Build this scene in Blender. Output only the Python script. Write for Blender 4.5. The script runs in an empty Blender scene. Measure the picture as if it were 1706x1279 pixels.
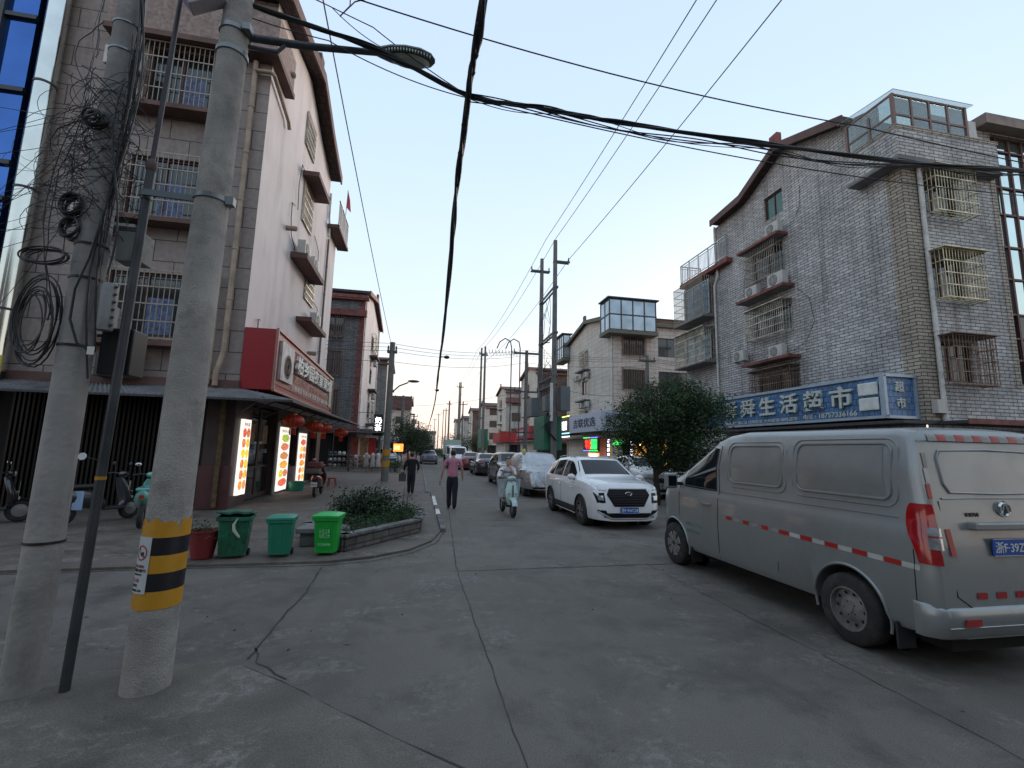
import bpy, math, random, bmesh
from mathutils import Vector, Matrix
S = bpy.context.scene
C = S.collection
rad = math.radians
# ------------------------------------------------------------------ camera
AX = [[0.980916, 0.048662, 0.188242], [-0.193155, 0.133188, 0.972086], [0.022232, -0.989895, 0.140046]]
cam_d = bpy.data.cameras.new('camera'); cam = bpy.data.objects.new('camera', cam_d); C.objects.link(cam)
cam_d.sensor_width = 36.0; cam_d.lens = 770/1706*36; cam_d.clip_start = .05; cam_d.clip_end = 3000
m3 = Matrix(((AX[0][0], -AX[0][1], -AX[0][2]), (AX[1][0], -AX[1][1], -AX[1][2]), (AX[2][0], -AX[2][1], -AX[2][2])))
cam.matrix_world = Matrix.Translation((0, 0, 1.75)) @ m3.to_4x4()
S.camera = cam
# ------------------------------------------------------------------ sky and sun
SUN_EL, SUN_AZ = rad(8), rad(40)       # azimuth measured from +Y (down the street) towards +X
w = bpy.data.worlds.new('World'); S.world = w; w.use_nodes = True
nt = w.node_tree; nt.nodes.clear()
out = nt.nodes.new('ShaderNodeOutputWorld')
sky = nt.nodes.new('ShaderNodeTexSky'); sky.sky_type = 'NISHITA'; sky.sun_disc = False
sky.sun_elevation = SUN_EL; sky.sun_rotation = SUN_AZ
sky.air_density = 1.0; sky.dust_density = 1.5; sky.ozone_density = 1.2
hs = nt.nodes.new('ShaderNodeHueSaturation'); hs.inputs['Saturation'].default_value = .55
bg1 = nt.nodes.new('ShaderNodeBackground'); bg1.inputs['Strength'].default_value = .10
nt.links.new(sky.outputs[0], hs.inputs['Color']); nt.links.new(hs.outputs[0], bg1.inputs['Color'])
# thin high cloud veil over the evening sky: paler near the horizon, warm band low down
tc = nt.nodes.new('ShaderNodeTexCoord'); sep = nt.nodes.new('ShaderNodeSeparateXYZ')
nt.links.new(tc.outputs['Generated'], sep.inputs[0])
rmp = nt.nodes.new('ShaderNodeValToRGB'); cr = rmp.color_ramp
cr.elements[0].position = 0.0; cr.elements[0].color = (.60, .46, .40, 1)
cr.elements[1].position = 1.0; cr.elements[1].color = (.33, .40, .49, 1)
for p_, c_ in ((.06, (.67, .53, .46, 1)), (.15, (.57, .545, .51, 1)), (.28, (.445, .53, .60, 1)), (.60, (.36, .465, .61, 1))):
    e = cr.elements.new(p_); e.color = c_
mp = nt.nodes.new('ShaderNodeMapping'); mp.inputs['Scale'].default_value = (1.2, 1.2, 9)
nz = nt.nodes.new('ShaderNodeTexNoise'); nz.inputs['Scale'].default_value = 1.6; nz.inputs['Detail'].default_value = 4
nt.links.new(tc.outputs['Generated'], mp.inputs[0]); nt.links.new(mp.outputs[0], nz.inputs['Vector'])
ad = nt.nodes.new('ShaderNodeMath'); ad.operation = 'MULTIPLY_ADD'; ad.inputs[1].default_value = .10; 
nt.links.new(nz.outputs['Fac'], ad.inputs[0])
sb = nt.nodes.new('ShaderNodeMath'); sb.operation = 'SUBTRACT'; sb.inputs[1].default_value = .05
nt.links.new(sep.outputs['Z'], sb.inputs[0]); nt.links.new(sb.outputs[0], ad.inputs[2])
nt.links.new(ad.outputs[0], rmp.inputs[0])
bg2 = nt.nodes.new('ShaderNodeBackground'); bg2.inputs['Strength'].default_value = 1.0
nt.links.new(rmp.outputs[0], bg2.inputs['Color'])
mx = nt.nodes.new('ShaderNodeMixShader'); mx.inputs[0].default_value = .88
nt.links.new(bg1.outputs[0], mx.inputs[1]); nt.links.new(bg2.outputs[0], mx.inputs[2])
nt.links.new(mx.outputs[0], out.inputs['Surface'])
sl = bpy.data.lights.new('sun', 'SUN'); sl.energy = 1.25; sl.angle = rad(30); sl.color = (1, .80, .68)
so = bpy.data.objects.new('sun', sl); C.objects.link(so)
so.location = (10, 0, 30)
sd = Vector((math.sin(SUN_AZ)*math.cos(SUN_EL), math.cos(SUN_AZ)*math.cos(SUN_EL), math.sin(SUN_EL)))
so.rotation_euler = sd.to_track_quat('Z', 'Y').to_euler()
S.view_settings.view_transform = 'Standard'; S.view_settings.look = 'None'
S.view_settings.exposure = 1.02; S.view_settings.gamma = 1
S.cycles.max_bounces = 6; S.cycles.diffuse_bounces = 3; S.cycles.glossy_bounces = 3; S.cycles.transmission_bounces = 4
S.cycles.use_denoising = True; S.cycles.denoising_input_passes = 'RGB_ALBEDO_NORMAL'; S.cycles.denoising_prefilter = 'NONE'
S.cycles.sample_clamp_indirect = 5
rnd = random.Random(7)

# ------------------------------------------------------------------ materials
MC = {}
def M(name, col, rough=.7, metal=0., var=.15, scale=3., bump=0., bscale=60., dirt=0., dcol=(.03,.028,.025), dscale=1.2, emit=0., coat=0., spec=.5, streak=0., alpha=1., trans=0.):
    if name in MC: return MC[name]
    m = bpy.data.materials.new(name); m.use_nodes = True; n = m.node_tree; N = n.nodes; L = n.links
    b = N['Principled BSDF']; b.inputs['Roughness'].default_value = rough; b.inputs['Metallic'].default_value = metal
    b.inputs['Specular IOR Level'].default_value = spec; b.inputs['Coat Weight'].default_value = coat; b.inputs['Coat Roughness'].default_value = .06
    b.inputs['Alpha'].default_value = alpha; b.inputs['Transmission Weight'].default_value = trans
    t = N.new('ShaderNodeTexCoord'); co = t.outputs['Object']
    a = N.new('ShaderNodeTexNoise'); a.inputs['Scale'].default_value = scale; a.inputs['Detail'].default_value = 6; L.new(co, a.inputs['Vector'])
    r = N.new('ShaderNodeMapRange'); r.inputs['From Min'].default_value = .3; r.inputs['From Max'].default_value = .7
    r.inputs['To Min'].default_value = 1-var; r.inputs['To Max'].default_value = 1+var; L.new(a.outputs['Fac'], r.inputs['Value'])
    v = N.new('ShaderNodeVectorMath'); v.operation = 'SCALE'; v.inputs[0].default_value = col; L.new(r.outputs[0], v.inputs['Scale'])
    cur = v.outputs[0]
    if dirt > 0:
        mp = N.new('ShaderNodeMapping'); mp.inputs['Scale'].default_value = (1, 1, .25 if streak else 1); L.new(co, mp.inputs[0])
        d = N.new('ShaderNodeTexNoise'); d.inputs['Scale'].default_value = dscale; d.inputs['Detail'].default_value = 8; d.inputs['Roughness'].default_value = .65; L.new(mp.outputs[0], d.inputs['Vector'])
        dr = N.new('ShaderNodeMapRange'); dr.inputs['From Min'].default_value = .48; dr.inputs['From Max'].default_value = .72; dr.inputs['To Max'].default_value = dirt; L.new(d.outputs['Fac'], dr.inputs['Value'])
        mi = N.new('ShaderNodeMix'); mi.data_type = 'RGBA'; mi.inputs['B'].default_value = (*dcol, 1); L.new(dr.outputs[0], mi.inputs['Factor']); L.new(cur, mi.inputs['A']); cur = mi.outputs['Result']
        rr = N.new('ShaderNodeMapRange'); rr.inputs['To Min'].default_value = rough; rr.inputs['To Max'].default_value = min(1, rough+.3); L.new(dr.outputs[0], rr.inputs['Value']); L.new(rr.outputs[0], b.inputs['Roughness'])
    L.new(cur, b.inputs['Base Color'])
    if emit > 0:
        L.new(cur, b.inputs['Emission Color']); b.inputs['Emission Strength'].default_value = emit
    if bump > 0:
        q = N.new('ShaderNodeTexNoise'); q.inputs['Scale'].default_value = bscale; q.inputs['Detail'].default_value = 5; L.new(co, q.inputs['Vector'])
        k = N.new('ShaderNodeBump'); k.inputs['Strength'].default_value = bump; k.inputs['Distance'].default_value = .02; L.new(q.outputs['Fac'], k.inputs['Height']); L.new(k.outputs[0], b.inputs['Normal'])
    MC[name] = m
    return m
def brick(name, c1, c2, mort, bw=.38, bh=.12, ms=.012, off=.5, rough=.8, bump=.5, stain=.35, bias=0.):
    if name in MC: return MC[name]
    m = bpy.data.materials.new(name); m.use_nodes = True; N = m.node_tree.nodes; L = m.node_tree.links
    b = N['Principled BSDF']; b.inputs['Roughness'].default_value = rough
    u = N.new('ShaderNodeUVMap'); t = N.new('ShaderNodeTexBrick')
    t.offset = off; t.inputs['Scale'].default_value = 1; t.inputs['Brick Width'].default_value = bw; t.inputs['Row Height'].default_value = bh
    t.inputs['Mortar Size'].default_value = ms; t.inputs['Mortar Smooth'].default_value = .15; t.inputs['Bias'].default_value = bias
    t.inputs['Color1'].default_value = (*c1, 1); t.inputs['Color2'].default_value = (*c2, 1); t.inputs['Mortar'].default_value = (*mort, 1)
    L.new(u.outputs[0], t.inputs['Vector'])
    a = N.new('ShaderNodeTexNoise'); a.inputs['Scale'].default_value = .55; a.inputs['Detail'].default_value = 8; L.new(u.outputs[0], a.inputs['Vector'])
    a2 = N.new('ShaderNodeTexNoise'); a2.inputs['Scale'].default_value = 7; a2.inputs['Detail'].default_value = 4; L.new(u.outputs[0], a2.inputs['Vector'])
    sm = N.new('ShaderNodeMath'); sm.operation = 'MULTIPLY_ADD'; sm.inputs[1].default_value = .5; L.new(a2.outputs['Fac'], sm.inputs[0]); 
    sm2 = N.new('ShaderNodeMath'); sm2.operation = 'MULTIPLY'; sm2.inputs[1].default_value = .5; L.new(a.outputs['Fac'], sm2.inputs[0]); L.new(sm2.outputs[0], sm.inputs[2])
    r = N.new('ShaderNodeMapRange'); r.inputs['From Min'].default_value = .32; r.inputs['From Max'].default_value = .68; r.inputs['To Min'].default_value = 1-stain; r.inputs['To Max'].default_value = 1+stain*.5
    L.new(sm.outputs[0], r.inputs['Value'])
    mp = N.new('ShaderNodeMapping'); mp.inputs['Scale'].default_value = (1.6, .13, 1); L.new(u.outputs[0], mp.inputs[0])
    sn = N.new('ShaderNodeTexNoise'); sn.inputs['Scale'].default_value = 1.4; sn.inputs['Detail'].default_value = 7; sn.inputs['Roughness'].default_value = .65; L.new(mp.outputs[0], sn.inputs['Vector'])
    sr_ = N.new('ShaderNodeMapRange'); sr_.inputs['From Min'].default_value = .48; sr_.inputs['From Max'].default_value = .70; sr_.inputs['To Min'].default_value = 1.0; sr_.inputs['To Max'].default_value = 1-stain*.9; L.new(sn.outputs['Fac'], sr_.inputs['Value'])
    ml = N.new('ShaderNodeMath'); ml.operation = 'MULTIPLY'; L.new(r.outputs[0], ml.inputs[0]); L.new(sr_.outputs[0], ml.inputs[1])
    v = N.new('ShaderNodeVectorMath'); v.operation = 'SCALE'; L.new(t.outputs['Color'], v.inputs[0]); L.new(ml.outputs[0], v.inputs['Scale']); L.new(v.outputs[0], b.inputs['Base Color'])
    if bump:
        k = N.new('ShaderNodeBump'); k.invert = True; k.inputs['Strength'].default_value = bump; k.inputs['Distance'].default_value = .01; L.new(t.outputs['Fac'], k.inputs['Height']); L.new(k.outputs[0], b.inputs['Normal'])
    MC[name] = m
    return m

# ------------------------------------------------------------------ object helpers
def rootloc(o):
    while o.parent: o = o.parent
    return Vector(o.location)
def tag(o, label, cat=None, group=None, kind=None):
    if label: o['label'] = label
    if cat: o['category'] = cat
    if group: o['group'] = group
    if kind: o['kind'] = kind
    return o
def thing(name, label, cat, loc=(0,0,0), group=None):
    o = bpy.data.objects.new(name, None); C.objects.link(o); o.location = loc; o.empty_display_size = .2
    return tag(o, label, cat, group)
def kids(o): return [c for c in bpy.data.objects if c.parent == o]
def dup(o, parent=None):
    c = o.copy(); C.objects.link(c)
    if parent: c.parent = parent
    for k in list(o.children): dup(k, c)
    return c
def link(name, me, parent=None):
    o = bpy.data.objects.new(name, me); C.objects.link(o)
    if parent: o.parent = parent
    return o
UVN = 'UVMap'
class MB:
    def __init__(s): s.v = []; s.f = []; s.m = []; s.cm = 0
    def add(s, vs, fs):
        o = len(s.v); s.v += [tuple(p) for p in vs]
        for f in fs: s.f.append([i+o for i in f]); s.m.append(s.cm)
        return s
    def box(s, x0, x1, y0, y1, z0, z1):
        if x0 > x1: x0, x1 = x1, x0
        if y0 > y1: y0, y1 = y1, y0
        if z0 > z1: z0, z1 = z1, z0
        return s.add([(x0,y0,z0),(x1,y0,z0),(x1,y1,z0),(x0,y1,z0),(x0,y0,z1),(x1,y0,z1),(x1,y1,z1),(x0,y1,z1)],
              [(0,3,2,1),(4,5,6,7),(0,1,5,4),(1,2,6,5),(2,3,7,6),(3,0,4,7)])
    def fbox(s, F, a0, a1, b0, b1, z0, z1):
        p = F(a0, b0, z0); q = F(a1, b1, z1)
        return s.box(p[0], q[0], p[1], q[1], p[2], q[2])
    def quad(s, a, b, c, d): return s.add([a,b,c,d], [(0,1,2,3)])
    def bar(s, p, q, w=.03, h=None, up=(0,0,1)):
        h = h or w; p = Vector(p); q = Vector(q); d = (q-p).normalized(); u = Vector(up)
        if abs(d.dot(u)) > .98: u = Vector((1,0,0))
        x = d.cross(u).normalized()*w/2; y = x.cross(d).normalized()*h/2
        vs = [p-x-y, p+x-y, p+x+y, p-x+y, q-x-y, q+x-y, q+x+y, q-x+y]
        return s.add(vs, [(0,3,2,1),(4,5,6,7),(0,1,5,4),(1,2,6,5),(2,3,7,6),(3,0,4,7)])
    def tube(s, pts, r, n=8, cap=True):
        pts = [Vector(p) for p in pts]; k = len(pts)
        rs = r if isinstance(r, (list, tuple)) else [r]*k
        vs = []; fs = []; x = None
        for i, p in enumerate(pts):
            d = (pts[min(i+1,k-1)]-pts[max(i-1,0)])
            d = d.normalized() if d.length > 1e-9 else Vector((0,0,1))
            if x is None:
                u = Vector((0,0,1)) if abs(d.z) < .9 else Vector((1,0,0)); x = d.cross(u).normalized()
            else:
                x = (x - d*x.dot(d)); x = x.normalized() if x.length > 1e-6 else d.orthogonal().normalized()
            y = d.cross(x)
            for j in range(n):
                a = 2*math.pi*j/n; vs.append(p + (x*math.cos(a)+y*math.sin(a))*rs[i])
        for i in range(k-1):
            for j in range(n):
                j2 = (j+1)%n; fs.append((i*n+j, i*n+j2, (i+1)*n+j2, (i+1)*n+j))
        if cap: fs.append(tuple(range(n))[::-1]); fs.append(tuple((k-1)*n+j for j in range(n)))
        return s.add(vs, fs)
    def lathe(s, prof, o=(0,0,0), ax='z', n=20, cap=True):      # prof: (radius, height) pairs
        o = Vector(o); vs = []; fs = []
        for r, h in prof:
            for j in range(n):
                a = 2*math.pi*j/n; c, d = math.cos(a)*r, math.sin(a)*r
                vs.append(o + Vector({'z':(c,d,h), 'x':(h,c,d), 'y':(d,h,c)}[ax]))
        k = len(prof)
        for i in range(k-1):
            for j in range(n):
                j2 = (j+1)%n; fs.append((i*n+j, i*n+j2, (i+1)*n+j2, (i+1)*n+j))
        cap = cap and prof[0] != prof[-1]
        if cap and prof[0][0] > 1e-6: fs.append(tuple(range(n))[::-1])
        if cap and prof[-1][0] > 1e-6: fs.append(tuple((k-1)*n+j for j in range(n)))
        return s.add(vs, fs)
    def prism(s, poly, fn, b0, b1):                   # poly of (a,c); fn(a,b,c) -> xyz
        n = len(poly); vs = [fn(a, b0, c) for a, c in poly]+[fn(a, b1, c) for a, c in poly]
        fs = [tuple(range(n))[::-1], tuple(range(n, 2*n))]+[(i, (i+1)%n, n+(i+1)%n, n+i) for i in range(n)]
        return s.add(vs, fs)
    def sph(s, c, r, n=12, k=8, sc=(1,1,1)):
        c = Vector(c); pr = [(max(1e-7, math.sin(math.pi*i/k))*r, -math.cos(math.pi*i/k)*r) for i in range(k+1)]
        o = len(s.v); s.lathe([(a, h) for a, h in pr], (0,0,0), 'z', n)
        s.v[o:] = [(c.x+p[0]*sc[0], c.y+p[1]*sc[1], c.z+p[2]*sc[2]) for p in s.v[o:]]
        return s
    def xf(s, Mt):
        s.v = [tuple(Mt @ Vector(p)) for p in s.v]; return s
    def build(s, name, mat, parent=None, org=None, smooth=False, bev=0., seg=2, recalc=True, angle=40):
        me = bpy.data.meshes.new(name)
        if parent is not None: org = rootloc(parent)
        elif org is None:
            xs = [p[0] for p in s.v]; ys = [p[1] for p in s.v]; org = ((min(xs)+max(xs))/2, (min(ys)+max(ys))/2, min(p[2] for p in s.v))
        org = Vector(org)
        vs = [(p[0]-org[0], p[1]-org[1], p[2]-org[2]) for p in s.v]
        me.from_pydata(vs, [], s.f)
        mats = mat if isinstance(mat, (list, tuple)) else [mat]
        for q in mats: me.materials.append(q)
        if len(mats) > 1: me.polygons.foreach_set('material_index', s.m)
        if recalc:
            bm = bmesh.new(); bm.from_mesh(me); bmesh.ops.recalc_face_normals(bm, faces=bm.faces)
            bm.to_mesh(me); bm.free()
        me.update()
        uv = me.uv_layers.new(name=UVN).data
        ox, oy, oz = org
        for p in me.polygons:
            nx, ny, nz_ = abs(p.normal.x), abs(p.normal.y), abs(p.normal.z)
            for li in p.loop_indices:
                c = me.vertices[me.loops[li].vertex_index].co; X, Y, Z = c.x+ox, c.y+oy, c.z+oz
                uv[li].uv = (X, Y) if (nz_ >= nx and nz_ >= ny) else ((Y, Z) if nx > ny else (X, Z))
        if smooth:
            me.polygons.foreach_set('use_smooth', [True]*len(me.polygons))
            if angle < 180:
                try: me.set_sharp_from_angle(angle=rad(angle))
                except Exception: pass
        o = link(name, me, parent)
        if parent is None: o.location = org
        if bev > 0:
            bv = o.modifiers.new('Bevel', 'BEVEL'); bv.width = bev; bv.segments = seg; bv.limit_method = 'ANGLE'; bv.angle_limit = rad(35)
            bv.harden_normals = False
        return o
def struct(o): o['kind'] = 'structure'; return o
def frame(org, side):
    ox, oy, oz = org
    if side == '-y': return lambda a, b, z: (ox+a, oy-b, oz+z)
    if side == '+x': return lambda a, b, z: (ox+b, oy+a, oz+z)
    if side == '-x': return lambda a, b, z: (ox-b, oy+a, oz+z)
    if side == '+y': return lambda a, b, z: (ox+a, oy+b, oz+z)
def text_mesh(body, size=1., ext=.01, res=3, bold=0.):
    cu = bpy.data.curves.new('lettering', 'FONT'); cu.body = body; cu.size = size; cu.extrude = ext; cu.resolution_u = res; cu.offset = bold
    cu.align_x = 'LEFT'; cu.fill_mode = 'BOTH' if ext > 0 else 'FRONT'
    ob = bpy.data.objects.new('tmp', cu); C.objects.link(ob)
    dg = bpy.context.evaluated_depsgraph_get(); me = bpy.data.meshes.new_from_object(ob.evaluated_get(dg))
    bpy.data.objects.remove(ob); bpy.data.curves.remove(cu)
    return me
def lettering(body, mat, parent, o, u, v, w=None, h=None, ext=.01, bold=0., name='lettering', res=3, center=False, curl=None):
    """put text in the box w x h whose lower left corner is o, u = reading direction, v = up"""
    me = text_mesh(body, 1., 1e-3, res, bold)
    if not len(me.vertices): return None
    xs = [q.co.x for q in me.vertices]; ys = [q.co.y for q in me.vertices]
    x0, x1, y0, y1 = min(xs), max(xs), min(ys), max(ys)
    sx = w/(x1-x0) if w else None; sy = h/(y1-y0) if h else None
    if sx is None: sx = sy
    if sy is None: sy = sx
    o = Vector(o); u = Vector(u).normalized(); v = Vector(v).normalized(); n = u.cross(v)
    org = rootloc(parent)
    for q in me.vertices:
        k = 1 if q.co.z > 0 else -1
        p = o + u*((q.co.x-x0)*sx) + v*((q.co.y-y0)*sy) + n*(k*ext)
        if curl: p = curl(p)
        q.co = p - org
    me.materials.clear(); me.materials.append(mat)
    return link(name, me, parent)
def leaves(n, ells, size=.1, seed=1, flat=.35, shell=.6):
    r = random.Random(seed); mb = MB(); tot = sum(e[3]*e[4]*e[5] for e in ells); vs = []; fs = []; ms = []
    for (cx, cy, cz, rx, ry, rz) in ells:
        k = int(n*rx*ry*rz/tot)
        # twiggy clumps of leaves within each lobe
        ncl = max(3, k//26)
        for _ in range(ncl):
            mi_ = r.choice((0, 0, 1, 1, 2))
            th = r.uniform(0, 2*math.pi); ph = math.acos(r.uniform(-1, 1)); q = r.uniform(shell**3, 1)**(1/3)*r.uniform(.88, 1.1)
            bx = cx+rx*q*math.sin(ph)*math.cos(th); by = cy+ry*q*math.sin(ph)*math.sin(th); bz = cz+rz*q*math.cos(ph)
            for _ in range(26):
                g = size*1.6
                px = bx+r.gauss(0, g); py = by+r.gauss(0, g); pz = bz+r.gauss(0, g*.75)
                a = r.uniform(0, 6.28); t = r.uniform(-.9, .9); L_ = size*r.uniform(.6, 1.2); W_ = L_*.42
                d = Vector((math.cos(a)*math.cos(t), math.sin(a)*math.cos(t), math.sin(t))); s2 = d.orthogonal().normalized()
                s2 = (s2 + d.cross(s2)*r.uniform(-1, 1)).normalized()
                P = Vector((px, py, pz)); o = len(vs)
                vs += [P-d*L_/2, P+s2*W_/2, P+d*L_/2, P-s2*W_/2]; fs.append((o, o+1, o+2, o+3)); ms.append(mi_)
    mb.add(vs, fs); mb.m = ms; return mb
def leafmat(name, c, var=.5):
    if name+'_0' in MC: return [MC['%s_%d' % (name, i)] for i in range(3)]
    return [M('%s_%d' % (name, i), tuple(x*k*(1+(j == 0)*.25*(i-1)) for j, x in enumerate(c)), rough=.65, var=var, scale=2.5, spec=.2) for i, k in enumerate((.6, 1.05, 1.9))]
def wire(pts, r, mat, name, label, cat, sag=0., n=16, sides=5, group=None):
    mb = MB(); P = []
    for i in range(len(pts)-1):
        a, b = Vector(pts[i]), Vector(pts[i+1]); sg = sag[i] if isinstance(sag, (list, tuple)) else sag
        for j in range(n+(i == len(pts)-2)):
            t = j/n; q = a.lerp(b, t); q.z -= sg*4*t*(1-t); P.append(q)
    mb.tube(P, r, sides)
    o = mb.build(name, mat, smooth=True, recalc=False); return tag(o, label, cat, group)
# ================================================================== ground
def ground_mat(name, base, warm=0., rough=.85, sc=1., pale=.10):
    m = bpy.data.materials.new(name); m.use_nodes = True; N = m.node_tree.nodes; L = m.node_tree.links
    b = N['Principled BSDF']; b.inputs['Specular IOR Level'].default_value = .35
    t = N.new('ShaderNodeTexCoord'); co = t.outputs['Object']
    def noise(s, d, r=.6, dist=0., st=(1,1,1)):
        mp = N.new('ShaderNodeMapping'); mp.inputs['Scale'].default_value = st; L.new(co, mp.inputs[0])
        q = N.new('ShaderNodeTexNoise'); q.inputs['Scale'].default_value = s*sc; q.inputs['Detail'].default_value = d; q.inputs['Roughness'].default_value = r; q.inputs['Distortion'].default_value = dist; L.new(mp.outputs[0], q.inputs['Vector']); return q.outputs['Fac']
    def mr(v, a, c, lo, hi):
        q = N.new('ShaderNodeMapRange'); q.inputs['From Min'].default_value = a; q.inputs['From Max'].default_value = c; q.inputs['To Min'].default_value = lo; q.inputs['To Max'].default_value = hi; L.new(v, q.inputs['Value']); return q.outputs[0]
    def mix(f, A, B):
        q = N.new('ShaderNodeMix'); q.data_type = 'RGBA'; L.new(f, q.inputs['Factor'])
        for s_, v_ in (('A', A), ('B', B)):
            if isinstance(v_, tuple): q.inputs[s_].default_value = (*v_, 1)
            else: L.new(v_, q.inputs[s_])
        return q.outputs['Result']
    big = mr(noise(.35, 6), .35, .65, 0, 1); mid = noise(1.3, 8, .7, .4); fine = noise(14, 6, .75); grain = noise(110, 3, .6)
    c = mix(big, tuple(x*.86 for x in base), tuple(x*1.12 for x in base))
    c = mix(mr(mid, .47, .64, 0, .75), c, tuple(x*.45 for x in base))                  # oily dark stains
    scuff = N.new('ShaderNodeMath'); scuff.operation = 'MULTIPLY'
    L.new(mr(noise(.9, 9, .75, .9, (1, 1.4, 1)), .52, .62, 0, 1), scuff.inputs[0]); L.new(mr(fine, .45, .58, 0, 1), scuff.inputs[1])
    sc2 = N.new('ShaderNodeMath'); sc2.operation = 'MULTIPLY'; sc2.inputs[1].default_value = .75; L.new(scuff.outputs[0], sc2.inputs[0])
    c = mix(mr(noise(1.1, 5, .6, .3, (1, .07, 1)), .50, .66, 0, .35), c, tuple(x*.62 for x in base))       # tyre darkened lanes along the street
    c = mix(sc2.outputs[0], c, tuple(min(1, x+pale) for x in base))                     # worn pale laitance patches
    v = N.new('ShaderNodeVectorMath'); v.operation = 'SCALE'; L.new(c, v.inputs[0]); L.new(mr(grain, .3, .7, .62, 1.38), v.inputs['Scale'])
    vo = N.new('ShaderNodeTexVoronoi'); vo.inputs['Scale'].default_value = 2.2*sc; L.new(co, vo.inputs['Vector'])   # scattered small spots (gum, pits)
    sp = mr(vo.outputs['Distance'], .018, .032, .25, 1)
    v2 = N.new('ShaderNodeVectorMath'); v2.operation = 'SCALE'; L.new(v.outputs[0], v2.inputs[0]); L.new(sp, v2.inputs['Scale'])
    L.new(v2.outputs[0], b.inputs['Base Color']); L.new(mr(mid, .35, .7, rough, rough-.22), b.inputs['Roughness'])
    ht = N.new('ShaderNodeMath'); ht.operation = 'MULTIPLY_ADD'; ht.inputs[1].default_value = .25; L.new(grain, ht.inputs[0]); L.new(fine, ht.inputs[2])
    k = N.new('ShaderNodeBump'); k.inputs['Strength'].default_value = .35; k.inputs['Distance'].default_value = .012; L.new(ht.outputs[0], k.inputs['Height']); L.new(k.outputs[0], b.inputs['Normal'])
    return m
m_road = ground_mat('road_concrete', (.134, .121, .106), pale=.075)
m_walk = ground_mat('pavement_concrete', (.130, .112, .094), sc=1.3, pale=.12)
m_apron = ground_mat('apron_concrete', (.14, .124, .105), sc=.8, pale=.09, rough=.8)
m_joint = M('joint', (.045, .042, .038), rough=.95)
m_kerb = M('kerb_stone', (.16, .155, .15), rough=.85, var=.3, scale=6, bump=.4, dirt=.5)
m_kwhite = M('kerb_white', (.62, .62, .60), rough=.6, var=.12, scale=8, dirt=.5, dscale=5)
m_kblack = M('kerb_black', (.03, .03, .03), rough=.6)
MB().quad((-600,-300,0),(600,-300,0),(600,900,0),(-600,900,0)).build('road', m_road, org=(0,0,0)); struct(bpy.data.objects['road'])
def slab(name, poly, z0, z1, mat):
    mb = MB(); n = len(poly); mb.add([(x, y, z0) for x, y in poly]+[(x, y, z1) for x, y in poly], [tuple(range(n, 2*n))]+[(i, (i+1)%n, n+(i+1)%n, n+i) for i in range(n)])
    return struct(mb.build(name, mat, org=(0,0,0)))
cur = [(-1.3, 7.62), (-.7, 7.85), (-.1, 8.35), (.3, 9.1), (.5, 10.1), (.52, 12)]
walk = [(-80, 7.4), (-6, 7.46)] + cur + [(.45, 20), (.2, 45), (-.4, 90), (-2, 140), (-80, 140)]
slab('pavement', walk, -.05, .035, m_walk)
apron = [(-9, 4.25), (-4, 4.3), (-2.6, 4.28), (-2.15, 4.3), (-1.75, 4.33), (-1.3, 4.24), (-.85, 3.86), (-.46, 3.48), (0, 3.05), (.3, 2.78), (.7, 2.2), (1.1, .5), (1.2, -3), (-9, -3)]
slab('concrete_apron', apron, -.05, .022, m_apron)
rj = random.Random(3)
def joint(pts, w, z=.004):
    P = []
    for i in range(len(pts)-1):
        a, b = Vector(pts[i]+(0,)), Vector(pts[i+1]+(0,)); k = max(2, int((b-a).length/.12))
        for j in range(k): P.append(a.lerp(b, j/k))
    P.append(Vector(pts[-1]+(0,))); vs = []; fs = []
    for i, p in enumerate(P):
        d = (P[min(i+1, len(P)-1)]-P[max(0, i-1)]).normalized(); s = Vector((-d.y, d.x, 0)); off = rj.gauss(0, .006); ww = w*rj.uniform(.45, 1.4)/2
        vs += [p+s*(off+ww)+Vector((0,0,z)), p+s*(off-ww)+Vector((0,0,z))]
    for i in range(len(P)-1): fs.append((2*i, 2*i+1, 2*i+3, 2*i+2))
    return MB().add(vs, fs)
def jt(pts, w, z=.004): return struct(joint(pts, w, z).build('road_joint', m_joint, org=(0,0,0)))
jt([(-1.32, 7.4), (-1.25, 6.2), (-1.3, 5.2), (-1.29, 4.4)], .022); jt([(-1.31, 4.62), (-1.2, 4.32), (-.9, 4.0)], .013)
jt([(.61, 7.4), (.61, 6.6), (.64, 4.5), (.68, 2.6), (.72, 0)], .009)
jt([(-12, 7.36), (-5, 7.42), (-2.9, 7.5), (-1.3, 7.48), (-.6, 7.7), (-.05, 8.2), (.38, 9.0), (.56, 10)], .03)
jt([(.5, 6.95), (1.8, 7.0), (4.1, 7.05), (9, 7.1)], .02)
jt([(a[0]+.02, a[1]+.02) for a in apron[5:11]], .014)
jt([(.9, 11.6), (4, 11.7), (9, 11.8)], .02); jt([(3.6, 7.1), (3.6, 3), (3.5, -1)], .008)
jt([(.62, 7.4), (.9, 14), (1.2, 30), (1.2, 60)], .016)
mb = MB(); y = 10.1
jt([(-3.2, 9.4), (-.9, 9.6)], .02, .04); jt([(-5.2, 12.2), (-1.5, 12.4), (.4, 12.5)], .025, .04); jt([(-4.8, 18.6), (.4, 18.8)], .025, .04); jt([(-1.9, 12.4), (-2.0, 30)], .02, .04)
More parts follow.
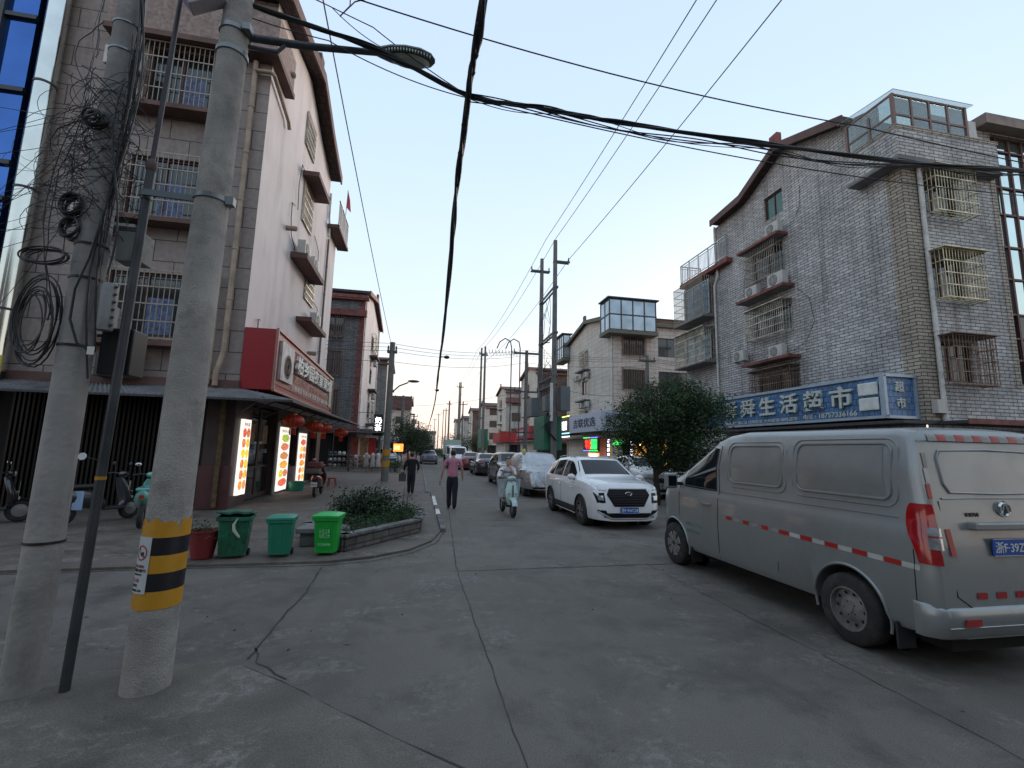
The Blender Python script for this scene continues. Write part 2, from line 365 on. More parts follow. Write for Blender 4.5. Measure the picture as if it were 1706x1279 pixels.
# kerb stones, some painted white or black
seq = [('k', .5), ('b', .5), ('k', .3), ('b', .9), ('w', 1.0), ('b', .9), ('w', 2.6), ('b', 1.6)]
y = 10.1; xs = lambda y: .56 - (y-10)*.006
for c_, l_ in seq:
    q = MB().box(xs(y)-.06, xs(y)+.05, y, y+l_-.02, -.02, .08).build('kerb', {'k': m_kerb, 'b': m_kblack, 'w': m_kwhite}[c_], bev=.01); struct(q); y += l_
q = MB().prism([(.39, 0), (.5, 0), (.28, 1), (.17, 1)], lambda a, b, c: (a-.1, y+c*122, b), -.02, .07).build('kerb', m_kerb, org=(0, 0, 0)); struct(q)
rk = random.Random(12)
for k in range(9):
    x_, y_ = rk.uniform(-.5, 5), rk.uniform(2.9, 9); a_ = rk.uniform(0, 3.14); P_ = [(x_, y_)]
    for _ in range(rk.randint(4, 9)): a_ += rk.gauss(0, .55); x_ += math.cos(a_)*rk.uniform(.12, .3); y_ += math.sin(a_)*rk.uniform(.12, .3); P_.append((x_, y_))
    struct(joint(P_, rk.uniform(.003, .007), .003).build('road_crack', m_joint, org=(0,0,0)))
lf = MB()
for _ in range(150):
    px_, py_ = (rk.uniform(-3.4, .3), rk.uniform(7.4, 8.3)) if rk.random() < .5 else (rk.uniform(-4.5, 6), rk.uniform(3, 16))
    z_ = .045 if (py_ > 7.75 and px_ < -.8) or (py_ > 9.3 and px_ < .3) else .008 if py_ > 4.4 else .03; a_ = rk.uniform(0, 6.28); l_ = rk.uniform(.012, .035); c_, s_ = math.cos(a_)*l_, math.sin(a_)*l_
    lf.add([(px_-c_, py_-s_, z_), (px_+s_*.4, py_-c_*.4, z_+.006), (px_+c_, py_+s_, z_+.003), (px_-s_*.4, py_+c_*.4, z_+.005)], [(0,1,2,3)])
o = lf.build('fallen_leaves', M('dry_leaf', (.10,.075,.045), var=.7, scale=3), org=(0,0,0), recalc=False); tag(o, 'dry fallen leaves and scraps scattered over the concrete', 'litter', kind='stuff')
# pebbles and litter on the concrete
mb = MB()
for _ in range(90):
    px_, py_ = rnd.uniform(-3.5, 4), rnd.uniform(2.4, 12); s_ = rnd.uniform(.004, .014)
    mb.sph((px_, py_, s_*.4+(.022 if py_ < 2.8 else .05 if (px_ < -1.5 and py_ > 7.6) else 0)), s_, 6, 4, (1, rnd.uniform(.7, 1.4), .6))
o = mb.build('gravel', M('pebble', (.10, .095, .09), var=.6, scale=1), org=(0,0,0)); tag(o, 'scattered grit and pebbles on the concrete', 'gravel', kind='stuff')
# ================================================================== shared building kit
m_glass = M('window_glass', (.035, .045, .05), rough=.06, var=.1, spec=.9, metal=.35)
m_glassblue = M('tinted_glass', (.05, .13, .38), rough=.04, metal=.85, var=.25, scale=.4)
m_glasssky = M('mirror_glass', (.62, .74, .73), rough=.05, metal=.95, var=.12, scale=.5)
m_frred = M('frame_red', (.085, .022, .018), rough=.5, var=.2)
m_frdark = M('frame_dark', (.03, .032, .036), rough=.45)
m_fralu = M('frame_aluminium', (.42, .42, .41), rough=.4, metal=.6)
m_steel = M('stainless_bars', (.48, .45, .38), rough=.38, metal=.75, var=.35, scale=3, dirt=.5, dscale=2)
m_steelred = M('rusty_bars', (.20, .13, .09), rough=.6, metal=.4, var=.4, scale=3)
m_steelpale = M('pale_bars', (.30, .26, .21), rough=.5, metal=.3, var=.25)
m_ledgered = M('ledge_red', (.19, .055, .045), rough=.7, var=.3, scale=3, dirt=.5)
m_ledgebrn = M('ledge_brown', (.115, .06, .048), rough=.7, var=.25, scale=2, dirt=.4)
m_soffit = M('ledge_grey', (.17, .16, .155), rough=.85, var=.2, dirt=.5)
m_pvc = M('pvc_pipe', (.62, .61, .58), rough=.5, var=.15, dirt=.4, dscale=4)
m_pvctan = M('pvc_pipe_tan', (.33, .25, .18), rough=.5, var=.2, dirt=.35, dscale=4)
m_cable = M('black_cable', (.012, .012, .013), rough=.5)
m_curt = M('curtain_blue', (.12, .16, .28), rough=.8, var=.5, scale=14)
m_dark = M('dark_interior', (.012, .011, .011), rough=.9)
m_white = M('white_wall', (.60, .555, .54), rough=.75, var=.06, scale=.7, bump=.1, bscale=8, dirt=.38, dcol=(.27,.22,.20), dscale=1.1, streak=1)
m_cream = brick('cream_tile', (.62,.57,.49), (.57,.52,.45), (.25,.23,.2), .9, .45, .012, .0, stain=.25, bump=.2)
m_tan = brick('tan_tile', (.29,.235,.21), (.26,.21,.187), (.05,.042,.038), 1.05, .60, .014, .5, stain=.3, bump=.3, rough=.55)
m_pink = brick('pink_tile', (.60,.52,.46), (.55,.48,.425), (.12,.1,.09), .8, .40, .012, .5, stain=.25, bump=.2)
m_grey = brick('grey_stone_brick', (.60,.585,.565), (.43,.42,.405), (.15,.145,.14), .42, .125, .016, .5, stain=.45, bump=.9)
m_quoin = brick('quoin_brick', (.46,.40,.32), (.37,.32,.26), (.07,.06,.05), .42, .125, .016, .5, stain=.3, bump=.9)
m_teal = brick('slate_brick', (.22,.215,.205), (.15,.15,.145), (.055,.05,.05), .4, .12, .014, .5, stain=.4, bump=.7)
m_brown = brick('brown_brick', (.20,.13,.095), (.13,.085,.065), (.05,.04,.035), .4, .13, .014, .5, stain=.4, bump=.6)
m_roof = brick('roof_tile', (.085,.05,.045), (.06,.04,.036), (.02,.015,.015), .25, .3, .02, .5, stain=.3)
def wall(mb, F, a0, a1, z0, z1, ops=(), dep=.16):
    A = sorted({a0, a1}|{v for o in ops for v in o[:2] if a0 < v < a1}); Z = sorted({z0, z1}|{v for o in ops for v in o[2:4] if z0 < v < z1})
    for i in range(len(A)-1):
        for j in range(len(Z)-1):
            ca, cz = (A[i]+A[i+1])/2, (Z[j]+Z[j+1])/2
            if any(o[0] < ca < o[1] and o[2] < cz < o[3] for o in ops): continue
            mb.quad(F(A[i], 0, Z[j]), F(A[i+1], 0, Z[j]), F(A[i+1], 0, Z[j+1]), F(A[i], 0, Z[j+1]))
    for o in ops:
        p = [(o[0], o[2]), (o[1], o[2]), (o[1], o[3]), (o[0], o[3])]
        for k in range(4):
            q, r = p[k], p[(k+1)%4]
            mb.quad(F(q[0], 0, q[1]), F(r[0], 0, r[1]), F(r[0], -dep, r[1]), F(q[0], -dep, q[1]))
def window(root, F, a0, a1, z0, z1, fm, gm=None, nv=2, nh=0, dep=.13, fw=.06, name='window', curtain=None, label=None):
    mb = MB()
    mb.fbox(F, a0, a1, -dep, -dep+.06, z0, z0+fw); mb.fbox(F, a0, a1, -dep, -dep+.06, z1-fw, z1)
    mb.fbox(F, a0, a0+fw, -dep, -dep+.06, z0+fw, z1-fw); mb.fbox(F, a1-fw, a1, -dep, -dep+.06, z0+fw, z1-fw)
    for i in range(1, nv):
        a = a0+(a1-a0)*i/nv; mb.fbox(F, a-.025, a+.025, -dep, -dep+.055, z0+fw, z1-fw)
    for i in range(1, nh+1):
        z = z0+(z1-z0)*i/(nh+1); mb.fbox(F, a0+fw, a1-fw, -dep+.002, -dep+.05, z-.022, z+.022)
    w_ = mb.build(name, fm, root)
    if label: w_['label'] = label
    MB().fbox(F, a0+.02, a1-.02, -dep-.02, -dep+.015, z0+.02, z1-.02).build('pane', gm or m_glass, w_)
    if curtain:
        r = random.Random(int(a0*10+z0*7)); mb = MB(); am = a0+(a1-a0)*r.uniform(.3, .5)
        mb.fbox(F, am, am+(a1-a0)*.35, -dep+.018, -dep+.03, z0+.08, z0+(z1-z0)*.62); mb.build('curtain', curtain, w_)
    return w_
def cage(parent, F, a0, a1, z0, z1, d=.45, mat=None, sp=.115, rows=4, t=.02, top=None, full_side=True, b0=.012):
    """welded security grille standing d out from the wall"""
    mb = MB(); k = max(2, int((a1-a0)/sp)); b1 = b0+d
    for i in range(k+1):
        a = a0+(a1-a0)*i/k; mb.fbox(F, a-t/2, a+t/2, b1-t, b1, z0, z1)
    ks = max(1, int(d/.13))
    for a in (a0, a1):
        for i in range(ks):
            b = b0+(d-t)*i/ks; mb.fbox(F, a-t/2, a+t/2, b, b+t, z0, z1)
    for i in range(rows+1):
        z = z0+(z1-z0)*i/rows; mb.fbox(F, a0-.012, a1+.012, b1, b1+.012, z-.016, z+.016)
        for a, s in ((a0, -1), (a1, 1)): mb.fbox(F, a+s*.010, a+s*.022, b0, b1, z-.016, z+.016)
    for i in range(0, k+1, 2):
        a = a0+(a1-a0)*i/k; mb.fbox(F, a-t/2, a+t/2, b0, b1-t, z0-.014, z0+.006)
    for i in range(1, 4): 
        b = b0+d*i/4; mb.fbox(F, a0, a1, b-.01, b+.01, z0+.008, z0+.024)
    if top: mb.fbox(F, a0-.08, a1+.08, b0, b1+.12, z1+.02, z1+.05)
    return mb.build('security_grille', mat or m_steel, parent)
def ledge(root, F, a0, a1, z, d=.62, th=.12, mat=None, edge=None):
    mb = MB(); mb.fbox(F, a0, a1, 0, d, z, z+th); o = mb.build('ledge', [mat or m_soffit], root)
    if edge: 
        e = MB(); e.fbox(F, a0-.01, a1+.01, d-.03, d+.012, z-.01, z+th+.02); e.fbox(F, a0-.012, a0+.03, 0.01, d-.03, z-.01, z+th+.02); e.fbox(F, a1-.03, a1+.012, 0.01, d-.03, z-.01, z+th+.02); e.build('trim', edge, o)
    return o
def pipe(root, pts, mat=None, r=.055, name='downpipe', collars=True):
    mb = MB(); mb.tube(pts, r, 10)
    if collars:
        for i in range(len(pts)-1):
            a, b = Vector(pts[i]), Vector(pts[i+1]); n = int((b-a).length/1.6)
            for k in range(1, n+1):
                p = a.lerp(b, k/(n+1)); d = (b-a).normalized()*.03; mb.tube([p-d, p+d], r*1.22, 10)
    return mb.build(name, mat or m_pvc, root, smooth=True)
# air conditioner outdoor unit, local frame: grille looks to -y, base at z 0
m_acw = M('ac_white', (.50, .49, .46), rough=.5, var=.1, dirt=.45, dscale=3)
m_acd = M('ac_dark', (.04, .04, .042), rough=.6)
def make_ac():
    r = thing('air_conditioner', 'x', 'air conditioner')
    MB().box(-.41, .41, -.14, .14, .04, .58).build('casing', m_acw, r, bev=.02)
    mb = MB()
    for k in range(5): mb.lathe([(.05+.038*k, -.155), (.062+.038*k, -.155), (.062+.038*k, -.142), (.05+.038*k, -.142), (.05+.038*k, -.155)], (-.1, 0, .31), 'y', 24)
    for a in range(6):
        c, s = math.cos(a*math.pi/6)*.225, math.sin(a*math.pi/6)*.225; mb.bar((-.1-c, -.156, .31-s), (-.1+c, -.156, .31+s), .008, .008)
    mb.build('fan_guard', m_acw, r)
    mb = MB(); mb.lathe([(.232, -.1425), (.232, -.146), (.0001, -.146)], (-.1, 0, .31), 'y', 24); mb.build('fan', m_acd, r)
    MB().box(-.33, -.27, -.16, .16, 0, .045).build('foot', m_acd, r); MB().box(.27, .33, -.16, .16, 0, .045).build('foot', m_acd, r)
    MB().box(.2, .37, -.146, -.141, .12, .5).build('panel', m_acw, r, bev=.004)
    return r
AC0 = make_ac(); AC0_used = [False]
def ac(x, y, z, rz, label, group=None, sc=1.):
    o = AC0 if not AC0_used[0] else dup(AC0); AC0_used[0] = True
    o.location = (x, y, z); o.rotation_euler = (0, 0, rad(rz)); o.scale = (sc, sc, sc); o['label'] = label
    if group: o['group'] = group
    elif 'group' in o: del o['group']
    return o
def hose(root, pts, r=.014): # refrigerant line
    return pipe(root, pts, m_cable, r, 'hose', False)
def gable_roof(root, xa, xb, ys, zs, th=.22, mat=None, fas=None, out=.4):
    """roof profile in (y,z) points, extruded in x from xa to xb; fascia board on the end xa"""
    n = len(ys); poly = [(ys[i], zs[i]) for i in range(n)]+[(ys[i], zs[i]-th) for i in reversed(range(n))]
    r = MB().prism(poly, lambda a, b, c: (b, a, c), xa, xb).build('roof', mat or m_roof, root)
    s = 1 if xa > xb else -1; fb = MB()
    poly2 = [(ys[i], zs[i]+.05) for i in range(n)]+[(ys[i], zs[i]-th-.12) for i in reversed(range(n))]
    fb.prism(poly2, lambda a, b, c: (b, a, c), xa+s*.003, xa+s*.07).build('fascia', fas or m_ledgebrn, r)
    return r
def railing(root, pts, h=1.0, mat=None, sp=.12):
    mb = MB()
    for i in range(len(pts)-1):
        a, b = Vector(pts[i]), Vector(pts[i+1]); U = Vector((0, 0, 1))
        mb.bar(a+U*h, b+U*h, .06); mb.bar(a+U*.12, b+U*.12, .04); mb.bar(a+U*(h-.15), b+U*(h-.15), .03)
        n = int((b-a).length/sp)
        for k in range(n+1):
            p = a.lerp(b, k/n); mb.bar(p+U*(.12 if k % 8 else 0), p+U*(h-.15 if k % 8 else h), .022 if k % 8 else .05)
    return mb.build('railing', mat or m_fralu, root)

# ================================================================== restaurant building, left
LB = thing('restaurant_building', 'tall tan tiled house with blank white side wall, carrying the red restaurant sign', 'building', (-4.9, 13.6, 0))
FF = frame((0, 13.6, 0), '-y'); GF = frame((-4.9, 0, 0), '+x')
ops = [(-8.35, -6.5, 4.5, 6.25), (-8.25, -6.45, 7.85, 9.6), (-8.1, -6.4, 11.15, 12.95)]
wb = MB(); wall(wb, FF, -10.4, -4.9, 3.2, 15.1, ops); wb.build('front_wall', m_tan, LB)
gb = MB(); wins = [(17.4, 18.9, 4.2+.9, 6.0), (17.6, 19.0, 7.4, 9.15), (17.5, 18.9, 10.5, 12.1), (17.5, 18.7, 13.7, 14.7)]
wins = [(19.2, 20.6, 7.6, 8.95), (17.9, 19.3, 10.3, 11.9), (17.5, 18.8, 13.2, 14.5)]
wall(gb, GF, 13.6, 22.3, 3.0, 14.6, wins)
gb.add([(-4.9, 13.6, 14.6), (-4.9, 22.3, 14.6), (-4.9, 20, 15.1), (-4.9, 17.7, 16.0), (-4.9, 13.6, 15.15)], [(0, 1, 2, 3, 4)])
wall(gb, GF, 22.3, 24.6, 3.0, 12.3, [])
gb.quad((-4.9, 24.6, 0), (-14, 24.6, 0), (-14, 24.6, 12.3), (-4.9, 24.6, 12.3)); gb.quad((-4.9, 22.3, 12.3), (-14, 22.3, 12.3), (-14, 22.3, 14.7), (-4.9, 22.3, 14.7)); gb.quad((-4.9, 22.3, 12.3), (-4.9, 24.6, 12.3), (-14, 24.6, 12.3), (-14, 22.3, 12.3))
gb.build('side_wall', m_white, LB)
gable_roof(LB, -4.45, -14, [13.25, 17.7, 20.1, 22.35], [15.3, 16.35, 15.4, 14.75])
MB().box(-4.8, -4.55, 17.45, 17.95, 16.35, 17.1).build('ridge_ornament', m_ledgebrn, LB)
for i, o_ in enumerate(ops):
    w_ = window(LB, FF, *o_, m_frred, nv=2, curtain=m_curt)
    cage(w_, FF, o_[0]-.05, o_[1]+.05, o_[2]-.1, o_[3], d=.26, mat=m_steelpale, rows=4, sp=.125, t=.017)
    ledge(LB, FF, o_[0]-.3, o_[1]+.25, o_[2]-.32, d=.5, th=.13, mat=m_ledgebrn)
for i, o_ in enumerate(wins):
    w_ = window(LB, GF, *o_, m_frred, nv=2)
    cage(w_, GF, o_[0], o_[1], o_[2], o_[3], d=.06, mat=m_steel, rows=5, sp=.12, t=.022)
# canopy slab that wraps the corner at third-floor level, hood and ledges on the white wall
MB().box(-9.1, -4.62, 13.15, 13.6, 13.0, 13.16).box(-4.9, -4.62, 13.6, 14.95, 13.0, 13.16).build('canopy', m_ledgebrn, LB)
MB().box(-9.05, -4.66, 13.2, 13.6, 13.16, 14.3).box(-4.9, -4.66, 13.6, 14.9, 13.16, 14.3).build('parapet', M('rough_stone', (.26,.20,.18), rough=.9, var=.3, scale=9, bump=1, bscale=10), LB)
ledge(LB, GF, 17.6, 19.7, 11.95, d=.6, th=.18, mat=m_ledgebrn)
ledge(LB, GF, 17.0, 19.9, 8.55-.15, d=.58, th=.2, mat=m_ledgebrn); ledge(LB, GF, 18.4, 21.2, 6.45, d=.58, th=.16, mat=m_ledgebrn)
pipe(LB, [(-5.3, 13.45, 12.9), (-5.3, 13.45, 4.2), (-5.42, 13.42, 3.6), (-5.42, 13.42, 3.25)], m_pvctan, .07)
pipe(LB, [(-5.3, 13.42, 12.6), (-4.85, 13.40, 12.6), (-4.78, 13.5, 12.58), (-4.78, 15.1, 12.3), (-4.78, 15.25, 12.1)], m_pvctan, .06, collars=False)
pipe(LB, [(-5.75, 13.47, 6.3), (-5.6, 13.45, 6.3), (-5.6, 13.45, 3.3)], m_pvctan, .045)
pipe(LB, [(-4.82, 22.5, 11.6), (-4.82, 22.5, 3.3)], M('pipe_brown', (.13,.10,.09), rough=.5), .05)
pipe(LB, [(-4.82, 22.2, 13.8), (-4.82, 22.2, 12.6), (-4.82, 22.45, 12.2), (-4.82, 22.45, 11.7)], m_pvc, .05, collars=False)
# vents
for (y_, z_) in ((16.3, 9.15), (21.0, 12.9), (20.6, 5.6), (23.2, 5.2), (14.6, 13.6)):
    MB().lathe([(.09, 0), (.09, .35), (.075, .35), (.075, .05), (.001, .05)], (-4.91, y_, z_), 'x', 14).build('vent_pipe', m_pvctan, LB, smooth=True)
hose(LB, [(-4.86, 16.9, 10.3), (-4.84, 16.5, 10.2), (-4.82, 16.45, 9.6), (-4.84, 16.7, 9.1), (-4.84, 17.3, 8.8)])
hose(LB, [(-4.86, 20.0, 10.6), (-4.82, 20.7, 10.2), (-4.82, 20.8, 9.3), (-4.84, 20.2, 8.7)]); hose(LB, [(-4.86, 20.4, 7.9), (-4.82, 21.3, 7.8), (-4.82, 21.5, 7.2), (-4.84, 21, 6.8)])
hose(LB, [(-4.86, 14.6, 5.4), (-4.82, 14.3, 5.35), (-4.82, 14.35, 5.0), (-4.86, 14.4, 4.8)])
hose(LB, [(-4.86, 18.3, 12.1), (-4.82, 17.2, 12.1), (-4.82, 17.0, 11.2), (-4.84, 17.2, 10.3)])
ac(-4.6, 17.6, 8.6, 90, 'white air conditioner nearer of two on the upper brown ledge of the white wall'); ac(-4.6, 19.1, 8.6, 90, 'white air conditioner farther of two on the upper brown ledge of the white wall')
ac(-4.6, 20.2, 6.61, 90, 'white air conditioner on the lower brown ledge just above the red restaurant sign')
ac(-8.25, 13.3, 4.5, 0, 'old white air conditioner beside the barred second storey window behind the left pole', sc=1.1)
ac(-8.75, 13.3, 7.4, 0, 'white air conditioner beside the barred third storey window of the tan facade'); ac(-8.45, 13.15, 11.75, 0, 'dusty white air conditioner high on the tan facade, at the top storey')
for z_ in (4.4, 7.3): MB().box(-8.9, -7.6, 13.1, 13.59, z_-.02, z_+.06).build('ledge', m_soffit, LB)
MB().box(-4.9, -4.35, 22.3, 25.1, 12.15, 12.32).build('terrace_slab', m_ledgebrn, LB)
railing(LB, [(-5.1, 25.0, 12.32), (-4.42, 25.0, 12.32), (-4.42, 22.4, 12.32)], 1.25, m_fralu)
# ground floor: dark shop front under the awning
gf = MB(); door = (14.85, 17.35, .06, 2.9); w1 = (19.15, 20.25, .9, 2.7)
wall(gf, GF, 13.6, 24.6, 0, 3.0, [door, w1, (22.0, 23.8, .06, 2.7)], .3); 
gf.build('shop_front', M('shop_wall', (.075,.05,.05), rough=.5, var=.25, dirt=.3), LB)
m_shopglass = M('shop_glass', (.02,.018,.016), rough=.05, spec=.8, var=.1)
MB().fbox(GF, 14.85, 17.35, -.32, -.3, 0, 2.9).build('backing', m_dark, LB)
for a0, a1, z0, z1 in ((14.9, 16.1, .08, 2.85), (16.12, 17.3, .08, 2.85)):
    d_ = MB(); 
    for q in ((a0, a0+.07, z0, z1), (a1-.07, a1, z0, z1), (a0+.07, a1-.07, z0, z0+.12), (a0+.07, a1-.07, z1-.07, z1), (a0+.07, a1-.07, 1.0, 1.06)): d_.fbox(GF, q[0], q[1], -.2, -.15, q[2], q[3])
    d_ = d_.build('door', M('door_frame', (.05,.035,.03), rough=.4), LB); MB().fbox(GF, a0+.05, a1-.05, -.19, -.17, z0+.1, z1-.05).build('pane', m_shopglass, d_)
    MB().fbox(GF, (a0+a1)/2-.22, (a0+a1)/2+.22, -.168, -.165, 1.75, 2.35).build('sticker', M('sticker_tan', (.30,.2,.12), var=.5, scale=9), d_)
    lettering('欢迎光临', M('sticker_pale', (.35,.4,.42)), d_, GF((a0+a1)/2-.3, -.166, 1.45), (0,1,0), (0,0,1), w=.6, ext=.002)
window(LB, GF, *w1, M('door_frame', ()), m_shopglass, nv=2, dep=.2); window(LB, GF, 22.0, 23.8, .06, 2.7, MC['door_frame'], m_shopglass, nv=2, dep=.2)
MB().fbox(GF, 17.3, 17.55, .002, .05, .05, 2.5).build('door_post', m_fralu, LB)
ff2 = MB(); wall(ff2, FF, -5.6, -4.9, 0, 3.2, []); ff2.build('corner_pillar', M('pillar_brown', (.06,.035,.035), rough=.5, var=.3, dirt=.3), LB)
MB().box(-5.62, -4.86, 13.52, 13.62, .05, 1.15).build('plinth', M('plinth_maroon', (.09,.035,.035), rough=.4, var=.2), LB)
sh = MB(); x_ = -10.4
while x_ < -5.6: sh.box(x_, x_+.05, 14.18, 14.25, 0, 3.1); x_ += .11
sh.box(-10.4, -5.6, 14.25, 14.3, 0, 3.2); sh.box(-10.4, -5.6, 13.6, 14.3, 3.15, 3.2)
sh.build('roller_shutter', M('shutter', (.007,.006,.005), rough=.5, metal=.3, var=.4, scale=2), LB)
pipe(LB, [(-5.15, 13.45, .1), (-5.15, 13.45, 3.2)], M('rust_pipe', (.11,.07,.03), rough=.7, var=.5, scale=9), .06)
# corrugated awning around the corner
aw = MB(); zi, zo = 3.22, 2.86
def corr(p0, p1, q0, q1, n):   # p = inner edge, q = outer edge
    vs = []; fs = []
    for i in range(n+1):
        t = i/n; h = .016*math.sin(i*math.pi/2*1.0+.4)
        a = Vector(p0).lerp(Vector(p1), t); b = Vector(q0).lerp(Vector(q1), t); a.z += h; b.z += h; vs += [a, b, a-Vector((0,0,.012)), b-Vector((0,0,.012))]
    for i in range(n): fs += [(4*i, 4*i+4, 4*i+5, 4*i+1), (4*i+2, 4*i+3, 4*i+7, 4*i+6), (4*i+1, 4*i+5, 4*i+7, 4*i+3)]
    aw.add(vs, fs)
corr((-10.6, 13.58, zi), (-4.9, 13.58, zi), (-10.6, 12.4, zo), (-3.2, 12.4, zo), 260); corr((-4.88, 13.6, zi), (-4.88, 25.6, zi), (-3.2, 12.4, zo), (-3.2, 25.6, zo), 420)
A_ = aw.build('awning', M('awning_metal', (.17,.17,.175), rough=.5, metal=.2, var=.3, scale=2, dirt=.5), LB)
fr = MB(); 
for yy in [12.45]+[13.6+1.7*k for k in range(8)]:
    fr.bar((-4.88, max(13.6, yy), zi-.06), (-3.22, yy, zo-.05), .04); 
    fr.bar((-4.88, max(13.6, yy), 2.5), (-3.9, yy, zo+.05), .03)
for xx in (-10, -8.5, -7, -5.5, -4.4): fr.bar((xx, 13.58, zi-.06), (xx, 12.42, zo-.05), .04)
fr.bar((-10.6, 12.42, zo-.03), (-3.2, 12.42, zo-.03), .05); fr.bar((-3.22, 12.42, zo-.03), (-3.22, 25.6, zo-.03), .05); fr.bar((-4.0, 12.9, zi-.2), (-4.0, 25.5, zi-.2), .03)
fr.build('awning_frame', m_acd, LB)
MB().box(-10.5, -4.86, 13.50, 13.6, 3.2, 3.42).build('band', m_ledgebrn, LB)
for k in range(2):
    MB().box(-8.1-.0, -7.2, 13.18, 13.58, 3.35, 3.95).build('equipment_box', m_acd, LB, bev=.02) if k == 0 else None

# restaurant sign box
m_signred = M('sign_red', (.26, .008, .012), rough=.4, var=.08)
SG = thing('restaurant_sign', 'red box sign with white Chinese characters wrapping off the white wall', 'sign', (-4.5, 13.6, 3.2))
P_ = [(13.56, 3.22), (21.9, 3.16), (21.9, 4.72), (13.56, 4.92)]
MB().prism(P_, lambda a, b, c: (b, a, c), -4.88, -4.05).build('box', m_signred, SG)
m_fr2 = M('sign_frame', (.30,.16,.14), rough=.4, metal=.3)
fb = MB()
for i in range(4):
    p, q = P_[i], P_[(i+1)%4]; fb.bar((-4.03, p[0], p[1]), (-4.03, q[0], q[1]), .07)
fb.build('frame', m_fr2, SG)
m_signface = M('sign_face', (.24,.045,.04), rough=.35, var=.25, scale=1.5)
MB().prism([(13.7, 3.4), (21.8, 3.3), (21.8, 4.62), (13.7, 4.8)], lambda a, b, c: (b, a, c), -4.05, -4.03).build('face', m_signface, SG)
m_photo = M('sign_photo', (.42,.40,.40), rough=.4, var=.3, scale=4)
pp_ = MB().prism([(13.85, 3.55), (15.1, 3.55), (15.1, 4.62), (13.85, 4.66)], lambda a, b, c: (b, a, c), -4.028, -3.95).build('picture_panel', m_photo, SG)
rg = MB()
for r_, c_ in ((.36, 0), (.3, 0), (.2, 0), (.12, 0)): rg.lathe([(r_, 0), (r_, .008), (r_-.025, .008), (r_-.025, 0)], (-3.95, 14.5, 4.0), 'x', 28)
rg.build('bowl_emblem', M('emblem', (.30,.22,.18), var=.3), pp_)
pnl = MB().prism([(21.15, 3.4), (21.7, 3.38), (21.7, 4.6), (21.15, 4.62)], lambda a, b, c: (b, a, c), -4.028, -4.0).build('picture_panel', M('panel_green', (.30,.34,.26), rough=.4, var=.3), SG)
m_letw = M('letter_white', (.72,.69,.62), rough=.4, var=.05)
m_lettop = M('letter_pink', (.62,.40,.36), rough=.4)
for k, ch in enumerate('柏乡园农家菜馆'):
    y0 = 15.45+k*.80; zt = 4.62-.024*(y0-15); MB().prism([(y0-.06, 3.95), (y0+.78, 3.95), (y0+.78, zt+.03), (y0-.06, zt+.05)], lambda a, b, c: (b, a, c), -4.029, -4.012).build('letter_panel', M('letter_back', (.10,.03,.03), var=.2), SG)
    lettering(ch, m_letw, SG, (-3.96, y0, 3.98), (0, 1, 0), (0, 0, 1), w=.70, h=zt-4.04, ext=.05, bold=.012)
MB().box(-4.028, -3.99, 15.17, 15.4, 4.28, 4.58).build('seal', M('seal_orange', (.45,.10,.05)), SG)
lettering('酒席预订', M('letter_gold', (.62,.36,.28)), SG, (-4.01, 15.5, 3.68), (0,1,0), (0,0,1), w=2.0, h=.22, ext=.004)
lettering('家常小炒 特色烧烤', MC['letter_gold'], SG, (-4.01, 17.8, 3.66), (0,1,0), (0,0,1), w=3.1, h=.2, ext=.004)
lettering('订餐电话 各类小吃 炒菜 酒水 海鲜 饮料', m_letw, SG, (-4.01, 15.3, 3.42), (0,1,0), (0,0,1), w=5.7, h=.17, ext=.004)

# backlit menu boards
def menu(y0, y1, z0, z1, seed, label):
    r = random.Random(seed); T = thing('menu_board', label, 'menu board', (-4.85, y0, z0), 'backlit menu boards by the restaurant door')
    MB().box(-4.9, -4.83, y0, y1, z0, z1).build('light_panel', M('lightbox', (1., .95, .86), emit=.5, var=0), T)
    n = 6; h = (z1-z0-.35)/n; cols = [(.9,.35,.08), (.95,.62,.08), (.72,.22,.12), (.35,.55,.10), (.95,.75,.10), (.8,.15,.08)]
    for i in range(n):
        zc = z0+.12+h*(i+.5)
        two = r.random() < .6
        for q in range(2 if two else 1):
            yc = y0+(y1-y0)*((.27+.46*q) if two else .5); rr = h*.47; ry = (y1-y0)*(.225 if two else .42); c = cols[r.randrange(6)]; c2 = cols[r.randrange(6)]
            m = M('dish_%d_%d' % (cols.index(c), cols.index(c2)), c, rough=.5, var=.75, scale=26, emit=.45, dirt=1., dcol=c2, dscale=13)
            mb = MB(); vs = []; k = 14
            for j in range(k):
                a = 6.283*j/k; qq = r.uniform(.88, 1.06); vs.append((yc+math.cos(a)*ry*qq, zc+math.sin(a)*rr*qq))
            mb.prism(vs, lambda a, b, c: (b, a, c), -4.829, -4.822); mb.build('dish_picture', m, T)
    lettering('特色菜', M('menu_text', (.4,.12,.08)), T, (-4.826, y0+.1, z1-.19), (0,1,0), (0,0,1), w=(y1-y0)-.2, h=.1, ext=.002)
    MB().box(-4.91, -4.84, y1+.005, y1+.05, z0-.04, z1+.02).build('frame', m_fralu, T)
menu(14.02, 14.64, .34, 2.42, 1, 'lit menu board of food pictures nearest the street corner, left of the dark glass door')
menu(17.65, 18.85, .12, 2.36, 5, 'lit menu board of food pictures in the middle, just right of the dark glass door')
menu(20.4, 21.45, .16, 2.22, 9, 'lit menu board of food pictures farthest along the shop front')
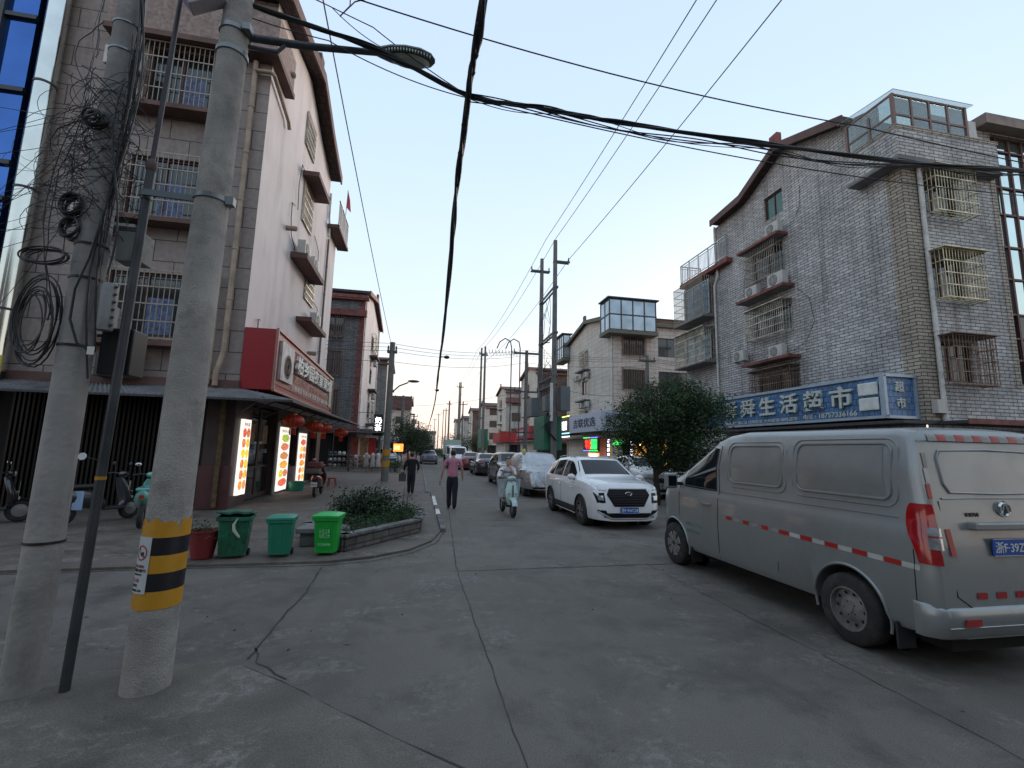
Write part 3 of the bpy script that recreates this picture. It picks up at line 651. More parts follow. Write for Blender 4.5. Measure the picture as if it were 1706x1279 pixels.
# lanterns
m_lan = M('lantern_red', (.26, .010, .008), rough=.5, var=.3, scale=6, trans=0, emit=.03)
m_gold = M('gold', (.35,.16,.03), rough=.4, metal=.5)
def lantern(x, y, z, label):
    T = thing('red_lantern', label, 'lantern', (x, y, z), 'red lanterns under the awning')
    mb = MB(); n = 24; pr = [(.11, -.17), (.20, -.145), (.275, -.08), (.305, 0), (.275, .08), (.20, .145), (.11, .17)]
    mb.lathe(pr, (x, y, z), 'z', n); mb.build('shade', m_lan, T, smooth=True, angle=180)
    rb = MB()
    for j in range(16):
        a = 6.283*j/16; rb.tube([(x+math.cos(a)*(r_+.004), y+math.sin(a)*(r_+.004), z+h_) for r_, h_ in pr], .006, 4)
    rb.build('rib', m_gold, T)
    MB().lathe([(.10, .17), (.10, .21), (.085, .21), (.085, .17), (.10, .17)], (x, y, z), 'z', 16).lathe([(.10, -.21), (.10, -.17), (.085, -.17), (.085, -.21), (.10, -.21)], (x, y, z), 'z', 16).build('cap', m_gold, T)
    f_ = MB(); r = random.Random(1)
    for j in range(26):
        a = r.uniform(0, 6.28); q = .08; f_.bar((x+math.cos(a)*q, y+math.sin(a)*q, z-.2), (x+math.cos(a)*q*1.05, y+math.sin(a)*q*1.05, z-.40), .010)
    f_.build('tassel', m_lan, T); MB().tube([(x, y, z+.25), (x, y, 3.0)], .006, 4).build('cord', m_cable, T)
for y_, z_, lb in ((14.3, 2.42, 'red lantern nearest the corner under the awning, the largest looking'), (17.0, 2.37, 'second red lantern from the corner under the awning'), (18.6, 2.38, 'third red lantern from the corner, touching the second in view'), (22.6, 2.33, 'farthest red lantern at the end of the awning')):
    lantern(-3.62, y_, z_, lb)

# flag on the terrace
FL = thing('flag', 'small red triangular flag on a thin pole above the left roof terrace', 'flag', (-4.5, 24.3, 12.3))
MB().tube([(-4.5, 24.3, 12.3), (-4.42, 24.2, 15.2)], .015, 5).build('pole', m_cable, FL)
MB().add([(-4.42, 24.2, 15.2), (-4.3, 24.3, 14.7), (-4.25, 24.5, 14.1), (-4.43, 24.2, 14.2)], [(0,1,2,3)]).build('cloth', M('flag_red', (.45,.03,.04)), FL)

# blue glass building + steel column at the far left
GB = thing('glass_building', 'blue glass curtain wall building with dark mullions at the far left edge', 'building', (-10.8, 13.6, 0))
MB().box(-26, -10.95, 13.6, 30, 3.4, 16).build('glass_wall', m_glassblue, GB)
mm = MB()
for z_ in (3.6, 5.0, 6.2, 7.9, 8.9, 11.0, 13.2, 15.5): mm.box(-26, -10.9, 13.5, 13.6, z_-.06, z_+.06)
for x_ in (-11.7, -12.9, -14.1, -15.3, -16.5, -17.7, -19): mm.box(x_-.05, x_+.05, 13.47, 13.598, 3.4, 16)
mm.build('mullion', m_frdark, GB)
MB().box(-26, -10.9, 13.4, 30, 3.0, 3.4).build('base_band', m_ledgebrn, GB)
bl = MB()
for k in range(14): bl.box(-26, -11.2, 13.2, 13.4, 5.1+k*.2, 5.16+k*.2)
for k in range(60): bl.box(-26+k*.25, -25.97+k*.25, 13.15, 13.2, 5.05, 8.0)
bl.build('louvre', m_frdark, GB)
MB().box(-26, -10.4, 14.6, 15, 0, 3.0).build('ground_floor', m_dark, GB)
CL = thing('steel_column', 'shiny stainless steel clad round column between the blue glass and the tan wall', 'column', (-10.3, 13.35, 0))
MB().lathe([(.23, 3.35), (.23, 16.5)], (-10.3, 13.35, 0), 'z', 32).build('column_shaft', M('bright_steel', (.62,.64,.60), rough=.16, metal=1, var=.12, scale=1.2), CL, smooth=True)
rg = MB()
for z_ in (4.9, 8.1, 11.1, 14): rg.lathe([(.245, z_-.03), (.245, z_+.03)], (-10.3, 13.35, 0), 'z', 24)
rg.build('band', m_frdark, CL); MB().lathe([(.2, 0), (.2, 3.35)], (-10.3, 13.35, 0), 'z', 20).build('column_base', m_dark, CL)
ys = MB().box(-10.55, -9.95, 13.05, 13.09, 3.25, 3.72).build('notice_board', M('notice_yellow', (.50,.45,.06), rough=.5, var=.1)); tag(ys, 'small yellow notice board with black lines low on the steel column', 'sign')
nb = MB()
for k in range(4): nb.box(-10.5, -10.05, 13.045, 13.05, 3.3+k*.1, 3.33+k*.1)
nb.build('printed_line', m_cable, ys)
# ================================================================== brick building with the supermarket, right
XR = 16.4
RB = thing('brick_building', 'four storey grey brick corner house with barred windows, above the blue supermarket sign', 'building', (XR, 12.35, 0))
RF = frame((0, 12.35, 0), '-y'); RG = frame((XR, 0, 0), '-x')
# side wall facing the street
wins = [(17.8, 19.0, 13.3, 14.5), (18.0, 20.0, 10.4, 11.9), (17.7, 20.1, 7.55, 8.7), (17.5, 20.0, 4.5, 5.6)]
g = MB(); wall(g, RG, 12.95, 23.1, 2.9, 14.9, wins, .18)
g.add([(XR, 12.95, 14.9), (XR, 22.3, 14.9), (XR, 20.2, 15.05), (XR, 17.6, 16.25), (XR, 12.95, 14.95)], [(0,1,2,3,4)])
wall(g, RG, 12.4, 23.1, 0, 2.9, [(13.2, 16.5, .1, 2.6), (17.2, 21.5, .1, 2.6)], .4)
g.quad((XR, 23.1, 0), (30, 23.1, 0), (30, 23.1, 14.9), (XR, 23.1, 14.9))
g.build('side_wall', m_grey, RB)
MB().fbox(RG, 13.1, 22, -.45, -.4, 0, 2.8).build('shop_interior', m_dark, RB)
MB().box(XR-.004, XR+.62, 12.346, 12.95, 2.9, 12.2).build('corner_quoin', m_quoin, RB)
f = MB(); fops = [(17.27, 18.65, 10.4, 11.8), (17.25, 18.6, 7.3, 8.75), (17.25, 18.6, 4.35, 5.75)]
wall(f, RF, 17.0, 20.45, 2.9, 14.4, fops, .18); wall(f, RF, 23.6, 32, 2.9, 14.4, []); wall(f, RF, 20.45, 23.6, 2.9, 4.4, []); wall(f, RF, XR, 32, 0, 2.9, [(17, 22, .1, 2.6)], .4)
f.build('front_wall', m_grey, RB)
q = MB(); wall(q, RF, 16.95, 17.0, 2.9, 4, []); q.box(20.42, 20.66, 12.33, 12.5, 4.25, 14.05); q.box(20.42, 24, 12.33, 12.5, 14.06, 14.3); q.build('window_surround', m_quoin, RB)
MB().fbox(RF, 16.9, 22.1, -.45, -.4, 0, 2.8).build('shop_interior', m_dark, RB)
for i, o_ in enumerate(wins):
    w_ = window(RB, RG, *o_, m_frred, nv=2, dep=.15, gm=M('green_glass', (.06,.12,.105), rough=.08, metal=.4) if i == 0 else None)
    if i: cage(w_, RG, o_[0]-.05, o_[1]+.05, o_[2]-.15, o_[3]+.15, d=.5, mat=[0, m_steelpale, m_steel, m_steelred][i], rows=4, top=True)
for z_, a0, a1 in ((12.0, 17.6, 20.3), (9.42, 17.4, 20.55), (6.1, 17.3, 20.3)):
    ledge(RB, RG, a0, a1, z_, d=.66, th=.1, edge=m_ledgered)
for i, o_ in enumerate(fops):
    w_ = window(RB, RF, *o_, m_frred, nv=3, dep=.15, curtain=M('curtain_pale', (.3,.28,.25), var=.3, scale=8))
    cage(w_, RF, o_[0]-.2, o_[1]+.22, o_[2]-.15, o_[3]+.1, d=.55, mat=[M('gilt_bars', (.50,.44,.30), rough=.35, metal=.75, var=.4, scale=3, dirt=.4), MC['gilt_bars'], m_steelred][i], rows=4, top=True, t=.017, sp=.125)
# stair window: tall mullioned glazing
sw = MB(); sw.fbox(RF, 20.66, 23.6, -.2, -.15, 4.4, 14.05); gl = MB()
z0 = 4.4; zs = [4.4, 5.3, 6.1, 7.0, 8.35, 9.6, 10.9, 12.0, 12.9, 13.5, 14.05]; xs_ = [20.66, 21.1, 21.75, 22.4, 23.0, 23.6]
stw = MB()
for z_ in zs: stw.fbox(RF, 20.66, 23.6, -.149, -.10, z_-.035, z_+.035)
for x_ in xs_: stw.fbox(RF, x_-.04, x_+.04, -.148, -.09, 4.4, 14.05)
stw = stw.build('stair_window', m_frred, RB)
r5 = random.Random(5)
for i in range(len(zs)-1):
    for j in range(len(xs_)-1):
        t_ = r5.uniform(-.012, .012); dk = zs[i] < 7.0
        a0, a1, b0, b1 = xs_[j], xs_[j+1], zs[i], zs[i+1]
        MB().add([RF(a0, -.16+t_, b0), RF(a1, -.16-t_, b0), RF(a1, -.16-t_, b1), RF(a0, -.16+t_, b1)], [(0,1,2,3)]).build('pane', m_glass if dk else m_glasssky, stw)
# corner balcony with glass room
bal = MB(); bal.box(15.85, 20.4, 12.0, 12.34, 12.2, 13.3); bal.box(15.85, 16.39, 12.34, 13.9, 12.2, 13.3)
B_ = bal.build('balcony', m_grey, RB)
MB().box(15.83, 20.44, 11.98, 12.36, 13.3, 13.42).box(15.83, 16.39, 12.36, 13.92, 13.3, 13.42).build('coping', m_quoin, B_)
MB().box(15.82, 20.44, 11.96, 12.345, 12.08, 12.2).box(15.82, 16.395, 12.345, 13.95, 12.08, 12.2).build('soffit', m_soffit, B_)
sr = MB(); X0, X1, Y0, Y1, Z0, Z1 = 15.95, 19.2, 12.1, 13.9, 13.42, 14.68
for p in ((X0, Y0), (X1, Y0), (X0, Y1)): sr.box(p[0]-.05, p[0]+.05, p[1]-.05, p[1]+.05, Z0, Z1)
for z_ in (Z0, 13.85, Z1-.07): sr.box(X0+.05, X1-.05, Y0-.03, Y0+.03, z_, z_+.07); sr.box(X0-.03, X0+.03, Y0+.05, Y1-.05, z_+.001, z_+.071)
for x_ in (16.75, 17.55, 18.38): sr.box(x_-.04, x_+.04, Y0-.035, Y0+.035, Z0+.07, Z1-.07)
sr.box(X0-.035, X0+.035, 12.95, 13.03, Z0, Z1-.3)
SR_ = sr.build('sunroom', M('frame_brown', (.17,.09,.07), rough=.5), RB)
gl = m_curtp = M('net_curtain', (.42,.43,.42), rough=.6, var=.12, scale=5)
for a, b in ((16.0, 16.71), (16.8, 17.5), (18.43, 19.15)): MB().box(a, b, Y0+.04, Y0+.06, Z0+.5, Z1-.1).build('net_curtain', m_curtp, SR_)
MB().box(16.0, 19.15, Y0-.008, Y0+.008, Z0+.05, Z1-.05).build('pane', M('clear_glass', (.6,.7,.7), rough=.03, trans=.85, var=0), SR_)
MB().box(X0-.008, X0+.008, Y0+.05, Y1-.05, Z0+.05, Z1-.05).build('pane', MC['clear_glass'], SR_)
MB().box(X0+.3, 21.0, Y0+1.2, Y0+1.25, Z0, Z1-.05).build('back_wall', M('room_wall', (.20,.19,.18)), RB)
MB().prism([(11.95, 14.72), (14.2, 14.95), (14.2, 14.98), (11.95, 14.75)], lambda a, b, c: (b, a, c), 15.85, 19.45).build('glass_roof', M('roof_glass', (.75,.85,.82), rough=.05, var=0, trans=.9), RB)
MB().box(19.3, 19.85, 12.2, 12.26, 13.42, 14.3).build('white_panel', M('panel_white', (.55,.55,.52)), RB)
# roof
gable_roof(RB, 15.95, 31, [14.0, 17.6, 20.2, 22.7], [15.25, 16.5, 15.3, 15.15], th=.2, fas=m_ledgebrn)
rf = MB(); rf.box(20.0, 32, 11.95, 14.0, 14.15, 14.55); rf.build('eave', M('eave_tan', (.26,.20,.17), rough=.7, dirt=.3), RB)
MB().box(15.9, 16.15, 17.35, 17.85, 16.5, 17.0).build('ridge_ornament', m_ledgered, RB)
# rear part with the terrace and enclosed balconies
r_ = MB(); r_.box(16.5, 30, 23.11, 26.5, 0, 12.3); r_.build('rear_wing', m_grey, RB)
MB().box(16.0, 17.6, 21.5, 26.2, 12.25, 12.5).build('terrace_slab', m_ledgered, RB); railing(RB, [(17.5, 26.1, 12.5), (16.05, 26.1, 12.5), (16.05, 21.6, 12.5)], 1.25)
for z0, z1, m_ in ((9.75, 12.1, m_steelpale), (7.05, 9.0, m_steel)):
    w_ = window(RB, RG, 23.5, 26.0, z0+.2, z1-.1, m_fralu, M('pane_blue', (.12,.22,.30), rough=.1, metal=.3), nv=3, dep=-.12)
    cage(w_, RG, 23.25, 26.35, z0, z1, d=.75, mat=m_, rows=5, top=(z0 < 9), t=.026)
    MB().box(15.6, 16.5, 23.2, 26.4, z0-.12, z0-.02).build('ledge', m_soffit, RB)
# pipes
pipe(RB, [(17.02, 12.25, 12.05), (17.02, 12.25, .1)], m_pvc, .075)
pipe(RB, [(16.3, 22.85, 14.9), (16.3, 22.85, 12.9)], m_pvc, .06); pipe(RB, [(16.3, 22.85, 12.9), (16.3, 22.7, 11.9), (16.3, 23.05, 11.4), (16.3, 23.05, 3)], m_pvc, .06)
hose(RB, r=.011, pts=[(16.35, 16.7, 13.9), (16.33, 16.75, 13.0), (16.33, 17.1, 12.5), (16.33, 17.6, 12.3)]); hose(RB, r=.011, pts=[(16.35, 20.3, 11.3), (16.33, 20.6, 11.0), (16.33, 20.65, 10.0), (16.33, 20.5, 9.6)]); hose(RB, r=.011, pts=[(16.35, 20.2, 8), (16.33, 20.6, 7.9), (16.33, 20.6, 6.9), (16.3, 20.4, 6.4)]); hose(RB, r=.011, pts=[(16.35, 17.2, 9.2), (16.33, 16.6, 8.6), (16.33, 16.4, 7.5), (16.33, 16.9, 6.7), (16.33, 17.6, 6.5)])
MB().box(16.62, 17.0, 12.15, 12.34, 3.25, 3.7).build('meter_box', m_acw, RB)
ac(16.0, 18.0, 12.1, -90, 'white air conditioner on the topmost red ledge of the brick side wall', 'air conditioners on the brick side wall')
ac(16.0, 17.95, 9.52, -90, 'bigger white air conditioner at the near end of the middle red ledge', 'air conditioners on the brick side wall', 1.15)
ac(16.0, 19.6, 9.52, -90, 'white air conditioner at the far end of the middle red ledge', 'air conditioners on the brick side wall')
ac(16.0, 18.2, 6.2, -90, 'white air conditioner standing on the lowest red ledge of the brick side wall', 'air conditioners on the brick side wall')
ac(16.0, 20.75, 6.45, -90, 'round fanned air conditioner bracketed just beyond the lowest red ledge', 'air conditioners on the brick side wall')
# supermarket sign
BS = thing('supermarket_sign', 'long blue box sign with white Chinese characters above the parked silver van', 'sign', (15.7, 12.6, 3.1))
m_blue = brick('sign_blue', (.07,.185,.37), (.10,.25,.47), (.03,.085,.21), .21, .21, .018, .5, stain=.5, bump=.4, rough=.35)
m_signfr = M('sign_frame_pale', (.34,.42,.50), rough=.35, metal=.3)
MB().box(15.1, 16.35, 12.62, 22.6, 3.12, 4.5).build('box', m_blue, BS)
fr = MB()
for z_ in (3.1, 4.5): fr.box(15.04, 15.12, 12.55, 22.65, z_-.05, z_+.05); fr.box(15.12, 16.38, 12.54, 12.64, z_-.049, z_+.049)
for p in ((15.07, 12.59), (15.07, 22.62), (16.33, 12.6)): fr.box(p[0]-.05, p[0]+.05, p[1]-.05, p[1]+.05, 3.15, 4.45)
fr.box(15.05, 15.1, 12.55, 12.75, 3.1, 4.5)
fr.build('frame', m_signfr, BS)
m_ls = M('letter_silver', (.50,.54,.50), rough=.4, var=.06)
for k, ch in enumerate('舜舜生活超市'):
    y0 = 20.85-k*1.24
    lettering(ch, m_ls, BS, (15.03, y0, 3.5), (0,-1,0), (0,0,1), w=.92, h=.80, ext=.05, bold=.018 if k > 1 else .004)
lettering('烟酒饮料 副食品 日用百货 大米粮油 调味品等', m_ls, BS, (15.085, 21.0, 3.18), (0,-1,0), (0,0,1), w=4.7, h=.16, ext=.012, bold=.01)
lettering('电话 :', m_ls, BS, (15.085, 16.0, 3.2), (0,-1,0), (0,0,1), w=.6, h=.18, ext=.012, bold=.01)
lettering('18757336166', m_ls, BS, (15.085, 15.25, 3.2), (0,-1,0), (0,0,1), w=1.6, h=.19, ext=.012, bold=.012)
for z_ in (3.34, 3.86): MB().box(15.02, 15.09, 12.80, 13.52, z_, z_+.44).build('blank_plate', M('plate_white', (.60,.63,.60), rough=.4), BS, bev=.05)
lettering('超', m_ls, BS, (15.5, 12.6, 3.95), (1,0,0), (0,0,1), w=.36, h=.36, ext=.03, bold=.015); lettering('市', m_ls, BS, (15.52, 12.6, 3.4), (1,0,0), (0,0,1), w=.36, h=.36, ext=.03, bold=.015)
# shop canopy under the sign
MB().box(15.0, 16.38, 12.0, 22.8, 2.86, 2.96).box(16.38, 30, 11.2, 12.3, 2.86, 2.96).build('shop_canopy', m_acd, RB); MB().box(16.4, 30, 11.15, 11.2, 2.84, 3.0).build('canopy_edge', m_ledgered, RB)

# ================================================================== generic street houses
def house(name, label, side, y0, dep, X, hts, mat, gmat, fasm, wins_f, nfl=4, y_len=11, sunroom=False, seed=1, detail=2, acs=0, quoin=None, xlen=12, low=False):
    """gable wall at x=X faces the street; front at y0 faces the camera"""
    r = random.Random(seed); s = 1 if side == 'r' else -1
    T = thing(name, label, 'building', (X, y0, 0)); G = frame((X, 0, 0), '-x' if side == 'r' else '+x'); Fr = frame((0, y0, 0), '-y')
    y1 = y0+y_len; ym = (y0+y1)/2; H = hts; gw = []; fl = 3.1
    for k in range(1, nfl): gw.append((ym-.1, ym+1.6, 3.2+fl*k-1.9, 3.2+fl*k-.5))
    g = MB(); wall(g, G, y0, y1, 0, H, gw, .15); pk = H+1.4
    g.add([(X, y0, H), (X, y1, H), (X, ym, pk-.15)], [(0,1,2)])
    g.quad((X, y1, 0), (X+s*xlen, y1, 0), (X+s*xlen, y1, H), (X, y1, H)); g.build('side_wall', gmat, T)
    f = MB(); ops = []
    for (a, wd, hh) in wins_f:
        for k in range(1, nfl+(0 if low else 1)):
            z = 3.2+fl*(k-1)+.95
            if z+hh < H-.1: ops.append((a, a+wd, z, z+hh))
    xa, xb = (X, X+xlen) if s > 0 else (X-xlen, X)
    wall(f, Fr, xa, xb, 3.0, H, ops, .15); wall(f, Fr, xa, xb, 0, 3.0, [(xa+.8, xb-.6, .1, 2.7)], .5); f.build('front_wall', mat, T)
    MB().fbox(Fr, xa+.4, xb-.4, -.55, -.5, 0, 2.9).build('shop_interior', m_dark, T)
    for o_ in ops:
        w_ = window(T, Fr, *o_, m_frred if fasm is m_ledgered or fasm is m_ledgebrn else m_frdark, nv=3 if o_[1]-o_[0] > 1.5 else 2)
        if detail > 1 and o_[1]-o_[0] < 2.5: cage(w_, Fr, o_[0]-.05, o_[1]+.05, o_[2]-.1, o_[3]+.1, d=.3, mat=m_steelred if seed % 2 else m_steel, rows=1, sp=.16, t=.03)
    for i, o_ in enumerate(gw):
        w_ = window(T, G, *o_, m_frdark, nv=2)
        if detail > 1 and i % 2 == 0: cage(w_, G, o_[0]-.05, o_[1]+.05, o_[2]-.1, o_[3]+.1, d=.35, mat=m_steel, rows=4, sp=.16, t=.03)
        ledge(T, G, o_[0]-.7, o_[1]+.5, o_[2]-.75, d=.65, th=.13, mat=m_soffit if fasm is not m_ledgered else m_ledgebrn)
    gable_roof(T, X-s*.35, X+s*xlen, [y0-.45, ym, y1+.45], [H+.2, pk+.1, H+.2], th=.2, fas=fasm)
    MB().box(min(X-s*.4, X-s*.2), max(X-s*.4, X-s*.2), ym-.25, ym+.25, pk+.1, pk+.6).build('ridge_ornament', fasm, T)
    if quoin: MB().box(X-.012 if s < 0 else X-.01, X+.01 if s < 0 else X+.012, y0-.01, y0+.05, 3, H).build('corner_quoin', quoin, T)
    MB().box(xa-.3*(s > 0), xb+.3*(s < 0), y0-.35, y0-.002, H-.55, H-.3).build('cornice', fasm, T)
    if detail > 0: MB().box(xa-.2, xb+.2, y0-.25, y0-.002, 2.95, 3.15).build('cornice', fasm, T)
    if detail > 1:
        pipe(T, [(X-s*.08, y0+.15, H), (X-s*.08, y0+.15, .1)], m_pvc, .06, collars=False); pipe(T, [(X-s*.08, y1-.3, H), (X-s*.08, y1-.3, .1)], m_pvc, .06, collars=False)
        MB().fbox(G, y0+.2, y1-.2, 0, 1.1, 2.95, 3.1).build('shop_canopy', m_soffit, T)
    so_ = MB(); 
    return T, G, Fr
def fband(label, x0, x1, y0, y1, z0, z1, mat, name='shop_sign', cat='sign', txt=None, tm=None, face='-x', w=None, h=None, th=None):
    T = thing(name, label, cat, ((x0+x1)/2, (y0+y1)/2, z0)); MB().box(x0, x1, y0, y1, z0, z1).build('box', mat, T, bev=.01)
    if txt:
        if face == '-x': o, u = (x0-.01, y1-.15*(y1-y0), 0), (0,-1,0); L = (y1-y0)
        elif face == '+x': o, u = (x1+.01, y0+.15*(y1-y0), 0), (0,1,0); L = (y1-y0)
        else: o, u = (x0+.1*(x1-x0), y0-.01, 0), (1,0,0); L = (x1-x0)
        hh = h or (z1-z0)*.5; ww = w or L*.7
        lettering(txt, tm, T, (o[0], o[1], z0+(z1-z0-hh)/2), u, (0,0,1), w=ww, h=hh, ext=.02, bold=.01)
    return T
# white tiled house with the dark framed sunroom
WB, G_, F_ = house('white_tile_house', 'cream tiled house with dark glass corner sunrooms, beyond the round green tree', 'r', 37.8, 13, XR, 13.6, m_pink, m_cream, M('ledge_olive', (.13,.125,.10), rough=.8), [(17.3, 2.1, 1.8), (20.75, 2.9, 1.75)], nfl=4, y_len=13, seed=3, xlen=9)
def sunroom(T, x0, x1, y0, y1, z0, z1, nx, ny):
    m = MB()
    for x in [x0+(x1-x0)*i/nx for i in range(nx+1)]: m.box(x-.05, x+.05, y0-.05, y0+.05, z0, z1)
    for y in [y0+(y1-y0)*i/ny for i in range(1, ny+1)]: m.box(x0-.05, x0+.05, y-.05, y+.05, z0, z1)
    for z in (z0, (z0+z1)/2, z1): m.box(x0-.07, x1+.07, y0-.065, y0+.065, z-.05, z+.05); m.box(x0-.066, x0+.066, y0+.065, y1, z-.05, z+.05)
    m.box(x0-.25, x1+.25, y0-.25, y1, z1+.05, z1+.16)
    s_ = m.build('sunroom', m_frdark, T)
    MB().box(x0-.01, x1, y0-.01, y0+.012, z0, z1).build('pane', M('pane_sky', (.30,.36,.42), rough=.08, metal=.75, var=.25, scale=.8), s_); MB().box(x0-.012, x0+.01, y0+.014, y1, z0, z1).build('pane', MC['pane_sky'], s_)
    MB().box(x0-.15, x1+.15, y0-.15, y1, z0-.35, z0-.05).build('balcony', MC['ledge_olive'], T)
    MB().box(x0+.03, x1-.1, y0+.5, y1, z0, z1).build('room', M('room_dark', (.07,.075,.08)), T)
sunroom(WB, 15.7, 20.1, 36.9, 38.9, 12.35, 15.1, 4, 2)
sunroom(WB, 15.6, 16.39, 50.0, 53.0, 12.3, 15.0, 1, 4)
for z_ in (7.0+.05, 10.15): 
    pass
for k_, (y_, z_) in enumerate(((43.6, 6.1), (45.2, 6.1), (43.8, 9.1), (45.4, 9.1), (46.8, 9.1))):
    ac(16.05, y_, z_-.05, -90, ['nearer air conditioner on the lower ledge of the cream tiled side wall', 'farther air conditioner on the lower ledge of the cream tiled side wall', 'nearest air conditioner on the upper ledge of the cream tiled side wall', 'middle air conditioner on the upper ledge of the cream tiled side wall', 'farthest air conditioner on the upper ledge of the cream tiled side wall'][k_], 'air conditioners on the cream tiled side wall')
m_gsign = M('sign_grey', (.36,.42,.52), rough=.4, var=.05); m_ink = M('sign_ink', (.05,.06,.08))
TT = fband('pale grey wedge shop sign with dark characters under the cream tiled house', 14.9, 16.3, 37.0, 45.5, 3.5, 5.2, m_gsign, txt='吉联优选', tm=m_ink)
lettering('水果蔬菜冷冻', m_ink, TT, (15.3, 36.98, 4.45), (1,0,0), (0,0,1), w=3.2, h=.45, ext=.01); lettering('粮油百货批发', m_ink, TT, (15.3, 36.98, 3.8), (1,0,0), (0,0,1), w=3.2, h=.45, ext=.01)
MB().box(15.0, 19.6, 36.995, 37.4, 3.5, 5.19).build('front_box', m_gsign, TT)
m_litw = M('lit_white', (1, 1, .97), emit=1.6, var=0); m_litr = M('lit_red', (1, .03, .02), emit=1.3, var=0); m_litg = M('lit_green', (.03, 1, .12), emit=1.1, var=0); m_litb = M('lit_blue', (.2, .15, 1), emit=1.4, var=0); m_lito = M('lit_orange', (1, .3, .12), emit=1.1, var=0)
m_black = M('black_panel', (.012,.012,.014), rough=.4)
TL = fband('black lightbox sign with glowing white characters and coloured strips, beside the grey sign', 15.0, 16.2, 45.7, 52.5, 3.4, 5.3, m_black, txt='卤味小酥饼 烧烤', tm=m_litw)
for z_, m_ in ((5.32, M('lit_yellow', (.75,.9,.2), emit=1, var=0)), (3.55, M('lit_cyan', (.3,.75,1), emit=1.1, var=0)), (3.2, m_litw)): MB().box(14.96, 15.0, 45.7, 52.5, z_-.05, z_+.05).build('light_strip', m_, TL)
MB().box(14.955, 15.0, 49.5, 52.5, 5.37, 5.45).build('light_strip', M('lit_pink', (.8,.15,.5), emit=1, var=0), TL)
TR = fband('glowing red and green LED sign hanging under the grey wedge sign', 15.2, 15.35, 38.4, 42.2, 1.75, 3.0, m_black, txt='零食', tm=m_litr, w=1.5, h=.9)
lettering('满满', m_litg, TR, (15.18, 40.1, 1.93), (0,-1,0), (0,0,1), w=1.4, h=.9, ext=.02, bold=.02)
for z_, y0_, y1_, m_ in ((2.97, 40.6, 42.1, m_litg), (2.97, 38.5, 40.5, m_litb), (1.8, 40.6, 42.1, m_litb), (1.8, 38.5, 40.5, m_litg)): MB().box(15.17, 15.2, y0_, y1_, z_-.03, z_+.03).build('light_strip', m_, TR)
TB = fband('small orange lit sign strip beneath the red and green LED sign', 15.2, 15.3, 38.4, 40.9, 1.1, 1.6, m_lito, txt='冷饮冰淇淋', tm=m_litw, w=1.9, h=.3)
for x_, lb in ((15.5, 'left blue lit vertical shop sign with white characters under the tree crown'), (17.6, 'right blue lit vertical shop sign with white characters under the tree crown')):
    T_ = fband(lb, x_, x_+.28, 37.2, 37.3, 1.3, 2.9, M('deep_blue', (.03,.02,.2)), name='vertical_sign')
    for k, ch in enumerate('便利超市'): lettering(ch, m_litw, T_, (x_+.03, 37.18, 2.5-k*.38), (1,0,0), (0,0,1), w=.22, h=.28, ext=.01, bold=.02)
DR = thing('lit_doorway', 'warm orange lit shop interior with a round ceiling lamp seen under the tree', 'doorway', (19.5, 38.2, 0))
MB().box(18.1, 21.6, 38.26, 38.3, .1, 2.9).build('back_wall', M('warm_wall', (.75,.34,.06), var=.25, scale=2, emit=.38), DR); MB().sph((18.9, 38.0, 2.35), .14).build('lamp', M('lamp_warm', (1,.8,.45), emit=5, var=0), DR)
MB().box(18.0, 18.08, 37.8, 38.25, .1, 2.9).build('door_frame', m_fralu, DR); MB().box(18.4, 20.6, 38.0, 38.25, .1, 1.1).build('counter', m_ledgebrn, DR)
T_ = thing('green_sign', 'small glowing green characters over a yellow lit door beneath the tree', 'sign', (16.7, 37.6, 2.4)); lettering('生活超市', m_litg, T_, (16.2, 37.6, 2.35), (1,0,0), (0,0,1), w=1.1, h=.3, ext=.01)
MB().box(16.2, 17.3, 38.25, 38.28, .1, 2.3).build('lit_door', M('door_yellow', (.35,.22,.02), emit=.25, var=.3), T_)
# more houses down the right side
H2, g2, f2 = house('brown_brick_house', 'brown brick house with red eaves behind the transformer poles', 'r', 65, 11, XR, 13.3, m_brown, m_cream, m_ledgered, [(17.2, 1.6, 1.6), (20.2, 2.4, 1.8)], nfl=4, seed=5, detail=2, xlen=9)
H3, g3, f3 = house('grey_brick_house', 'grey brick house with a red tiled roof and balconies above the red shop banner', 'r', 90, 11, XR, 13.4, m_grey, m_cream, m_ledgered, [(17.5, 2.6, 1.7), (22, 2.2, 1.7)], nfl=4, seed=6, detail=2, xlen=10)
MB().box(16.2, 24.5, 89.0, 89.99, 10.9, 11.9).build('balcony', M('ledge_maroon', (.16,.07,.065), var=.2), H3)
for k, (yy, mt, fm_, lb) in enumerate(((118, m_pink, m_ledgebrn, 'tan house standing next behind the red roofed grey brick house on the right'), (145, m_brown, m_ledgered, 'brown house with pale side wall, third from the end of the right row'), (172, m_grey, m_ledgebrn, 'grey house second from the far end of the right row'), (205, m_pink, m_ledgered, 'farthest tan house at the end of the right row'))):
    house('street_house', lb, 'r', yy, 11, XR-(yy-90)*.012, 12.6+(k % 2)*.8, mt, m_cream, fm_, [(17.2, 2.2, 1.7)], nfl=4, seed=8+k, detail=0, xlen=9)
TS = fband('long red shop banner across the front of the grey brick house', 15.2, 22.5, 88.6, 88.9, 3.1, 5.2, M('banner_red', (.34,.02,.02), var=.15))
fband('red and white shop sign on the side of the brown brick house', 15.4, 16.35, 65.5, 75.5, 3.4, 5.2, M('banner_red2', (.30,.03,.04), var=.2), txt='烟酒超市', tm=M('sign_pale', (.6,.6,.6)))
fband('red shop sign on the side wall of the grey brick house', 15.4, 16.35, 91, 100, 3.2, 5.0, M('banner_red', ()))
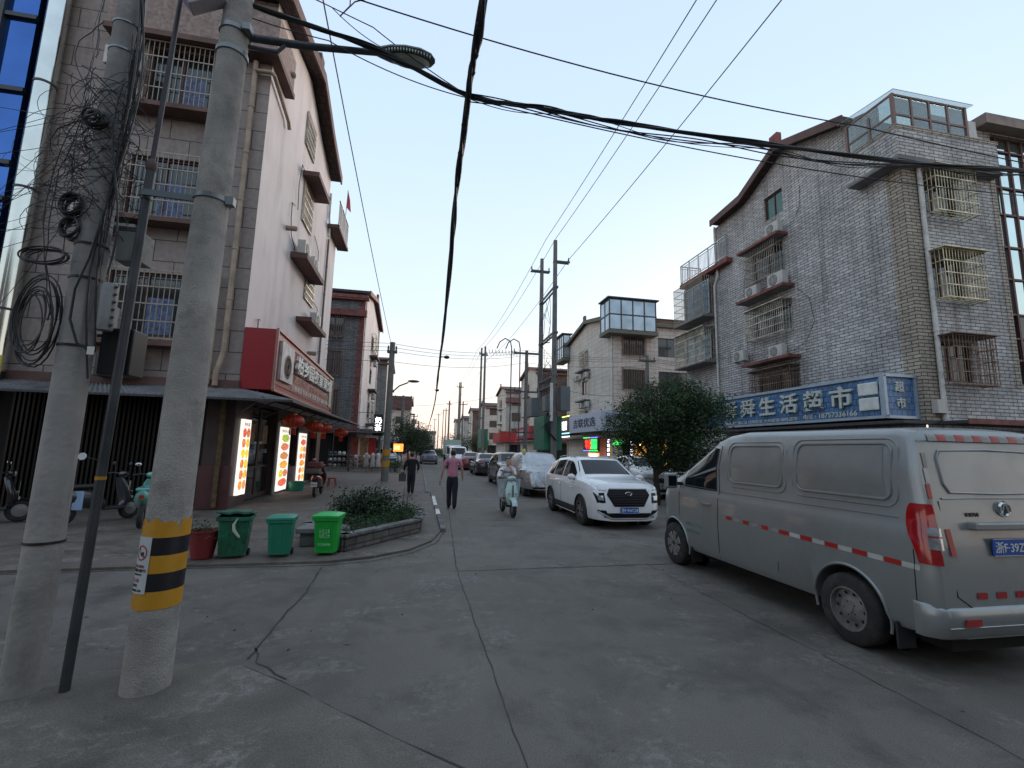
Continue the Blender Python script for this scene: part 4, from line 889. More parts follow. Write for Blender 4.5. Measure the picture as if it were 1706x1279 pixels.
# left side houses
L2, g4, f4 = house('slate_brick_house', 'slate brick house with red quoins and a white side wall, next beyond the restaurant', 'l', 37.8, 12, -4.9, 13.9, m_teal, m_white, m_ledgered, [(-8.4, 1.9, 1.9), (-12, 2, 1.9)], nfl=4, seed=11, detail=2, xlen=10, y_len=12)
for k in range(36):
    pass
qn = MB()
for k in range(46): qn.box(-5.25-(.12 if k % 2 else 0), -4.89, 37.76, 37.86, 3.1+k*.23, 3.1+k*.23+.2)
qn.build('corner_quoin', m_ledgered, L2); MB().box(-14.9, -4.7, 37.35, 37.79, 12.0, 12.5).build('cornice', m_ledgered, L2); MB().box(-14.9, -4.7, 37.4, 37.79, 13.5, 13.75).build('cornice', m_ledgered, L2)
for k_, (y_, z_) in enumerate(((44.5, 6.1), (44.5, 9.2), (45.6, 3.9))): ac(-4.55, y_, z_-.05, 90, ['air conditioner on the middle ledge of the white side wall beyond the restaurant', 'air conditioner on the upper ledge of the white side wall beyond the restaurant', 'air conditioner on the lowest ledge of the white side wall beyond the restaurant'][k_])
L3, g5, f5 = house('grey_cream_house', 'grey brick house with cream side wall just left of the concrete lamp pole', 'l', 64, 11, -4.9, 13.3, m_teal, m_cream, m_ledgebrn, [(-8, 1.9, 1.8)], nfl=4, seed=12, detail=0, xlen=9)
L4, g6, f6 = house('maroon_roof_house', 'pale house with a broad maroon attic behind the left roadside trees', 'l', 112, 12, -2.6, 12.2, m_pink, m_white, M('ledge_maroon', ()), [(-6, 1.6, 1.6), (-9.5, 1.8, 1.6), (-12.6, 1.6, 1.6)], nfl=4, seed=13, detail=0, xlen=14)
MB().box(-15.5, -2.4, 111.0, 112.0, 10.6, 13.6).build('attic', M('attic_maroon', (.10,.05,.05), var=.3), L4)
house('street_house', 'small distant house at the far left end of the street', 'l', 170, 12, -2.2, 10.5, m_pink, m_white, m_ledgebrn, [(-6, 1.6, 1.6)], nfl=3, seed=14, detail=0, xlen=12)
house('street_house', 'low pale house closing the street in the far distance', 'l', 260, 14, 8, 9.5, m_cream, m_white, m_ledgebrn, [(2, 1.6, 1.6), (-4, 1.6, 1.6)], nfl=3, seed=15, detail=0, xlen=22)
for nm_, xa_, xb_, lb_ in (('street_house', -24, -9, 'added slate brick house across the junction, out of view at left, blocking sky light'), ('street_house', -6, 5, 'added slate brick house across the junction, unseen straight behind the viewpoint, blocking sky light'), ('street_house', 9, 24, 'added slate brick house across the junction, out of view at right, blocking sky light')):  # added houses, never in view, that block sky light from behind the camera
    T_ = thing(nm_, lb_, 'building', (xa_, -16, 0)); Fb = frame((0, -13, 0), '+y'); k_ = (xa_ < -10, xa_ < 0).count(True); mt_ = [m_teal, m_teal, m_teal][k_]
    ops_ = [(xa_+1.2+3.6*i, xa_+3.2+3.6*i, 4.2+3.1*j, 5.9+3.1*j) for i in range(int((xb_-xa_)/3.7)) for j in range(3)]; g_ = MB(); wall(g_, Fb, xa_, xb_, 0, 13.4, ops_)
    g_.quad((xa_, -13, 0), (xa_, -24, 0), (xa_, -24, 13.4), (xa_, -13, 13.4)); g_.quad((xb_, -13, 0), (xb_, -24, 0), (xb_, -24, 13.4), (xb_, -13, 13.4)); g_.build('wall', mt_, T_)
    MB().box(xa_-.4, xb_+.4, -24, -12.5, 13.4, 13.9).build('roof', m_roof, T_)
    for o_ in ops_: window(T_, Fb, *o_, m_frdark, nv=2)
# milk tea sign and shop awnings on the left
TM = thing('milk_tea_sign', 'black vertical sign with glowing white characters hanging beside the concrete lamp pole', 'sign', (-3.3, 37.6, 2.6))
MB().box(-3.65, -2.95, 37.5, 37.65, 2.55, 4.25).build('box', m_black, TM, bev=.01); lettering('奶', m_litw, TM, (-3.55, 37.48, 3.52), (1,0,0), (0,0,1), w=.5, h=.5, ext=.01, bold=.02); lettering('茶', m_litw, TM, (-3.55, 37.48, 2.95), (1,0,0), (0,0,1), w=.5, h=.5, ext=.01, bold=.02)
MB().bar((-4.9, 37.58, 4.35), (-3.3, 37.58, 4.35), .04).bar((-4.9, 37.58, 3.2), (-3.6, 37.58, 3.3), .04).build('bracket', m_acd, TM)
A2 = thing('shop_awning', 'flat grey corrugated awning over the goods in front of the slate brick house', 'awning', (-4.3, 37.5, 0))
MB().prism([(35.6, 2.75), (44, 2.75), (44, 2.83), (35.6, 2.83)], lambda a, b, c: (b, a, c), -6.3, -2.4).build('roof_sheet', MC['awning_metal'], A2)
for x_, y_ in ((-6.2, 35.7), (-2.5, 35.7), (-2.5, 43.8)): MB().tube([(x_, y_, .05), (x_, y_, 2.75)], .03, 6).build('post', m_acd, A2)
A3 = thing('blue_awning', 'blue grey awning behind the milk tea sign', 'awning', (-2.6, 47, 0)); MB().prism([(46, 2.3), (50, 2.5), (50, 2.56), (46, 2.36)], lambda a, b, c: (b, a, c), -4.9, -1.9).build('roof_sheet', M('awning_blue', (.12,.15,.2), rough=.5), A3)
for y_ in (46.1, 49.9): MB().tube([(-2.0, y_, .05), (-2.0, y_, 2.4)], .03, 6).build('post', m_acd, A3)
T_ = fband('small glowing orange shop sign on the post beside the lamp pole', -1.72, -1.1, 31.5, 31.65, 1.45, 1.95, M('sign_glow', (1,.22,.04), emit=1.3, var=.1), name='lit_sign', txt='宾馆', tm=M('sign_glow_y', (1,.75,.2), emit=1.8), face='-y', w=.34, h=.26)
MB().tube([(-1.4, 31.57, .05), (-1.4, 31.57, 1.45)], .03, 6).build('post', m_acd, T_)
# ================================================================== poles near the camera
m_conc = M('pole_concrete', (.35, .325, .29), rough=.9, var=.22, scale=3, bump=.55, bscale=75, dirt=.6, dcol=(.10,.095,.088), dscale=4.5)
m_conc2 = M('pole_concrete_smooth', (.30, .283, .262), rough=.85, var=.25, scale=2.2, bump=.45, bscale=22, dirt=.55, dcol=(.09,.085,.08), dscale=3, streak=1)
m_galv = M('galvanised', (.13, .15, .15), rough=.45, metal=.6, var=.25, scale=3, dirt=.4, dscale=3)
m_galvd = M('galvanised_dark', (.07, .075, .08), rough=.5, metal=.5, var=.3, scale=4)
m_band = M('steel_band', (.20,.21,.21), rough=.4, metal=.8, var=.3)
m_yel = M('tape_yellow', (.55, .26, .015), rough=.45, var=.14, scale=5, dirt=.35, dscale=5)
m_blk = M('tape_black', (.012, .012, .016), rough=.4, var=.2)
P3 = thing('concrete_pole', 'thick rough round concrete pole wrapped in yellow and black warning tape', 'utility pole', (-1.83, 3.98, 0))
cx3 = lambda z: -1.83 + .0135*z
rp3 = lambda z: .151-.0078*z
MB().tube([(cx3(z), 3.98, z) for z in [0, .3, .6, 1, 2, 3, 4, 5, 6, 7.5, 9]], [rp3(z) for z in [0, .3, .6, 1, 2, 3, 4, 5, 6, 7.5, 9]], 48).build('shaft', m_conc, P3, smooth=True)
def shell(z0, z1, a0, a1, dr, n=40, torn=0, rr=None):
    mb = MB(); vs = []; fs = []; r = random.Random(4)
    for i in range(n+1):
        a = rad(a0+(a1-a0)*i/n); zt = z1
        if torn:
            zt = z1 + .012*math.sin(i*.9)+r.uniform(-.006, .006) - (.045 if abs(math.degrees(a)+38) < 7 else .02 if abs(math.degrees(a)+62) < 10 else 0)
        for z in (z0, zt): vs.append((cx3(z)+math.cos(a)*(rp3(z)+dr), 3.98+math.sin(a)*(rp3(z)+dr), z))
    for i in range(n): fs.append((2*i, 2*i+2, 2*i+3, 2*i+1))
    return mb.add(vs, fs)
W_ = None
for k in range(5):
    z0 = .58+k*.122; m_ = m_yel if k % 2 == 0 else m_blk
    o = shell(z0, z0+.122, -175, 185, .003+.0005*k, torn=(k == 4), n=72).build('warning_stripe', m_, P3, smooth=True, recalc=False)
NT = shell(.69, 1.075, -152, -97, .008, n=14).build('notice_sheet', M('notice_white', (.50,.52,.52), rough=.5, var=.06, dirt=.2), P3, smooth=True, recalc=False)
def on_pole(p):  # wrap flat text (u = arc length from -152 deg, v = height) on to the shaft
    a = rad(-150) + p.x/.165; r_ = rp3(p.z)+.0105+p.y
    return Vector((cx3(p.z)+math.cos(a)*r_, 3.98+math.sin(a)*r_, p.z))
m_nred = M('notice_red', (.35,.03,.03)); m_nblk = M('notice_black', (.03,.03,.03))
for tx, z_, h_, w_, mt in (('禁止燃放', .865, .020, .10, m_nred), ('烟花爆竹', .835, .022, .12, m_nblk), ('违者必究', .812, .014, .09, m_nblk), ('山 川', .765, .03, .07, m_nred), ('电力安全', .735, .02, .06, m_nblk), ('请勿靠近 注意', .705, .016, .10, m_nblk)):
    lettering(tx, mt, P3, (.02, 0, z_), (1,0,0), (0,0,1), w=w_, h=h_, ext=.0008, curl=on_pole, res=2)
rg = MB(); vs = []; fs = []
for j in range(37):
    a = 2*math.pi*j/36
    for rr in (.052, .043): p = on_pole(Vector((.078+math.cos(a)*rr, 0, .965+math.sin(a)*rr))); vs.append(p)
for j in range(36): fs.append((2*j, 2*j+1, 2*j+3, 2*j+2))
i0 = len(vs)
for (u_, v_) in ((.04, .995), (.048, 1.003), (.116, .935), (.108, .927)): vs.append(on_pole(Vector((u_, .0006, v_))))
fs.append((i0, i0+1, i0+2, i0+3)); rg.add(vs, fs).build('ban_symbol', m_nred, P3, recalc=False)
fb_ = MB(); fb_.add([on_pole(Vector((u_, -.0003, v_))) for u_, v_ in ((.055, .98), (.07, .965), (.10, .975), (.105, .955), (.095, .94), (.07, .945))], [(0,1,2,3,4,5)]); fb_.build('pictogram', m_nblk, P3, recalc=False)
for z_ in (5.28, 5.07, 3.72): 
    MB().lathe([(rp3(z_)+.002, z_-.022), (rp3(z_)+.012, z_-.02), (rp3(z_)+.012, z_+.02), (rp3(z_)+.002, z_+.022)], (cx3(z_), 3.98, 0), 'z', 36).build('clamp_band', m_band, P3)
MB().bar((-2.28, 3.95, 3.72), (-1.88, 3.93, 3.7), .02, .05).build('tie_bar', m_galv, P3)
MB().box(-1.66, -1.60, 3.92, 3.98, 3.68, 3.75).build('clamp_bolt', m_band, P3); MB().box(-1.66, -1.60, 3.86, 3.95, 5.25, 5.31).build('clamp_bolt', m_band, P3)
# street lamp on an arm
LA = thing('street_lamp', 'grey street lamp head on a long arm clamped to the thick concrete pole', 'street lamp', (-1.0, 4.0, 5.28))
MB().tube([(-1.68, 4.0, 5.29), (-1.2, 4.03, 5.33), (-.55, 4.08, 5.44)], [.034, .032, .028], 12).build('arm', m_galvd, LA, smooth=True)
MB().tube([(-1.66, 4.0, 5.20), (-1.42, 4.01, 5.2), (-1.36, 4.02, 5.3)], .018, 8).build('brace', m_galvd, LA, smooth=True)
hd = MB(); pts = []
st = [(-.62, .03, .03, 0), (-.56, .06, .045, 0), (-.46, .10, .06, .0), (-.32, .125, .065, 0), (-.18, .12, .06, 0), (-.08, .08, .045, 0), (-.04, .02, .02, 0)]
n = 18; vs = []; fs = []
for (x_, hw, hh, _) in st:
    for j in range(n):
        a = 2*math.pi*j/n; zz = math.sin(a)*hh*(1.0 if math.sin(a) > 0 else .35); vs.append((x_, 4.1+math.cos(a)*hw, 5.46+(x_+.5)*.02+zz))
for i in range(len(st)-1):
    for j in range(n): fs.append((i*n+j, i*n+(j+1)%n, (i+1)*n+(j+1)%n, (i+1)*n+j))
fs.append(tuple(range(n))); fs.append(tuple((len(st)-1)*n+j for j in range(n)))
hd.add(vs, fs).build('lamp_head', m_galv, LA, smooth=True)
ln = MB(); vs = [(-.28+math.cos(2*math.pi*j/20)*.19, 4.1+math.sin(2*math.pi*j/20)*.085, 5.43) for j in range(20)]+[(-.28+math.cos(2*math.pi*j/20)*.15, 4.1+math.sin(2*math.pi*j/20)*.065, 5.40) for j in range(20)]
ln.add(vs, [(j, (j+1)%20, 20+(j+1)%20, 20+j) for j in range(20)]+[tuple(range(20, 40))]).build('lens', M('lamp_lens', (.42,.43,.38), rough=.25, var=.1), LA)
fn_ = MB()
for k in range(16):
    x_ = -.50+.027*k; hw = .112*math.sqrt(max(.1, 1-((x_+.29)/.26)**2)); fn_.box(x_, x_+.012, 4.1-hw-.012, 4.1-hw+.01, 5.425, 5.45)
fn_.build('cooling_fin', M('fin_pale', (.4,.42,.38)), LA)
# leaning smooth pole full of cables
PL = thing('cable_pole', 'smooth grey concrete pole at the far left, covered in tangled cables', 'utility pole', (-2.585, 4.03, 0))
rl = lambda z: .114-.0034*z; cl = lambda z: -2.622 + .005*z
sh = MB(); vs = []; fs = []; n = 40; zz = [0, .2, .8, 1.6, 2.4, 3.2, 4, 4.8, 5.6, 7, 8.5]
for z in zz:
    for j in range(n):
        a = 2*math.pi*j/n; q = rl(z)*(1-.05*max(0, math.cos(2*(a+1.2)))**6); vs.append((cl(z)+math.cos(a)*q, 4.03+math.sin(a)*q, z))
for i in range(len(zz)-1):
    for j in range(n): fs.append((i*n+j, i*n+(j+1)%n, (i+1)*n+(j+1)%n, (i+1)*n+j))
sh.add(vs, fs).build('shaft', m_conc2, PL, smooth=True)
for z_ in (1.02, 2.45, 2.98, 3.25, 4.55, 4.95, 5.2): MB().lathe([(rl(z_)+.001, z_-.009), (rl(z_)+.006, z_-.008), (rl(z_)+.006, z_+.008), (rl(z_)+.001, z_+.009)], (cl(z_), 4.03, 0), 'z', 30).build('clamp_band', m_cable if z_ < 4 else m_band, PL)
# conduit pipe
PP = thing('steel_conduit', 'thin dark steel pipe standing between the two concrete poles', 'pipe', (-2.34, 4.0, 0))
MB().tube([(-2.34, 4.0, 0), (-2.31, 4.0, 1.2), (-2.285, 4.0, 2.6), (-2.262, 4.0, 3.98)], .032, 16).build('lower_pipe', m_galvd, PP, smooth=True)
MB().tube([(-2.262, 4.0, 3.98), (-2.24, 4.0, 4.8), (-2.20, 4.0, 6.4)], .019, 14).build('upper_pipe', M('pipe_dark', (.05,.04,.045), rough=.5, var=.3), PP, smooth=True)
MB().lathe([(.034, 3.93), (.040, 3.95), (.040, 4.0), (.022, 4.03)], (-2.262, 4.0, 0), 'z', 18).build('collar', M('collar_rust', (.09,.05,.04), rough=.6), PP, smooth=True)
MB().lathe([(.033, 1.46), (.035, 1.46), (.035, 1.485), (.033, 1.485)], (-2.305, 4.0, 0), 'z', 18).build('tape_ring', m_yel, PP)
MB().lathe([(.033, 3.68), (.039, 3.68), (.039, 3.75), (.033, 3.75)], (-2.268, 4.0, 0), 'z', 18).build('clamp', m_galv, PP)
rm = thing('mirror_disc', 'small bright round disc sticking out beside the steel pipe', 'mirror', (-2.43, 3.98, 1.62)); MB().lathe([(.001, -.004), (.026, -.004), (.026, .004), (.001, .004)], (-2.425, 3.97, 1.63), 'y', 20).build('disc', M('disc_white', (.75,.78,.8), rough=.3), rm); MB().tube([(-2.425, 3.98, 1.63), (-2.33, 4.0, 1.60)], .004, 5).build('stem', m_cable, rm)
# boxes on the poles
B1 = thing('junction_box', 'pale metal box with yellow and blue sticker, mounted high beside the thick pole', 'box', (-2.05, 3.9, 5.3))
bx = MB().box(-.15, .15, -.06, .06, -.15, .17); bx.xf(Matrix.Translation((-2.02, 3.86, 5.52)) @ Matrix.Rotation(rad(-38), 4, 'Y') @ Matrix.Rotation(rad(8), 4, 'Z')); bx.build('casing', M('box_pale', (.34,.31,.32), rough=.4, var=.1, dirt=.3), B1, bev=.008)
sx = MB().box(-.03, .12, -.064, -.061, -.03, .14); sx.xf(Matrix.Translation((-2.02, 3.86, 5.52)) @ Matrix.Rotation(rad(-38), 4, 'Y') @ Matrix.Rotation(rad(8), 4, 'Z')); sx.build('sticker', M('sticker_yellow', (.50,.50,.06), var=.1), B1)
sx = MB().box(-.09, -.04, -.064, -.061, -.06, .05); sx.xf(Matrix.Translation((-2.02, 3.86, 5.52)) @ Matrix.Rotation(rad(-38), 4, 'Y') @ Matrix.Rotation(rad(8), 4, 'Z')); sx.build('sticker', M('sticker_blue', (.35,.45,.6), var=.5, scale=20), B1)
B2 = MB().box(-2.46, -2.27, 4.05, 4.2, 3.17, 3.42).build('meter_box', M('box_grey', (.22,.22,.20), rough=.6, var=.15, dirt=.5, dscale=5), bev=.008); tag(B2, 'weathered square grey box between the cable pole and the pipe', 'box')
B3 = thing('splice_closure', 'grey cylindrical cable splice can strapped to the right of the cable pole', 'cable can', (-2.42, 4.0, 2.6))
MB().lathe([(.05, 2.58), (.055, 2.6), (.055, 2.92), (.045, 2.95), (.001, 2.955)], (-2.415, 3.98, 0), 'z', 20).build('can', M('can_grey', (.28,.28,.27), rough=.5, dirt=.5, dscale=6), B3, smooth=True)
mb = MB()
for k in range(6): mb.sph((-2.355, 3.95, 2.62+.06*k), .012, 8, 6)
mb.build('bolt', m_galvd, B3)
B4 = MB().box(-2.47, -2.25, 4.05, 4.25, 2.25, 2.62).build('black_box', m_black, bev=.01); tag(B4, 'black plastic box hung low behind the steel pipe', 'box')
# coils and loops
def coil(c, ra, rb, turns, rr, ax, label, jit=.012, seed=1, r=.005):
    r_ = random.Random(seed); pts = []; N_ = turns*22
    for i in range(N_):
        a = 2*math.pi*i/22; k = 1+jit*6*math.sin(i*.117+seed)+.05*math.sin(i*.31); e1 = math.cos(a)*ra*k; e2 = math.sin(a)*rb*k
        off = .018*math.sin(i*.11)+.01*math.sin(i*.27)
        pts.append((c[0]+e1, c[1]+off*2, c[2]+e2) if ax == 'y' else (c[0]+e1, c[1]+e2*.9, c[2]+off+e2*.25))
    o = MB().tube(pts, r, 5).build('cable_coil', m_cable, smooth=True, recalc=False); return tag(o, label, 'cable coil', 'cable coils on the left pole')
coil((-2.86, 3.95, 3.12), .15, .065, 5, 0, 'y', 'flat oval cable coil hanging left of the cable pole, just above the big loose loops', seed=2, r=.006)
coil((-2.74, 3.96, 3.55), .075, .085, 7, 0, 'y', 'thick round black cable coil on the left of the pole', seed=3, r=.009)
coil((-2.72, 3.96, 3.36), .07, .08, 6, 0, 'y', 'thick round black cable coil just below the similar one', seed=4, r=.009)
coil((-2.84, 3.93, 2.62), .12, .27, 9, 0, 'y', 'big loose bundle of cable loops hanging at the lower left of the pole', jit=.05, seed=5, r=.0055)
coil((-2.62, 3.86, 4.25), .07, .05, 8, 0, 'y', 'small dense black knot of cable high on the left of the pole', jit=.08, seed=6, r=.008)
# the tangle: uncountable strands looping round the pole
r = random.Random(21); tg = MB()
for k in range(95):
    z0 = r.uniform(3.3, 4.6) if k % 3 else r.uniform(3.7, 4.6); pts = []; ra = rl(z0)+r.uniform(.008, .12)*(1 if r.random() < .75 else 2.2); a0 = r.uniform(0, 6.28); span = r.uniform(1.5, 6); tilt = r.uniform(-.25, .25)
    ox = -r.uniform(0, .12)*(r.random() < .6)
    N_ = 14
    for i in range(N_+1):
        a = a0+span*i/N_; q = ra*(1+.15*math.sin(i*.8+k)); pts.append((cl(z0)+ox+math.cos(a)*q, 4.03+math.sin(a)*q*.8, z0+tilt*math.cos(a)+.05*math.sin(i*.5+k)-.0*i))
    tg.tube(pts, r.choice([.0018, .0025, .0035]), 4, cap=False)
for k in range(44):   # wide loose loops standing off to the left
    cx_ = r.uniform(-2.98, -2.66); cz_ = r.choice([r.uniform(3.35, 3.8), r.uniform(3.75, 4.3), r.uniform(3.7, 4.4)]); ra = r.uniform(.06, .24); rb = ra*r.uniform(.35, 1); a0 = r.uniform(0, 6.28); sp_ = r.uniform(2.5, 6.5); ti = r.uniform(-.6, .6); pts = []
    for i in range(17):
        a = a0+sp_*i/16; u_, v_ = math.cos(a)*ra, math.sin(a)*rb; pts.append((cx_+u_*math.cos(ti)-v_*math.sin(ti), 3.93+.05*math.sin(a+k), cz_+u_*math.sin(ti)+v_*math.cos(ti)))
    tg.tube(pts, r.choice([.0016, .0022, .003]), 4, cap=False)
for k in range(40):   # strands running down the pole and out to the left
    z1 = r.uniform(4.2, 5.8); z0 = z1-r.uniform(.5, 1.9); s_ = r.choice([-1, 1, 1, 1, 1, 1]); x0 = cl(z1)+s_*(rl(z1)+.01+r.uniform(0, .03)); pts = []
    amp = r.uniform(.01, .16)*(s_ if s_ > 0 else -1)*(.35 if s_ > 0 else 1)
    for i in range(13):
        t = i/12; pts.append((x0+amp*math.sin(math.pi*t)+r.gauss(0, .004), 3.93+r.uniform(-.01, .02)+.02*k/70, z1+(z0-z1)*t))
    tg.tube(pts, r.choice([.002, .003, .0045]), 4, cap=False)
o = tg.build('cable_tangle', m_cable, smooth=True, recalc=False, org=(-2.6, 4.0, 3.0)); tag(o, 'mess of fine tangled cables wound round the left pole', 'cable tangle', kind='stuff')
r = random.Random(5)
for k in range(14):
    z0 = r.uniform(3.4, 4.6); xe = -7.5; ze = z0+r.uniform(-.8, 1.2); ye = r.uniform(4.5, 9)
    wire([(cl(z0)-.1, 4.0, z0), (xe, ye, ze)], .0028, m_cable, 'cable', 'thin cable running off to the left from the tangled pole', 'cable', sag=r.uniform(.05, .25), group='thin cables running left', n=12, sides=4)
# service wires down between the poles
for k, (a, b, q) in enumerate((((-2.50, 3.92, 5.6), (-2.42, 3.9, 2.4), .06), ((-2.46, 3.92, 5.4), (-2.44, 3.9, 2.2), .09), ((-2.49, 3.9, 4.6), (-2.40, 3.9, 3.0), -.03))):
    pts = [(a[0]+(b[0]-a[0])*t+q*math.sin(math.pi*t*2), a[1]-.02*math.sin(6*t), a[2]+(b[2]-a[2])*t) for t in [i/20 for i in range(21)]]
    o = MB().tube(pts, .007, 6).build('cable', m_cable, smooth=True, recalc=False); tag(o, ['black cable looping down the right side of the cable pole', 'second black cable swinging down beside the cable pole', 'short black cable kinked beside the cable pole'][k], 'cable')
pts = [(-2.47, 3.86, 3.4), (-2.5, 3.85, 3.1), (-2.56, 3.85, 2.85), (-2.56, 3.85, 2.62), (-2.5, 3.86, 2.45), (-2.42, 3.88, 2.40)]
o = MB().tube(pts, .009, 7).build('cable', m_cable, smooth=True, recalc=False); tag(o, 'thick black cable loop ending at the small white tag', 'cable')
tg_ = MB().box(-2.43, -2.385, 3.86, 3.864, 2.37, 2.43).build('cable_tag', m_letw); tag(tg_, 'small white paper tag hanging on the thick cable loop', 'tag')

# ================================================================== overhead cables
def bundle(pts, n, r, spread, name, label, seed=1):
    rr = random.Random(seed); root = thing(name, label, 'cable bundle', pts[0])
    P = []; 
    # smooth resample (Catmull-Rom)
    V = [Vector(p) for p in pts]; V = [V[0]*2-V[1]]+V+[V[-1]*2-V[-2]]
    for i in range(1, len(V)-2):
        for j in range(14):
            t = j/14; a, b, c, d = V[i-1], V[i], V[i+1], V[i+2]
            P.append(.5*((2*b)+(c-a)*t+(2*a-5*b+4*c-d)*t*t+(3*b-a-3*c+d)*t**3))
    P.append(V[-2])
    for k in range(n):
        ph = rr.uniform(0, 6.28); w_ = rr.uniform(.15, .5); am = spread*rr.uniform(.3, 1); Q = []
        for i, p in enumerate(P):
            d = (P[min(i+1, len(P)-1)]-P[max(0, i-1)]).normalized(); x = d.cross(Vector((0,0,1))).normalized(); y = x.cross(d); a = ph+w_*i
            Q.append(p+(x*math.cos(a)+y*math.sin(a))*am*(1+.4*math.sin(i*.23+k)))
        MB().tube(Q, r*rr.uniform(.7, 1.3), 6).build('strand', m_cable, root, smooth=True, recalc=False)
    return root, P
mpath = [(.33, -8, 5.9), (.28, 0, 5.25), (.30, 3.0, 5.1), (.29, 4.03, 5.1), (.30, 5.8, 5.0), (.41, 9.8, 4.85), (.53, 17.2, 4.5), (.68, 27.3, 4.15), (.74, 53.9, 3.8)]
MBn, MP = bundle(mpath, 9, .013, .026, 'cable_bundle', 'thick black cable bundle running overhead along the street', 3)
for k, p in enumerate(MP[26:]):
    if k % 4 == 0 and p.y < 16: MB().sph(p, .034, 8, 6, (1, 1.3, 1)).build('tape_wrap', m_cable, MBn, smooth=True)
for (x_, y_, z_) in ((.62, 14.6, 4.62), (.56, 21.0, 4.33)):
    MB().tube([(x_-.1, y_, z_), (x_, y_, z_)], .012, 5).sph((x_+.07, y_, z_-.01), .07, 10, 8, (1.3, 1, .8)).build('cable_knob', m_cable, MBn, smooth=True)
cpath = [(-2.6, 4.1, 5.95), (-1.64, 4.0, 5.62), (-.62, 4, 5.40), (.29, 4.03, 5.12), (1.1, 4, 5.07), (1.94, 4, 5.07), (3.7, 4, 5.09), (5.4, 4, 5.17), (7.19, 4, 5.31), (11, 4, 5.75)]
bundle(cpath, 7, .010, .022, 'cable_bundle', 'black cable bundle crossing the street, tied to the overhead bundle', 8)
bundle([(.29, 4.03, 5.1), (1.9, 4.0, 4.99), (3.6, 3.98, 4.98), (5.4, 4, 5.1), (7.2, 4, 5.28), (11, 4, 5.7)], 4, .005, .05, 'cable_bundle', 'loose thinner cables sagging beneath the crossing bundle on the right', 12)
W = lambda pts, rr, lb, sag=0., grp=None, n=20: wire(pts, rr, m_cable, 'overhead_wire', lb, 'wire', sag=sag, group=grp, n=n)
W([(-2.6, 4.05, 6.25), (-.75, 4, 5.88), (4.76, 4, 5.52), (11, 4, 5.4)], .007, 'upper single black wire crossing the street in front of the brick house', [0, .12, .05])
W([(.29, 4.03, 5.08), (7.13, 4, 4.98), (11, 4, 5.1)], .006, 'lowest single black wire crossing in front of the brick house', [.14, 0])
W([(-2.6, 4.05, 5.8), (-1.0, 4, 5.40), (.29, 4.03, 5.08)], .005, 'thin wire sagging under the lamp to the cable knot', .06)
W([(-2.6, 4.05, 6.4), (-.62, 4, 5.62), (.2, 4.03, 5.15)], .005, 'thin wire slanting down above the lamp head', .02)
W([(-1.78, 3.9, 6.0), (-1.0, 4.0, 5.75), (-.55, 4.05, 5.48)], .004, 'short feed wire from the thick pole to the lamp head', .03)
W([(-1.7, -4, 9.4), (-1.73, 24.2, 7.0)], .011, 'single wire running over the left pavement to the concrete lamp pole', .35)
W([(-.9, 4.2, 6.6), (-.86, 4.1, 5.9), (-.93, 4.05, 5.72), (-.8, 4, 5.85), (-.62, 4, 5.95), (-.5, 4, 6.2)], .006, 'curly loose wire end above the lamp arm', 0)
# high voltage line
HP = [(7.5, 25.8), (7.5, 60.7), (7.5, 96.5), (7.5, 132), (7.2, 168)]
for dx, dz, lb in ((-.6, 0, 'left high voltage wire high over the right side of the street'), (0, .1, 'middle high voltage wire high over the right side of the street'), (.8, -1.2, 'right, slightly lower high voltage wire over the right side of the street')):
    W([(7.5+dx, -12, 15.2+dz)]+[(x+dx, y, 14.45+dz+(.4 if y > 30 else 0)) for x, y in HP], .017, lb, [.6, .7, .7, .7, .7])
m_pole = M('far_pole_concrete', (.17,.165,.155), rough=.9, var=.15, dirt=.3)
m_arm = M('arm_steel', (.09,.095,.10), rough=.6, metal=.3)
m_ins = M('insulator', (.10,.05,.04), rough=.3)
def upole(x, y, h, label, r0=.17, r1=.10, arms=(), group=None, tape=False, armw=1.2):
    T = thing('utility_pole', label, 'utility pole', (x, y, 0), group)
    MB().tube([(x, y, 0), (x, y, h)], [r0, r1], 16).build('shaft', m_pole, T, smooth=True)
    for (z, xa, xb) in arms:
        MB().box(x+xa, x+xb, y-.13, y-.05, z-.05, z+.05).box(x+xa, x+xb, y+.12, y+.17, z-.05, z+.05).build('crossarm', m_arm, T)
        for xx in (x+xa+.05, x+xb-.05):
            MB().lathe([(.03, 0), (.06, .05), (.03, .09), (.06, .14), (.03, .18), (.05, .22), (.001, .3)], (xx, y, z+.05), 'z', 8).build('insulator', m_ins, T)
    if tape:
        for z, m_ in ((.75, m_yel), (1.3, m_yel)): MB().lathe([(r0+.004, z), (r0+.004, z+.3)], (x, y, 0), 'z', 16).build('warning_stripe', m_, T, smooth=True)
    return T
H1 = upole(7.5, 25.8, 14.45, 'nearer tall pole of the twin transformer poles', .19, .12, [(13.1, -.1, .9)])
H1b = upole(7.5, 29.0, 14.6, 'farther tall pole of the twin transformer poles', .19, .12, [(13.7, -.75, .55)])
TF = thing('transformer_platform', 'grey transformer boxes and green cabinet hung between the twin poles', 'transformer', (7.5, 27.4, 1.5))
def tx(x0, x1, y0, y1, z0, z1, nm, m_, **k): return MB().box(x0, x1, y0, y1, z0, z1).build(nm, m_, TF, **k)
tx(7.0, 8.1, 26.1, 28.6, 1.75, 3.75, 'cabinet', M('cabinet_green', (.03,.17,.10), rough=.5, var=.15, dirt=.3), bev=.03)
